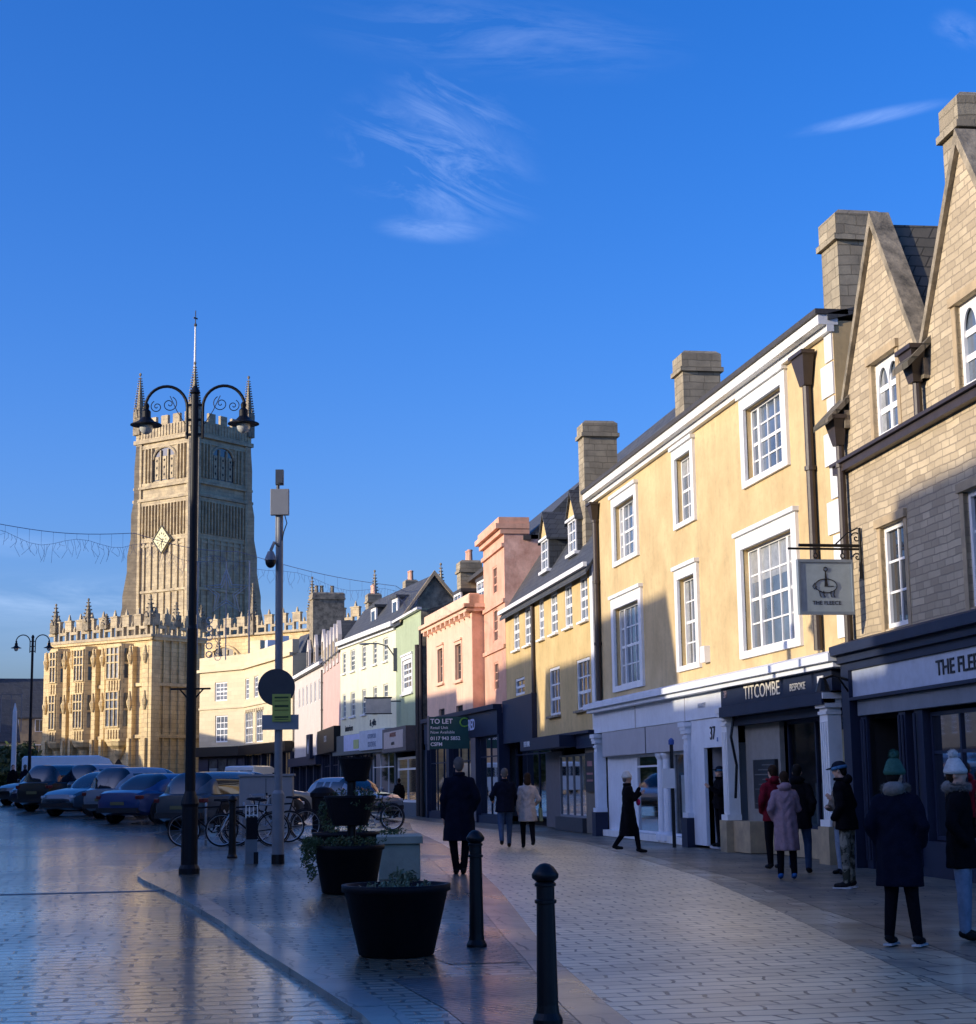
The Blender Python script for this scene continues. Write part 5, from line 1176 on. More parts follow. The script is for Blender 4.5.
# the row on the sunny side, outside the picture: its roofs throw the shade over the street
rowm = [M['ashlar'], M['cream'], M['freestone'], M['palepink'], M['yellow']]
def row_house(y0, y1, zr, label, k, ze=None, x0=-22):
    o, L_ = frame('market_house', (x0, y1), (x0, y0), label, 'building', 'houses along the sunny side of the market place')
    ze = ze or zr-3.2
    n = max(1, int(L_/2.6)); wh = []
    for j in range(n):
        c_ = L_*(j+.5)/n
        for z in (4.6, 7.6):
            if z+1.6 < ze-.4: wh.append((c_-.5, c_+.5, z, z+1.6, .15))
    sh = [(L_*.08, L_*.42, .5, 2.8, .15), (L_*.58, L_*.92, .5, 2.8, .15)]
    wall(o, 0, L_, 0, ze, wh+sh, rowm[k % 5], dep=9, gable=zr, mid=4.2)
    for h in wh: sash(o, *h[:4], cols=2, rows=4, d=.08)
    for h in sh: sash(o, *h[:4], cols=3, rows=1, d=.1, fw=.1, mw=M['navy'], mp=M['pane_dark'])
    MB(True).box(.2,L_-.2,-.15,.02,2.9,3.6).build('fascia', M['navy'], o)
    roof(o, 0, L_, ze, zr, 0, 4.2, 9, M['slate'], over=.2)
    return o
rowspec = [(131,149,12.9),(50.2,52.2,13.0),(112.2,131,12.9),(-30,-8,15.2),(-8,4,14.6),(4,20.1,15.7),(34.9,42.0,15.8),(42.0,50.2,14.85),(52.2,60.0,15.55),(60.0,66.5,14.4),(66.5,80,14.95),(80,97,15.2),(97,112,13.6)]
names = ['last cream house of the opposite row, nearest the church','narrow low house in the middle of the opposite row','low stone house at the far end of the opposite row','cream ashlar house with slate roof at the near end of the opposite row','pale cream house second in the opposite row','broad stone house opposite the pub','pink house opposite the yellow building','yellow house north of the pink one in the opposite row','ashlar house past the narrow alley in the opposite row','lower cream house in the opposite row','stone house opposite the salmon building','long pink house opposite the green one','yellow end house of the opposite row']
for k, ((a, c, zr), nm) in enumerate(zip(rowspec, names)): row_house(a-1.2, c-1.2, zr, nm, k)
row_house(18.9, 33.7, 12.9, 'lower stone house opposite the hanging sign', 1, 9.6)
row_house(149, 178, 11.8, 'long stone range set back opposite the church porch', 2, 8.8, x0=-30)

# ================================================================== STREET FURNITURE
def at(x, y, off=.055): return (x, y, gz(x, y)+off)
def bollard(x, y, label, h=1.12, rz=0):
    o = empty('bollard', at(x, y, .053), rz, label, 'bollard', 'black cast iron bollards')
    MB().lathe([(.135,0),(.135,.03),(.105,.07),(.098,.12),(.094,.3),(.083,h-.24),(.1,h-.235),(.1,h-.215),(.083,h-.21),(.083,h-.13),(.098,h-.125),(.098,h-.11),(.085,h-.10)], n=24, sx=.72, sy=.72).build('post', M['black'], o, smooth=False)
    MB().lathe([(.085,h-.10),(.132,h-.075),(.135,h-.05),(.115,h-.03),(.09,h-.005),(.05,h+.015),(.01,h+.022)], n=24, sx=.66, sy=.66).build('cap', M['black'], o, smooth=True)
    return o
bollard(2.235, 11.2, 'nearest black iron bollard with domed cap at the bottom of the picture', 1.0)
bollard(2.61, 16.48, 'black iron bollard standing right of the big round black tub', 1.08)
bollard(.57, 32.2, 'small distant black bollard just right of the tall black lamp post', 1.12)

def lamp_post(name, x, y, h, label, scroll=True, s=1., rz=0):
    o = empty(name, at(x, y), rz, label, 'lamp post', 'black double armed lamp posts')
    MB().lathe([(.17,0),(.17,.08),(.135,.14),(.13,1.05),(.15,1.1),(.12,1.2),(.085,1.3),(.08,h*.5),(.065,h*.5+.05),(.062,h),(.09,h+.03),(.03,h+.15)], n=16).build('post', M['blackpole'], o)
    MB().box(-.34*1,.31,-.015,.015,2.93,2.96).tube([(-.2,0,2.95),(-.05,0,2.78),(0,0,2.7)], .014, 5).tube([(.2,0,2.95),(.05,0,2.78),(0,0,2.7)], .014, 5).build('ladder_bar', M['blackpole'], o)
    arm = MB(); sc = MB()
    for sg in (-1, 1):
        cx = .48*sg; Rr = .35
        pts = [(sg*.13,0,h-.75),(sg*.13,0,h-.25)] + [(cx - sg*Rr*math.cos(a), 0, h-.22+Rr*1.05*math.sin(a)) for a in [math.pi*i/14*.97 for i in range(15)]]
        arm.tube([(p[0], p[1], p[2]) for p in pts], .026, 8)
        arm.box(min(sg*.04,sg*.15),max(sg*.04,sg*.15),-.02,.02,h-.7,h-.66).box(min(sg*.04,sg*.15),max(sg*.04,sg*.15),-.02,.02,h-.45,h-.41).box(min(sg*.04,sg*.15),max(sg*.04,sg*.15),-.02,.02,h-.2,h-.16)
        if scroll:
            for (sx_, sz_, rr, dr) in ((sg*.43, h-.16, .135, 1), (sg*.64, h-.2, .105, -1)):
                sc.tube([(sx_+dr*sg*rr*(1-i/34)*math.cos(i/34*11+2), 0, sz_+rr*(1-i/34)*math.sin(i/34*11+2)) for i in range(33)], .008, 5)
            sc.tube([(sg*.16,0,h-.5),(sg*.3,0,h-.28),(sg*.42,0,h-.02)], .007, 5)
    arm.build('arm', M['blackpole'], o)
    if scroll: sc.build('scroll', M['blackpole'], o)
    for sg in (-1, 1):
        lx = sg*(.48+.33); lz = h-.14
        b = MB().lathe([(.03,.0),(.05,-.04),(.04,-.1),(.075,-.14),(.075,-.24),(.10,-.27),(.14,-.31),(.26,-.36),(.265,-.375),(.20,-.375)], (lx,0,lz), 18)
        ln = b.build('lantern', M['blackpole'], o)
        MB().ell((lx,0,lz-.40), (.115,.115,.13), 12, 8).build('lamp_glass', M['bulb'], ln, smooth=True)
    return o
lp = lamp_post('lamp_post', -.18, 28.2, 7.85, 'tall black lamp post with scrolled arms standing in front of the church tower', rz=R(-9))
# festive star frame hung on the post
sf = empty('star_motif', (-.18, 28.2, 3.75), R(-9), 'wire star Christmas motif in a square frame fixed right of the tall lamp post', 'light motif')
MB().tube([(.08,0,0),(.08,0,1.52),(.93,0,1.52),(.93,0,0)], .014, 5).tube([(-.02,0,1.52),(.08,0,1.52)], .011, 5).tube([(-.02,0,.3),(.08,0,.3)], .011, 5).build('frame', M['wire'], sf)
def star(c, r1, r2, tw_=.007):
    b = MB(); p = [(c[0]+(r1 if i % 2 == 0 else r2)*math.sin(i*math.pi/5), 0, c[1]+(r1 if i % 2 == 0 else r2)*math.cos(i*math.pi/5)) for i in range(11)]
    return b.tube(p, tw_, 5)
b = star((.55, 1.0), .38, .16, .012); b.add(*(lambda s: (s.v, s.f))(star((.55, 1.0), .28, .11, .010)))
b.tube([(.55,0,1.52),(.55,0,-.1)], .010, 5)
for k in range(5): b.tube([(.28+.05*math.cos(a), 0, .55-.14*k+.05*math.sin(a)) for a in [i*math.pi/5 for i in range(11)]], .009, 4)
for k in range(4): b.tube([(.42+.05*math.cos(a)*(1 if k % 2 else .6), 0, .4-.15*k+.06*math.sin(a)) for a in [i*math.pi/5 for i in range(11)]], .005, 4)
b.build('star', M['wire'], sf)
lamp_post('lamp_post', -8.45, 88, 8.1, 'distant black double lamp post near the left edge', scroll=False, rz=R(-5))
for i, x in enumerate((-8.9,)):
    ob_ = empty('memorial_obelisk', (-8.8, 84, gz(-8.8, 84)), 0, 'slim pale stone obelisk beside the white van at far left', 'monument')
    MB().lathe([(.30,0),(.30,.6),(.16,.7),(.12,4.3),(.02,4.7)], n=4, a0=.7).build('shaft', M['whitestone'], ob_)
mf = empty('wire_frame_motif', (-8.6, 80, gz(-8.6,80)+3.2), 0, 'thin square wire festive frame at the far left', 'light motif')
MB().tube([(-.4,0,0),(-.4,0,1.7),(.5,0,1.7),(.5,0,0)], .02, 5).tube([(.05,0,1.7),(.05,0,.4)], .012, 4).build('frame', M['grey'], mf)

# CCTV pole
cp = empty('cctv_pole', at(1.32, 30.22), R(-8), 'grey steel camera pole with a grey box on top and a round sign lower down', 'camera pole')
MB().lathe([(.115,.0),(.112,.16)], n=14).build('base_sleeve', M['black'], cp)
MB().lathe([(.105,.16),(.105,1.2),(.07,1.26),(.066,6.5)], n=14).build('pole', M['grey'], cp)
MB().box(-.155,.175,-.12,.0,6.1,6.57).box(-.07,.0,-.05,.08,5.6,6.1).build('equipment_box', M['cabinet'], cp, bevel=.01)
MB().tube([(-.03,0,6.5),(-.03,0,6.72)], .03, 8).box(-.07,.07,-.07,.06,6.66,6.93).box(-.02,.06,-.11,-.07,6.68,6.8).build('antenna', M['greydark'], cp)
b = MB().tube([(0,-.06,5.55),(-.08,-.14,5.6),(-.14,-.15,5.45)], .03, 6).lathe([(.05,.16),(.10,.04),(.11,0)], (-.14,-.15,5.28), 12); cmr = b.build('camera', M['grey'], cp)
MB().ell((-.14,-.15,5.26), (.095,.095,.12), 12, 8).build('dome', M['black'], cmr, smooth=True)
MB().tube([(.1,-.1,6.1),(.14,-.1,5.95),(.08,-.05,5.8),(.04,-.03,5.6)], .01, 5).build('hanging_cable', M['black'], cp)
MB().lathe([(.325,-.012),(.325,.012)], n=32).build('round_sign_back', colmat((.055,.055,.058)), cp, loc=(-.03,-.09,3.04)).rotation_euler = (R(90), 0, 0)
nb = MB().box(-.10,.225,-.13,-.112,2.44,2.92).build('notice', M['hivis'], cp)
b = MB()
for z, h_ in ((2.86,.028),(2.80,.012),(2.71,.04),(2.64,.012),(2.52,.03),(2.48,.01)): b.box(-.06,.185,-.134,-.1305,z-h_/2,z+h_/2)
b.build('notice_line', colmat((.05,.07,.02)), nb)
MB().box(-.28,.36,-.11,-.095,2.30,2.56).box(-.02,.05,-.1,-.05,2.3,3.3).build('sign_plate', M['cabinet'], cp)

# festoon cable with dangling strands
fe = empty('festoon_lights', (0, 0, 0), 0, 'sagging overhead cable with dangling icicle wires strung across the street', 'string lights')
b = MB(); b2 = MB(); rnd = random.Random(4)
segs = [((-22,57,11.6),(-2.4,62,10.45),(9.6,74.5,10.55))]
pa = [Vector((-22,55.5,11.6)), Vector((-7.2,60,10.72)), Vector((-2.5,62,10.7)), Vector((1.3,66,10.6)), Vector((8.9,79,10.8)), Vector((10.3,81.5,10.9))]
cur = []
for i in range(len(pa)-1):
    for k in range(12):
        t_ = k/12; cur.append(pa[i].lerp(pa[i+1], t_) - Vector((0,0,.18*math.sin(math.pi*t_))))
cur.append(pa[-1]); b.tube(cur, .012, 5)
lowc = [p-Vector((0,0,.35+.16*math.sin(i*.9))) for i, p in enumerate(cur)]
b2.tube(lowc, .006, 4)
for i in range(len(cur)-1):
    for k in range(4):
        p = lowc[i].lerp(lowc[i+1], k/4); l_ = rnd.uniform(.15,.75)
        b2.tube([p, p+Vector((rnd.uniform(-.12,.12),rnd.uniform(-.1,.1),-l_*.5)), p+Vector((rnd.uniform(-.15,.15),0,-l_))], .006, 3)
    p = cur[i]; b2.tube([p, lowc[i]], .005, 3)
b.build('cable', M['cable'], fe); b2.build('icicle_wire', M['cable'], fe, normals=False)

# planters
def leaves(b, c, r, n, size, rnd, droop=0.):
    for _ in range(n):
        v = Vector((rnd.gauss(0,1), rnd.gauss(0,1), rnd.gauss(0,1))).normalized()*rnd.uniform(.55,1)
        p = Vector((c[0]+v.x*r[0], c[1]+v.y*r[1], c[2]+v.z*r[2]))
        a = Vector((rnd.gauss(0,1),rnd.gauss(0,1),rnd.gauss(0,1))).normalized(); e = a.orthogonal().normalized()*size*rnd.uniform(.6,1.3); g_ = a.cross(e)*.5
        b.poly([p-e, p-g_, p+e, p+g_])
def tub(parent, z, r1, r2, h, name='tub', m=None):
    o = MB().lathe([(r1*.9,z),(r1,z+.015),(r2*.97,z+h-.07),(r2+.012,z+h-.06),(r2+.015,z+h),(r2-.03,z+h),(r2-.04,z+h-.06)], n=36).build(name, m or M['tub'], parent, smooth=False)
    for p_ in o.data.polygons: p_.use_smooth = True
    return o
pl = empty('round_planter', at(1.78, 15.95, .053), 0, 'largest round black tub planter in the middle foreground, nearly bare soil with a few stalks', 'planter')
tub(pl, 0, .345, .49, .64); MB().lathe([(.452,.56),(.3,.59),(.1,.6),(.01,.6)], n=30).build('soil', M['soil'], pl)
b = MB(); rnd = random.Random(2)
for k in range(34):
    a = rnd.random()*6.28; rr = rnd.uniform(.05,.4); x, y = rr*math.cos(a), rr*math.sin(a); h_ = rnd.uniform(.03,.09)
    b.tube([(x,y,.57),(x+rnd.uniform(-.03,.03),y,.59+h_)], .006, 4); leaves(b, (x,y,.60+h_*.5), (.035,.035,.03), 5, .022, rnd)
for k in range(9):
    a = rnd.random()*6.28; x, y = .07+.05*math.cos(a), .1+.05*math.sin(a); b.tube([(x,y,.58),(x*1.3,y,.72+rnd.random()*.08)], .008, 4); leaves(b, (x*1.2,y,.70), (.09,.07,.06), 16, .028, rnd)
b.build('sprouting_plants', M['leafpale'], pl, normals=False)['kind'] = 'stuff'

tp = empty('tiered_planter', at(1.98, 23.5, .053), 0, 'three tier black tub planter on a post with trailing leaves down its left side', 'planter')
tub(tp, 0, .36, .475, .64, 'bottom_tub'); MB().lathe([(.44,.56),(.01,.59)], n=24).build('soil', M['soil'], tp)
MB().tube([(.04,0,.5),(.04,0,1.6)], .06, 10).build('post', M['black'], tp)
for z0_, r1, r2, h_ , nm in ((.90,.24,.345,.40,'middle_tub'),(1.49,.15,.235,.33,'top_tub')):
    o = MB().lathe([(r1*.9,z0_),(r1,z0_+.01),(r2,z0_+h_-.04),(r2+.012,z0_+h_-.03),(r2+.012,z0_+h_),(r2-.04,z0_+h_)], (.02 if z0_ < 1.3 else .10,0,0), 26).build(nm, M['tub'], tp)
b = MB(); rnd = random.Random(8)
for k in range(15):
    a = math.pi+rnd.uniform(-.9,.9); r_ = .44
    for j in range(9):
        t_ = j/8; rr = r_+.12*math.sin(t_*2.6)+rnd.uniform(-.03,.05); z = .68+.1*math.sin(t_*2.4)-.56*t_*t_*rnd.uniform(.5,1)
        leaves(b, (rr*math.cos(a)-.03, rr*math.sin(a), z), (.06,.05,.05), 15, .02, rnd)
for k in range(26):
    a = rnd.random()*6.28; leaves(b, (.3*math.cos(a)+.03, .3*math.sin(a), .68), (.1,.1,.08), 26, .022, rnd)
for k in range(18):
    a = rnd.random()*6.28; rr = rnd.uniform(.2,.40); leaves(b, (.06+rr*math.cos(a), rr*math.sin(a), 1.31-max(0,rr-.3)*1.6+rnd.uniform(-.03,.06)), (.08,.08,.07), 26, .022, rnd)
for k in range(9):
    a = rnd.uniform(2.5,3.9); leaves(b, (.06+.42*math.cos(a), .4*math.sin(a), 1.17-k*.03), (.07,.07,.08), 26, .02, rnd)
for k in range(8):
    leaves(b, (.5+rnd.uniform(-.03,.08), rnd.uniform(-.1,.1), 1.28-.08*k), (.06,.05,.06), 20, .018, rnd)
b.build('trailing_plant', M['leaf'], tp, normals=False)
t2 = empty('low_planter', at(2.25, 27.2, .053), 0, 'low wide black tub planter half hidden behind the three tier planter', 'planter')
tub(t2, 0, .42, .52, .66); MB().lathe([(.48,.58),(.01,.61)], n=24).build('soil', M['soil'], t2)
b = MB(); 
for k in range(14):
    a = rnd.random()*6.28; leaves(b, (.3*math.cos(a), .3*math.sin(a), .72), (.12,.12,.08), 24, .025, rnd)
b.build('plant', M['leaf'], t2, normals=False)
bk = empty('stone_bench', at(3.02, 26.4, .053), R(-6), 'pale green grey stone block bench with a flat top behind the planters', 'bench')
MB().box(-.33,.29,-.55,.9,0,.52).build('base', M['conc'], bk, bevel=.012); MB().box(-.37,.33,-.6,.95,.525,.64).build('slab', M['conc'], bk, bevel=.012)
b = MB(); 
for k in range(10): leaves(b, (-.1+rnd.uniform(-.15,.1), .5+rnd.uniform(-.3,.3), .68), (.12,.16,.05), 20, .024, rnd)
b.build('fallen_ivy', M['leaf'], bk, normals=False)
lb = empty('litter_bin', at(3.02, 43.4, .053), 0, 'black litter bin beside the sunlit car behind the planters', 'litter bin')
MB().lathe([(.30,0),(.30,.08),(.27,.1),(.29,.85),(.31,.88)], n=18).build('body', M['tub'], lb); MB().lathe([(.33,.88),(.33,.98),(.2,1.1),(.02,1.14)], n=18).build('hood', M['tub'], lb)
mp_ = empty('marker_post', at(.86, 30.4, .053), R(5), 'short grey post with a black sleeve and pale wire top beside the camera pole', 'marker post')
MB().box(-.10,.10,-.07,.07,0,.42).build('base', M['grey'], mp_); MB().box(.04,.12,-.075,.075,0.0,.2).build('patch', M['black'], mp_)
MB().box(-.085,.105,-.08,.08,.42,.80).build('sleeve', M['tub'], mp_)
MB().tube([(-.09,0,.78),(-.09,0,1.0),(.11,0,1.0),(.11,0,.78)], .012, 5).tube([(-.03,0,.8),(-.03,0,.98)], .01, 5).tube([(.04,0,.8),(.04,0,.98)], .01, 5).tube([(-.09,0,.83),(.11,0,.83)], .012, 5).build('wire_top', M['whitestone'], mp_)
ub = empty('utility_cabinet', at(1.62, 43.6, .03), R(-6), 'large grey utility cabinet behind the bicycles and the camera pole', 'cabinet')
MB().box(-.66,.66,-.35,.35,0,1.38).build('body', M['cabinet'], ub, bevel=.015); MB().box(-.70,.70,-.39,.39,1.385,1.44).build('lid', M['cabinet'], ub)
MB().box(-.01,.01,-.355,-.35,.05,1.33).box(.1,.13,-.37,-.35,.7,.85).build('door_seam', M['greydark'], ub)
npst = empty('notice_post', at(10.75, 38.6, .07), R(4), 'slim black post with a blue cap and white notice before the pale blue shop', 'notice post')
MB().tube([(0,0,0),(0,0,2.35)], .045, 8).build('post', M['black'], npst); MB().lathe([(.07,2.35),(.07,2.45),(.02,2.5)], n=10).build('cap', colmat((.03,.08,.3)), npst)
MB().box(-.27,.04,-.08,-.06,1.35,1.8).build('notice', M['whitetext'], npst)

# ================================================================== CARS
def loft(rings):
    b = MB(); n = len(rings[0])
    for r_ in rings: b.v += [tuple(p) for p in r_]
    for i in range(len(rings)-1):
        for j in range(n):
            b.f.append((i*n+j, i*n+(j+1) % n, (i+1)*n+(j+1) % n, (i+1)*n+j))
    b.f.append(tuple(range(n))[::-1]); b.f.append(tuple((len(rings)-1)*n+j for j in range(n)))
    return b
def paint(name, col, rough=.3, metal=.2):
    m = mat(name, col, rough, .06, 1.5, 0, spec=.6, metal=metal, coat=.7); return m
PAINT = {'grey': paint('car_paint_grey', (.055,.062,.07)), 'blue': paint('car_paint_blue', (.012,.04,.15)), 'black': paint('car_paint_black', (.012,.013,.016)), 'silver': paint('car_paint_silver', (.22,.25,.28)),
         'teal': paint('car_paint_slate', (.06,.09,.115)), 'white': paint('car_paint_white', (.70,.71,.72), metal=0), 'navy': paint('car_paint_navy', (.012,.02,.05)), 'gold': paint('car_paint_champagne', (.30,.28,.23))}
def car(x, y, bearing, kind, col, label, Lc=4.4, Wc=1.8, Hc=1.48, z=None):
    o = empty('parked_car', (x, y, gz(x, y)+.01), -bearing, label, 'car', 'cars parked in the market place')
    hl, hw = Lc/2, Wc/2
    bz = {'hatch': .95, 'wagon': .95, 'suv': 1.08, 'saloon': .93}[kind]; Hc = {'hatch': 1.47, 'wagon': 1.5, 'suv': 1.68, 'saloon': 1.43}[kind] if Hc == 1.48 else Hc
    # lower body: rings along y (front = +y)
    st = [(-hl,.42,bz*.70,.80),(-hl+.06,.30,bz*.92,.90),(-hl+.3,.22,bz*1.0,.97),(-hl*.55,.20,bz,1.),(0,.20,bz*.99,1.),(hl*.42,.20,bz*.98,1.),(hl*.6,.20,bz*.93,.985),(hl-.35,.20,bz*.84,.95),(hl-.08,.24,bz*.72,.86),(hl,.34,bz*.58,.76)]
    rings = []
    for yy, zl, zh, w in st:
        w *= hw; m_ = (zl+zh)/2
        rings.append([(-w*.86,yy,zl),(w*.86,yy,zl),(w*.97,yy,zl+.08),(w,yy,m_),(w*.965,yy,zh-.09),(w*.88,yy,zh-.01),(w*.5,yy,zh+.02),(-w*.5,yy,zh+.02),(-w*.88,yy,zh-.01),(-w*.965,yy,zh-.09),(-w,yy,m_),(-w*.97,yy,zl+.08)])
    body = loft(rings).build('body', PAINT[col], o, smooth=True, bevel=0)
    body.data.set_sharp_from_angle(angle=R(24))
    MB().box(-hw*1.003,-hw*.98,-hl*.45,hl*.35,.30,.36).box(hw*.98,hw*1.003,-hl*.45,hl*.35,.30,.36).build('sill_trim', M['blacktrim'], o)
    MB().box(-hw*1.004,-hw*.995,-.02,-.008,.36,bz-.1).box(hw*.995,hw*1.004,-.02,-.008,.36,bz-.1).box(-hw*1.004,-hw*.995,hl*.36,hl*.366,.36,bz-.12).box(hw*.995,hw*1.004,hl*.36,hl*.366,.36,bz-.12).build('door_gap', M['blacktrim'], o)
    # greenhouse: one rounded shell, painted or glazed cell by cell
    yr0 = {'hatch': -hl+.22, 'wagon': -hl+.16, 'suv': -hl+.16, 'saloon': -hl+.62}[kind]; yr1 = {'hatch': -hl+.85, 'wagon': -hl+.62, 'suv': -hl+.62, 'saloon': -hl+1.45}[kind]
    yf0, yf1 = hl*.52, hl*.04; zb = bz-.04
    NS, NA = 30, 26
    def hz(y):
        top = Hc-.03*((y-(yr1+yf1)/2)/(hl))**2*4
        if y < yr1: t_ = max(0., (y-yr0)/(yr1-yr0)); return zb+(top-zb)*max(0., math.sin(t_*math.pi/2))**.75
        if y > yf1: t_ = max(0., (yf0-y)/(yf0-yf1)); return zb+(top-zb)*max(0., math.sin(t_*math.pi/2))**.85
        return top
    yy_ = [yr0+(yf0-yr0)*i/NS for i in range(NS+1)]
    gv = []
    for y_ in yy_:
        hh = max(.02, hz(y_)-zb); pl_ = min(1, (y_-yr0)/.5+.55, (yf0-y_)/.8+.5); wb_ = hw*.93*pl_
        row = []
        for j in range(NA+1):
            a_ = math.pi*j/NA; cz_, sz_ = math.cos(a_), math.sin(a_)
            z_ = abs(sz_)**.62; x_ = math.copysign(abs(cz_)**.42, cz_)
            row.append((x_*wb_*(1-.22*z_*min(1, hh/.3)), y_, zb+hh*z_))
        gv.append(row)
    flat = [p for row in gv for p in row]; pf, gf = [], []
    for i in range(NS):
        ym = (yy_[i]+yy_[i+1])/2
        for j in range(NA):
            c_ = (i*(NA+1)+j, i*(NA+1)+j+1, (i+1)*(NA+1)+j+1, (i+1)*(NA+1)+j)
            zc_ = sum(flat[k][2] for k in c_)/4; rel = (zc_-zb)/(hz(ym)-zb+1e-6); side = min(j, NA-1-j)
            ab = zc_-zb
            glass = False
            if ym > yf1+.02 and side >= 5 and ab > .05 : glass = True
            if ym < yr1-.04 and side >= 5 and ab > .06 and kind != 'x': glass = True
            if yr1-.05 <= ym <= yf1+.35 and .1 < rel < .80 and side < 5:
                glass = True
                for fr in (.02, .36, .66 if kind != 'saloon' else .99):
                    if abs(ym-(yr1+(yf1-yr1)*fr)) < .045: glass = False
            (gf if glass else pf).append(c_)
    def sub(fs, nm, m_, parent, smooth):
        used = sorted(set(k for f_ in fs for k in f_)); mp2 = {k: i for i, k in enumerate(used)}
        b_ = MB(); b_.v = [flat[k] for k in used]; b_.f = [tuple(mp2[k] for k in f_) for f_ in fs]; return b_.build(nm, m_, parent, smooth=smooth)
    sub(pf, 'roof', PAINT[col], o, True); sub(gf, 'windows', M['carglass'], o, True)
    for sg in (-1, 1):
        for yw in (-hl*.62, hl*.64):
            r_ = .33 if kind != 'suv' else .37
            ar = MB(); ar.lathe([(r_+.06,-.02),(r_+.06,.02)], n=24); a_ = ar.build('wheel_arch', M['blacktrim'], o, loc=(sg*(hw*.985-.01), yw, r_)); a_.rotation_euler = (0, R(90), 0)
            w_ = MB().lathe([(r_*.62,-.11),(r_*.96,-.11),(r_,-.07),(r_,.07),(r_*.96,.11),(r_*.62,.11)], n=24).build('wheel', M['rubber'], o, loc=(sg*(hw-.09), yw, r_)); w_.rotation_euler = (0, R(90), 0)
            b = MB().lathe([(r_*.62,-.09),(r_*.62,.09)], n=20)
            for k in range(5):
                a = k*2*math.pi/5; b.obox((math.cos(a)*r_*.33, math.sin(a)*r_*.33, .1*sg), (r_*.6,.06,.03), a)
            b.build('rim', M['alloy'], w_)
        MB().ell((sg*(hw+.07), yf0-.45, bz+.06), (.09,.06,.07), 8, 6).build('mirror', PAINT[col], o, smooth=True)
        MB().box(sg*hw*.93-.16*(sg > 0), sg*hw*.93+.16*(sg < 0), -hl-.0, -hl+.22, bz*.74, bz*.86).build('tail_lamp', M['redlamp'], o, bevel=.02)
        MB().box(sg*hw*.84-.2*(sg > 0), sg*hw*.84+.2*(sg < 0), hl-.22, hl-.035, bz*.60, bz*.70).build('headlight', M['headlens'], o, bevel=.02)
    MB().box(-.26,.26,-hl-.02,-hl+.02,bz*.56,bz*.66).build('number_plate', M['plate'], o)
    MB().box(-hw*.86,hw*.86,-hl-.04,-hl+.12,.30,.44).build('bumper', M['blacktrim'], o); MB().box(-hw*.82,hw*.82,hl-.14,hl+.02,.28,.42).build('bumper', M['blacktrim'], o)
    MB().box(-hw*.5,hw*.5,hl-.06,hl-.0,.42,.52).build('grille', M['blacktrim'], o)
    return o
car(.85, 47.2, R(40), 'wagon', 'grey', 'dark grey estate car, nearest of the parked row, behind the bicycles', Lc=4.5)
car(-1.0, 52.9, R(40), 'saloon', 'blue', 'bright blue saloon parked left of the dark grey estate')
car(-1.65, 57.6, R(40), 'wagon', 'silver', 'silver blue estate with a tall rear window, third along the parked row', Lc=4.6, Hc=1.6)
car(-3.3, 60.5, R(222), 'hatch', 'teal', 'slate coloured hatchback parked nose out with its bonnet towards the road')
car(-3.3, 67.0, R(40), 'suv', 'silver', 'pale silver tall car parked behind the slate hatchback')
car(-4.75, 67.0, R(40), 'suv', 'black', 'black tall off road car near the left end of the parked row')
car(-5.5, 71.5, R(222), 'hatch', 'navy', 'dark navy hatchback parked nose out near the white van')
car(-6.6, 76.5, R(222), 'hatch', 'black', 'small black hatchback, leftmost of the parked row')
car(1.35, 51.8, R(80), 'hatch', 'gold', 'champagne coloured car whose front wing shows right of the utility cabinet', Lc=4.2)
car(5.5, 64.0, R(146), 'hatch', 'silver', 'silver car with bright roof and sky reflections behind the tiered planter', Lc=4.2)
def van(x, y, bearing, Lv, label, hs_=1.):
    o = empty('white_van', (x, y, gz(x, y)), -bearing, label, 'van')
    hw = 1.0; rings = []; o.scale = (1, 1, hs_)
    for yy, zt, w in ((-Lv/2,2.35,.97),(-Lv/2+.1,2.45,1.),(Lv/2-1.7,2.45,1.),(Lv/2-1.1,2.25,.98),(Lv/2-.5,1.45,.96),(Lv/2-.1,1.15,.9),(Lv/2,.9,.82)):
        w *= hw; rings.append([(-w*.95,yy,.35),(w*.95,yy,.35),(w,yy,.8),(w*.97,yy,zt*.75),(w*.86,yy,zt-.05),(w*.6,yy,zt),(-w*.6,yy,zt),(-w*.86,yy,zt-.05),(-w*.97,yy,zt*.75),(-w,yy,.8)])
    loft(rings).build('body', PAINT['white'], o, smooth=False)
    for sg in (-1, 1):
        MB().box(sg*hw*1.0-.01, sg*hw*1.0+.01, Lv/2-1.9, Lv/2-1.1, 1.35, 1.95).build('side_window', M['carglass'], o)
        for yw in (-Lv*.3, Lv*.32):
            w_ = MB().lathe([(.2,-.11),(.35,-.11),(.36,.11),(.2,.11)], n=18).build('wheel', M['rubber'], o, loc=(sg*(hw-.08), yw, .36)); w_.rotation_euler = (0, R(90), 0)
    MB().extr([(-.8,Lv/2-1.12,2.2),(.8,Lv/2-1.12,2.2),(.85,Lv/2-.52,1.5),(-.85,Lv/2-.52,1.5)], (0,.03,.02)).build('windscreen', M['carglass'], o)
    MB().box(-.8,-.06,-Lv/2-.012,-Lv/2,1.4,2.1).box(.06,.8,-Lv/2-.012,-Lv/2,1.4,2.1).build('rear_window', M['carglass'], o)
    return o
van(-6.9, 98.5, R(88), 5.8, 'long white van parked side on behind the cars at far left')
van(3.0, 100, R(25), 4.4, 'small white van parked under the cream corner building', .77)

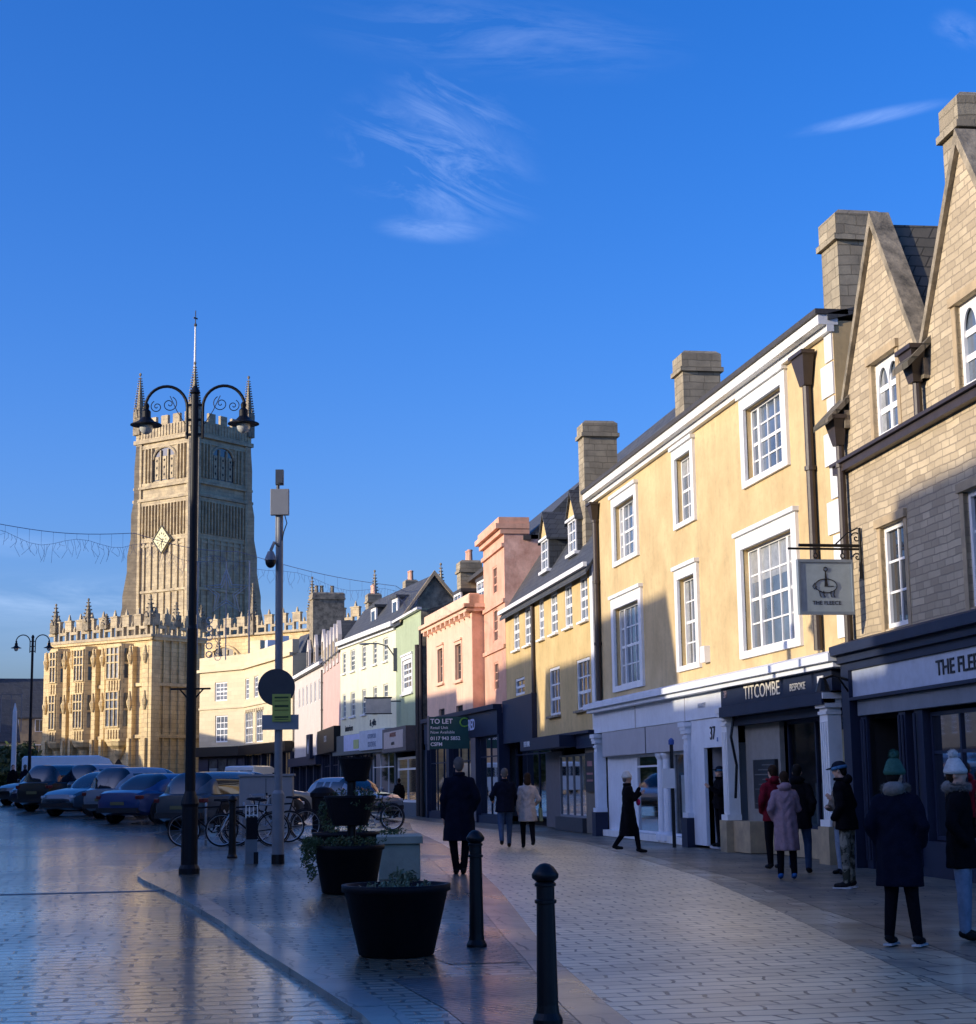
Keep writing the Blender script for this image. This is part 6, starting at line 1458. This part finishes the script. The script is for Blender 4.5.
# ================================================================== BICYCLES
def bike(x, y, rz, label, fm, loc_z=None, lean=R(4), basket=False):
    o = empty('bicycle', at(x, y, .055), rz, label, 'bicycle', 'bicycles chained up by the lamp post')
    o.rotation_euler = (lean, 0, rz)
    for nm, wx in (('front_wheel', .53), ('rear_wheel', -.53)):
        w_ = MB().torus((wx,0,.345), .325, .019, 32, 6).build(nm, M['rubber'], o, smooth=True)
        MB().torus((wx,0,.345), .302, .010, 28, 5).lathe([(.02,-.03),(.02,.03)], (wx,0,.345), 8).build('rim', M['alloy'], w_)
        b = MB()
        for k in range(14):
            a = k*math.pi/7; b.tube([(wx,.0,.345),(wx+.3*math.cos(a),0,.345+.3*math.sin(a))], .0022, 3)
        b.build('spokes', M['alloy'], w_)
    b = MB()
    bb = (-.06,0,.29); st_ = (-.22,0,.82); hd = (.33,0,.80); hl_ = (.37,0,.66); rw = (-.53,0,.345); fwh = (.53,0,.345)
    for p, q in ((bb,st_),(bb,hl_),(st_,hd)): b.tube([p,q], .018, 8)
    b.tube([hd,hl_], .021, 8)
    for s_ in (-.06,.06): b.tube([(rw[0],s_,rw[2]),(bb[0],s_*.3,bb[2])], .010, 6).tube([(rw[0],s_,rw[2]),(st_[0],s_*.2,st_[2]-.04)], .009, 6)
    b.build('frame', fm, o)
    b = MB()
    for s_ in (-.055,.055): b.tube([(hl_[0],s_*.6,hl_[2]),(.45,s_,.52),(fwh[0],s_,fwh[2])], .013, 6)
    b.build('fork', M['alloy'], o)
    b = MB().tube([hd,(.30,0,.95)], .014, 6).tube([(.30,-.28,1.02),(.34,-.2,.99),(.33,0,.96),(.34,.2,.99),(.30,.28,1.02)], .013, 6).build('handlebar', M['alloy'], o)
    MB().tube([(.30,-.3,1.025),(.315,-.2,1.0)], .02, 6).tube([(.30,.3,1.025),(.315,.2,1.0)], .02, 6).build('grip', M['rubber'], b)
    b = MB().tube([st_,(-.25,0,.93)], .014, 6); b.lathe([(.0,-.02),(.09,0),(.06,.04),(.01,.05)], (-.30,0,.93), 10, sx=1.3, sy=.75); b.lathe([(.0,0),(.035,.0),(.03,.04),(.01,.045)], (-.16,0,.935), 8, sx=2.4); b.build('saddle', M['tub'], o)
    b = MB().lathe([(.095,-.004),(.095,.004)], n=18); c_ = b.build('chainring', M['alloy'], o, loc=(-.06,-.05,.29)); c_.rotation_euler = (R(90),0,0)
    MB().tube([(-.06,-.07,.29),(.04,-.08,.16)], .01, 5).tube([(-.06,.07,.29),(-.16,.08,.42)], .01, 5).box(.0,.09,-.14,-.06,.145,.165).box(-.2,-.11,.06,.14,.41,.43).build('crank', M['alloy'], o)
    MB().torus((-.53,0,.345), .36, .012, 24, 5).build('mudguard', M['tub'], o)
    if basket: MB().box(.40,.66,-.14,.14,.82,.83).tube([(.40,-.14,.82),(.38,-.17,1.02),(.70,-.17,1.02),(.66,-.14,.82)], .008, 4).tube([(.40,.14,.82),(.38,.17,1.02),(.70,.17,1.02),(.66,.14,.82)], .008, 4).tube([(.7,-.17,1.02),(.7,.17,1.02)], .008, 4).build('basket', M['alloy'], o)
    return o
bike(.18, 36.5, R(183), 'bicycle with a white front fork and handlebar bag just behind the tall lamp post', M['tub'])
bike(.95, 36.3, R(176), 'black bicycle in the middle of the chained group', M['tub'])
bike(1.35, 37.6, R(8), 'bicycle with bright swept handlebars standing at the back of the group', PAINT['silver'])
bike(1.75, 38.3, R(170), 'rightmost bicycle of the group, with a wire basket, against the camera pole', M['tub'], basket=True)
rk = empty('bicycle_rack', at(.9, 37.0, .055), 0, 'low steel hoop rack among the bicycles', 'bicycle rack')
for k in range(3): MB().tube([(-.8+.8*k,0,0),(-.8+.8*k,0,.75)]+[(-.8+.8*k,.35-.35*math.cos(a),.75+.12*math.sin(a)) for a in [math.pi*i/6 for i in range(1,6)]]+[(-.8+.8*k,.7,.75),(-.8+.8*k,.7,0)], .025, 6).build('hoop', M['grey'], rk)
bike(4.6, 46.5, R(150), 'lone bicycle right of the tiered planter below the silver car', M['tub'])

# ================================================================== PEOPLE
def cone(b, p, q, r1, r2, n=12, sy=1.):
    """tapered closed limb with rounded ends, for voxel union"""
    p, q = Vector(p), Vector(q); d = (q-p); L_ = max(d.length, 1e-4); d.normalize()
    pts = []; rr = []
    for a in (80, 55, 30, 0): pts.append(p-d*r1*math.sin(R(a))); rr.append(r1*math.cos(R(a)))
    pts.append(p.lerp(q, .5)); rr.append((r1+r2)/2)
    for a in (0, 30, 55, 80): pts.append(q+d*r2*math.sin(R(a))); rr.append(r2*math.cos(R(a)))
    return b.tube(pts, rr, n, sy)
def stack(b, rings, n=20):
    """closed ellipse stack: (z, rx, ry, cx, cy)"""
    vs = []; k = len(rings)
    for (z, rx, ry, cx, cy) in rings:
        for j in range(n):
            w = 2*math.pi*j/n; vs.append((cx+rx*math.cos(w), cy+ry*math.sin(w), z))
    fs = [(i*n+j, i*n+(j+1) % n, (i+1)*n+(j+1) % n, (i+1)*n+j) for i in range(k-1) for j in range(n)]
    fs += [tuple(range(n))[::-1], tuple((k-1)*n+j for j in range(n))]
    return b.add(vs, fs)
def cloth(name, c, rough=.9):
    m = mat(name, c, rough, .22, 9, .5, 60, .06); return m
CL = {'navy': cloth('wool_navy', (.006,.008,.018)), 'black': cloth('wool_black', (.006,.006,.008)), 'jeans': cloth('denim', (.045,.075,.14)), 'ljeans': cloth('pale_denim', (.20,.25,.33)),
      'cream': cloth('cream_coat', (.48,.40,.36)), 'red': cloth('red_coat', (.16,.012,.022)), 'pink': cloth('dusty_pink_coat', (.30,.20,.23)), 'trouser': cloth('dark_trouser', (.006,.006,.009)),
      'camo': cloth('khaki_trousers', (.13,.125,.105)), 'green': cloth('green_knit', (.05,.13,.10)), 'white': cloth('white_knit', (.55,.55,.53)), 'tan': cloth('tan_cloth', (.22,.18,.14)),
      'fur': cloth('grey_fur', (.22,.20,.18)), 'cap': cloth('dark_cap', (.015,.02,.03)), 'blueband': cloth('blue_band', (.06,.16,.28)), 'hairbrown': cloth('brown_hair', (.035,.02,.012), .6), 'hairgrey': cloth('grey_hair', (.11,.10,.095), .6),
      'hairdark': cloth('dark_hair', (.012,.010,.009), .6), 'hotpink': cloth('pink_bag', (.55,.03,.14)), 'shoe': cloth('dark_shoe', (.012,.012,.013), .5), 'sole': cloth('white_sole', (.5,.5,.5)), 'blueshoe': cloth('blue_shoe', (.03,.12,.35)), 'bag': cloth('green_tote', (.20,.22,.12))}
def _camo():
    m = CL['camo']; t, N, L, P = nt(m); tc = [n for n in N if n.type == 'TEX_COORD'][0]
    v = N.new('ShaderNodeTexNoise'); v.inputs['Scale'].default_value = 9; v.inputs['Detail'].default_value = 2; L.new(tc.outputs['Object'], v.inputs['Vector'])
    c = N.new('ShaderNodeValToRGB'); c.color_ramp.interpolation = 'CONSTANT'
    c.color_ramp.elements[0].color = (.05,.05,.035,1); c.color_ramp.elements[1].position = .45; c.color_ramp.elements[1].color = (.15,.14,.11,1)
    e = c.color_ramp.elements.new(.55); e.color = (.26,.24,.19,1)
    L.new(v.outputs['Fac'], c.inputs['Fac']); L.new(c.outputs['Color'], P.inputs['Base Color'])
_camo()
def hand(b, w, d, up, side, k=1., curl=.5):
    """palm + four fingers + thumb. w wrist, d direction to fingers, up = back of the hand normal, side = towards the thumb"""
    w = Vector(w); d = Vector(d).normalized(); up = Vector(up).normalized(); side = Vector(side).normalized()
    pc = w+d*.05*k
    cone(b, w, w+d*.04*k, .024*k, .027*k, 8)
    for j, (off, ln) in enumerate(((.030,.070),(.010,.078),(-.010,.074),(-.029,.058))):
        a = w+d*.035*k+side*off*.6*k; c_ = w+d*.085*k+side*off*k; cone(b, a, c_, .013*k, .011*k, 7)
        e = c_+d*ln*.5*k-up*ln*.25*curl*k; cone(b, c_, e, .0095*k, .009*k, 7)
        g_ = e+d*ln*.35*k*(1-curl*.6)-up*ln*.45*curl*k; cone(b, e, g_, .009*k, .0075*k, 7)
    t0 = w+d*.025*k+side*.022*k; t1 = t0+d*.03*k+side*.028*k-up*.01*k; cone(b, t0, t1, .013*k, .011*k, 7); cone(b, t1, t1+d*.03*k+side*.006*k-up*.008*k, .0105*k, .0085*k, 7)

def person(x, y, rz, h, label, coat='black', hem=.5, legs='trouser', stride=0., arms=('down','down'), hat=None, hair='hairbrown', hood=None, shoe='shoe', headturn=0., headtilt=0., lean=0., wide=1., skirt=1.0, hairlong=False, bag=None, off=.055, stance=.09, group=None, sole=None, pom=None, swap=False):
    o = empty('person', at(x, y, off), rz, label, 'person', group)
    s = h/1.75
    hip = .92; sh = 1.43; nk = 1.50; hc = 1.635
    def V(a, b_, c): return (a*s, b_*s, c*s)
    ln = lambda z: -math.tan(lean)*max(0, z-.9)
    # legs
    fwd = [math.sin(R(stride)), -math.sin(R(stride))]
    if swap: fwd = fwd[::-1]
    J = []
    for i, sg in enumerate((-1, 1)):
        hx = sg*.085; k_ = fwd[i]
        kn = (hx*1.05+sg*.01, -k_*.40-(.05 if k_ else .01), .50+abs(k_)*.02 ); an = (sg*stance, -k_*.80+(.10 if k_ < 0 else 0), .085+(.07 if k_ < 0 and stride > 8 else 0))
        J.append(((hx, 0, hip), kn, an, k_))
    b = MB()
    # head
    bh = MB()
    T_ = Matrix.Rotation(headturn, 3, 'Z') @ Matrix.Rotation(headtilt, 3, 'X')
    base = Vector((0, ln(nk), nk))
    def Hd(p): return tuple((base + T_ @ (Vector(p)-Vector((0,0,nk))))*s)
    def hell(bb, c, r_, n=14, m=10):
        t = MB().ell((0,0,0), r_, n, m); bb.add([Hd((c[0]+v[0], c[1]+v[1], c[2]+v[2])) for v in t.v], t.f)
    hell(b, (0,.012,hc+.015), (.073,.092,.098)); hell(b, (0,-.025,hc-.045), (.052,.062,.068)); hell(b, (0,-.088,hc-.018), (.011,.020,.022),8,6)
    hell(b, (0,-.074,hc-.058), (.022,.012,.006),8,6); hell(b, (0,-.067,hc-.098), (.022,.02,.018),8,6)
    for sg in (-1,1): hell(b, (sg*.074,.012,hc-.015), (.010,.019,.032),8,6); hell(b, (sg*.03,-.078,hc+.028), (.02,.012,.008),8,6)
    cone(b, Hd((0,.01,nk-.04)), Hd((0,.0,hc-.06)), .056*s, .052*s)
    # torso
    stack(b, [((.86)*s,.13*s,.09*s,0,0),((.95)*s,.155*s,.105*s,0,0),((1.1)*s,.13*s,.09*s,0,ln(1.1)*s),((1.3)*s,.155*s,.105*s,0,ln(1.3)*s),((1.41)*s,.15*s,.085*s,0,ln(1.41)*s),((1.48)*s,.07*s,.06*s,0,ln(1.48)*s)])
    for (hp, kn, an, k_) in J:
        cone(b, V(*hp), V(*kn), .082*s, .052*s); cone(b, V(*kn), V(*an), .050*s, .036*s)
        cone(b, V(an[0],an[1]+.01,an[2]-.03), V(an[0],an[1]-.12,an[2]-.045), .036*s, .03*s)
    A = []
    for i, sg in enumerate((-1, 1)):
        S0 = Vector((sg*.175*wide, ln(sh), sh-.03)); md = arms[i]
        dz = {'down': (Vector((sg*.045,.02,-.28)), Vector((sg*.0,-.06,-.25))), 'swingf': (Vector((sg*.04,-.10,-.26)), Vector((-sg*.02,-.13,-.21))), 'swingb': (Vector((sg*.045,.11,-.25)), Vector((0,.03,-.25))),
              'pocket': (Vector((sg*.075,.06,-.26)), Vector((-sg*.06,-.13,-.18))), 'phone': (Vector((sg*.03,-.13,-.24)), Vector((-sg*.08,-.17,.13))), 'face': (Vector((sg*.02,-.14,-.22)), Vector((-sg*.08,-.10,.22))),
              'fold': (Vector((sg*.05,-.07,-.27)), Vector((-sg*.15,-.19,.02))), 'link': (Vector((sg*.10,.01,-.26)), Vector((-sg*.02,-.17,-.08)))}[md]
        E0 = S0+dz[0]; W0 = E0+dz[1]; A.append((S0, E0, W0, md, sg))
        cone(b, (S0+Vector((-sg*.03,0,-.02)))*s, E0*s, .040*s, .034*s); cone(b, E0*s, W0*s, .034*s, .025*s)
        if md != 'pocket':
            d = (W0-E0).normalized(); up = Vector((sg, 0, 0)) if md in ('down','swingf','swingb') else Vector((0,0,1)) if md == 'fold' else Vector((sg*.4,-.9,0))
            up = (up-d*up.dot(d)).normalized(); side = Vector((0,-1,0)) if md in ('down','swingf','swingb') else Vector((-sg,0,.3)); side = (side-d*side.dot(d)-up*side.dot(up)).normalized()
            hand(b, W0*s, d, up, side, s*1.0)
    b.build('body', M['skin'], o, remesh=.0085, normals=True)
    # eyes: small dark ovals on the face
    for sg in (-1,1):
        e = MB(); hell(e, (sg*.03,-.083,hc+.010), (.011,.005,.006), 8, 6); e.build('eye', M['dark'], o)
    # trousers
    b = MB()
    if legs:
        stack(b, [(.84*s,.10*s,.07*s,0,0),(.90*s,.165*s,.115*s,0,0),(1.02*s,.15*s,.105*s,0,0)])
        for (hp, kn, an, k_) in J: cone(b, V(*hp), V(*kn), .098*s, .072*s); cone(b, V(*kn), V(an[0],an[1],an[2]+.0), .070*s, .052*s if legs not in ('trouser2',) else .05*s)
        b.build('trousers', CL[legs], o, remesh=.015)
    for (hp, kn, an, k_) in J:
        q = MB(); cone(q, V(an[0],an[1]+.02,an[2]-.02), V(an[0],an[1]-.05,an[2]-.035), .046*s, .046*s); cone(q, V(an[0],an[1]-.04,an[2]-.045), V(an[0],an[1]-.155,an[2]-.052), .043*s, .036*s)
        so_ = q.build('shoe', CL[shoe], o, remesh=.010)
        zs = (an[2]-.088)*s
        for v in so_.data.vertices:
            if v.co.z < zs: v.co.z = zs
        if sole: MB().obox(V(an[0],an[1]-.06,an[2]-.082), (.085*s,.27*s,.018*s), 0.).build('sole', CL['sole'], so_)
    # coat
    b = MB(); w = wide
    r_ = [(1.49,.075,.07),(1.46,.115*w,.09),(1.425,.165*w,.105),(1.38,.185*w,.118),(1.28,.19*w,.13),(1.1,.175*w,.125),(.98,.19*w,.14)]
    n_ = 6
    if hem < .9:
        for k in range(1, n_+1):
            t_ = k/n_; z = .98+(hem-.98)*t_; r_.append((z, (.19+.035*skirt*t_)*w, .14+.035*skirt*t_+abs(fwd[0])*.18*t_))
    else: r_.append((hem, .185*w, .14))
    stack(b, [(z*s, rx*s, ry*s, 0, ln(z)*s) for z, rx, ry in r_[::-1]])
    for (S0, E0, W0, md, sg) in A:
        cone(b, (S0+Vector((-sg*.028,0,-.022)))*s, E0*s, .078*s, .062*s); cone(b, E0*s, (E0.lerp(W0, .97))*s, .064*s, .050*s)
    ct = b.build('coat', CL[coat], o, remesh=.014)
    rnd = random.Random(int(abs(x)*100)+7); ph = rnd.random()*6
    for v in ct.data.vertices:     # soft folds
        a = math.atan2(v.co.y, v.co.x); k = max(0, min(1, (1.25*s-v.co.z)/(.5*s)))
        f_ = .009*s*k*math.sin(a*7+ph+v.co.z*3)+.006*s*math.sin(v.co.z*38/s+math.sin(a*3+ph)*2.5)*(1-k*.7)
        rr = math.hypot(v.co.x, v.co.y)+1e-6; v.co.x += v.co.x/rr*f_; v.co.y += v.co.y/rr*f_
    if hood:
        q = MB(); t = MB().ell((0,0,0), (.115,.085,.075), 12, 8); q.add([tuple((Vector((v[0], .075+v[1]+ln(1.47), 1.475+v[2]*1.0+ (.03 if v[1] > 0 else 0))))*s) for v in t.v], t.f)
        q.torus((0,0,0), .10*s, .028*s, 16, 6, 'z')
        hb = len(t.v)
        q.v[hb:] = [(v[0], v[1]+.01*s+ln(1.5)*s, v[2]+1.505*s) for v in q.v[hb:]]
        ho2 = q.build('hood', CL[hood], o, remesh=.012)
        if hood == 'fur':
            rr_ = random.Random(5); kk = MB()
            for _ in range(1500):
                a = rr_.random()*6.283; c_ = Vector((.10*s*math.cos(a), .10*s*math.sin(a)+.01*s, 1.505*s)); v = Vector((math.cos(a)*rr_.uniform(-.3,1), math.sin(a)*rr_.uniform(-.3,1), rr_.uniform(-.5,1))).normalized()
                p0 = c_+v*.024*s; e_ = c_+v*rr_.uniform(.045,.07)*s+Vector((rr_.uniform(-.01,.01), 0, -.008)); ort = v.orthogonal().normalized()*.004*s
                kk.poly([p0-ort, p0+ort, e_])
            kk.build('fur_trim', CL['fur'], ho2, normals=False)
    else:
        q = MB().torus((0,0,0), .072*s, .026*s, 16, 6, 'z'); q.v = [(v[0], v[1]+.008*s+ln(1.49)*s, v[2]*1.5+1.495*s) for v in q.v]; q.build('collar', CL[coat], ct)
    # hair
    q = MB(); hell(q, (0,.026,hc+.030), (.083,.094,.098)); 
    if hairlong: hell(q, (0,.05,hc-.05), (.085,.075,.13)); hell(q, (.0,.06,hc-.10), (.09,.07,.09))
    else: hell(q, (0,.06,hc-.03), (.066,.05,.07))
    q.build('hair', CL[hair], o, remesh=.010)
    if hat:
        q = MB()
        if hat == 'cap':
            hell(q, (0,.012,hc+.055), (.092,.108,.075)); hell(q, (0,-.12,hc+.045), (.07,.07,.012)); ho = q.build('hat', CL['cap'], o, remesh=.010)
            k = MB(); t = MB().torus((0,0,0), .091*s, .014*s, 24, 6, 'z'); k.add([Hd((v[0]/s, v[1]/s*1.15+.012, v[2]/s*1.9+hc+.03)) for v in t.v], t.f); k.build('hat_band', CL['blueband'], ho, smooth=True)
        else:
            hell(q, (0,.015,hc+.055), (.096,.108,.085)); hell(q, (0,.02,hc+.10), (.078,.085,.075)); t = MB().torus((0,0,0), .085*s, .024*s, 22, 6, 'z'); q.add([Hd((v[0]/s, v[1]/s*1.15+.012, v[2]/s*1.4+hc+.028)) for v in t.v], t.f)
            ho = q.build('hat', CL[hat], o, remesh=.010)
            if pom:
                k = MB(); hell(k, (-.01,.03,hc+.195), (.045,.045,.043)); pm = k.build('pom_pom', CL[pom], ho)
                rr_ = random.Random(3); kk = MB()
                c_ = Vector(Hd((-.01,.03,hc+.195)))
                for _ in range(260):
                    v = Vector((rr_.gauss(0,1),rr_.gauss(0,1),rr_.gauss(0,1))).normalized(); a = c_+v*.035*s; e_ = c_+v*.062*s; ort = v.orthogonal().normalized()*.006*s
                    kk.poly([a-ort, a+ort, e_])
                kk.build('pom_pom_fibres', CL[pom], pm, normals=False)
    if bag:
        kind, col_, side = bag
        sg = 1 if side == 'r' else -1
        if kind == 'tote':
            q = MB().extr([(sg*.28*s,-.14*s,.62*s),(sg*.28*s,.14*s,.62*s),(sg*.27*s,.11*s,.92*s),(sg*.27*s,-.11*s,.92*s)], (sg*.07*s,0,0)); bo = empty_bag = q.build('bag', CL[col_], o, bevel=.01)
            MB().tube([V(sg*.29,-.07,.92),V(sg*.27,0,1.2),V(sg*.29,.07,.92)], .008, 5).build('strap', CL[col_], bo)
        else:
            q = MB().ell(V(.08,-.24,1.10), (.10*s,.05*s,.075*s), 12, 8); q.build('bag', CL[col_], o, smooth=True)
    return o
grpf = 'people standing outside the shops'
person(4.04, 27.1, R(176), 1.83, 'person in a knee length dark navy overcoat seen from behind in the street centre', coat='navy', hem=.50, hair='hairgrey', stance=.055, wide=1.12, arms=('pocket','down'), skirt=1.1)
person(6.68, 37.9, R(172), 1.74, 'person in a dark jacket and blue jeans walking away arm in arm', coat='navy', hem=.78, legs='jeans', stride=14, hair='hairgrey', arms=('swingf','link'), wide=1.1, skirt=.3)
person(7.22, 38.05, R(176), 1.66, 'person in a cream coat and black leggings walking away with a green tote', coat='cream', hem=.62, legs='trouser', stride=12, hair='hairbrown', hairlong=True, arms=('link','down'), skirt=1.2, bag=('tote','bag','l'), swap=True)
person(9.0, 35.9, R(82), 1.68, 'person in a long black coat and white hat holding a phone and pink bag', coat='black', hem=.36, legs='trouser', stride=15, hat='white', arms=('face','phone'), hair='hairgrey', skirt=1.0, bag=('pouch','hotpink','l'), off=.07)
person(11.42, 37.1, R(-80), 1.76, 'person in black standing in the doorway of number 37a', coat='black', hem=.82, arms=('pocket','phone'), hat='cap', hair='hairdark', off=.13, hood='black', skirt=.2)
person(9.75, 28.6, R(188), 1.76, 'person in a dark red hooded coat facing the shop', coat='red', hem=.80, arms=('pocket','pocket'), hair='hairbrown', off=.07, hood='red', skirt=.3, group=grpf)
person(8.88, 25.5, R(168), 1.63, 'person in a dusty pink hooded coat and blue shoes seen from behind', coat='pink', hem=.46, arms=('fold','pocket'), hair='hairbrown', shoe='blueshoe', off=.07, hood='pink', stance=.11, skirt=.6, group=grpf)
person(9.6, 26.9, R(150), 1.75, 'person in a black coat and blue jeans leaning towards the shop window', coat='black', hem=.72, legs='jeans', stride=13, hair='hairdark', arms=('pocket','swingf'), off=.07, hood='black', skirt=.4, group=grpf)
person(10.22, 26.6, R(-70), 1.62, 'person in tan and grey half hidden behind the camouflage trousers', coat='tan', hem=.8, legs='ljeans', arms=('fold','phone'), hair='hairgrey', off=.07, skirt=.2, group=grpf)
person(8.98, 23.2, R(232), 1.75, 'person in a black jacket, blue banded cap and khaki camouflage trousers', coat='black', hem=.80, legs='camo', arms=('pocket','pocket'), hat='cap', hair='hairdark', off=.07, wide=1.25, headtilt=R(12), lean=R(5), hood='black', skirt=.3, sole=True, stance=.13, group=grpf)
person(6.4, 15.25, R(140), 1.66, 'person in a green bobble hat and long dark navy coat, nearest on the right', coat='navy', hem=.56, legs='trouser', arms=('pocket','pocket'), hat='green', pom='green', hair='hairdark', off=.07, wide=1.12, hood='fur', stance=.14, sole=True, skirt=.7, headturn=R(-12), group=grpf)
person(7.15, 15.55, R(60), 1.66, 'person in a white bobble hat, dark coat and pale jeans at the right edge', coat='black', hem=.70, legs='ljeans', arms=('pocket','pocket'), hat='white', pom='white', hair='hairbrown', off=.07, hood='fur', stance=.08, skirt=.4, group=grpf)
person(-8.55, 81.5, R(20), 1.7, 'distant person in dark clothes right of the obelisk at far left', coat='black', hem=.75, group='distant people at far left')
person(-8.1, 82.5, R(160), 1.72, 'distant person with pale hair beside the white van', coat='navy', hem=.6, hair='hairgrey', group='distant people at far left')
person(-7.55, 84.5, R(200), 1.66, 'distant person in a tan top, nearest the white van', coat='tan', hem=.8, group='distant people at far left')
person(8.7, 76.5, R(170), 1.7, 'distant person in black in front of the corner shop window', coat='black', hem=.75, off=.07)
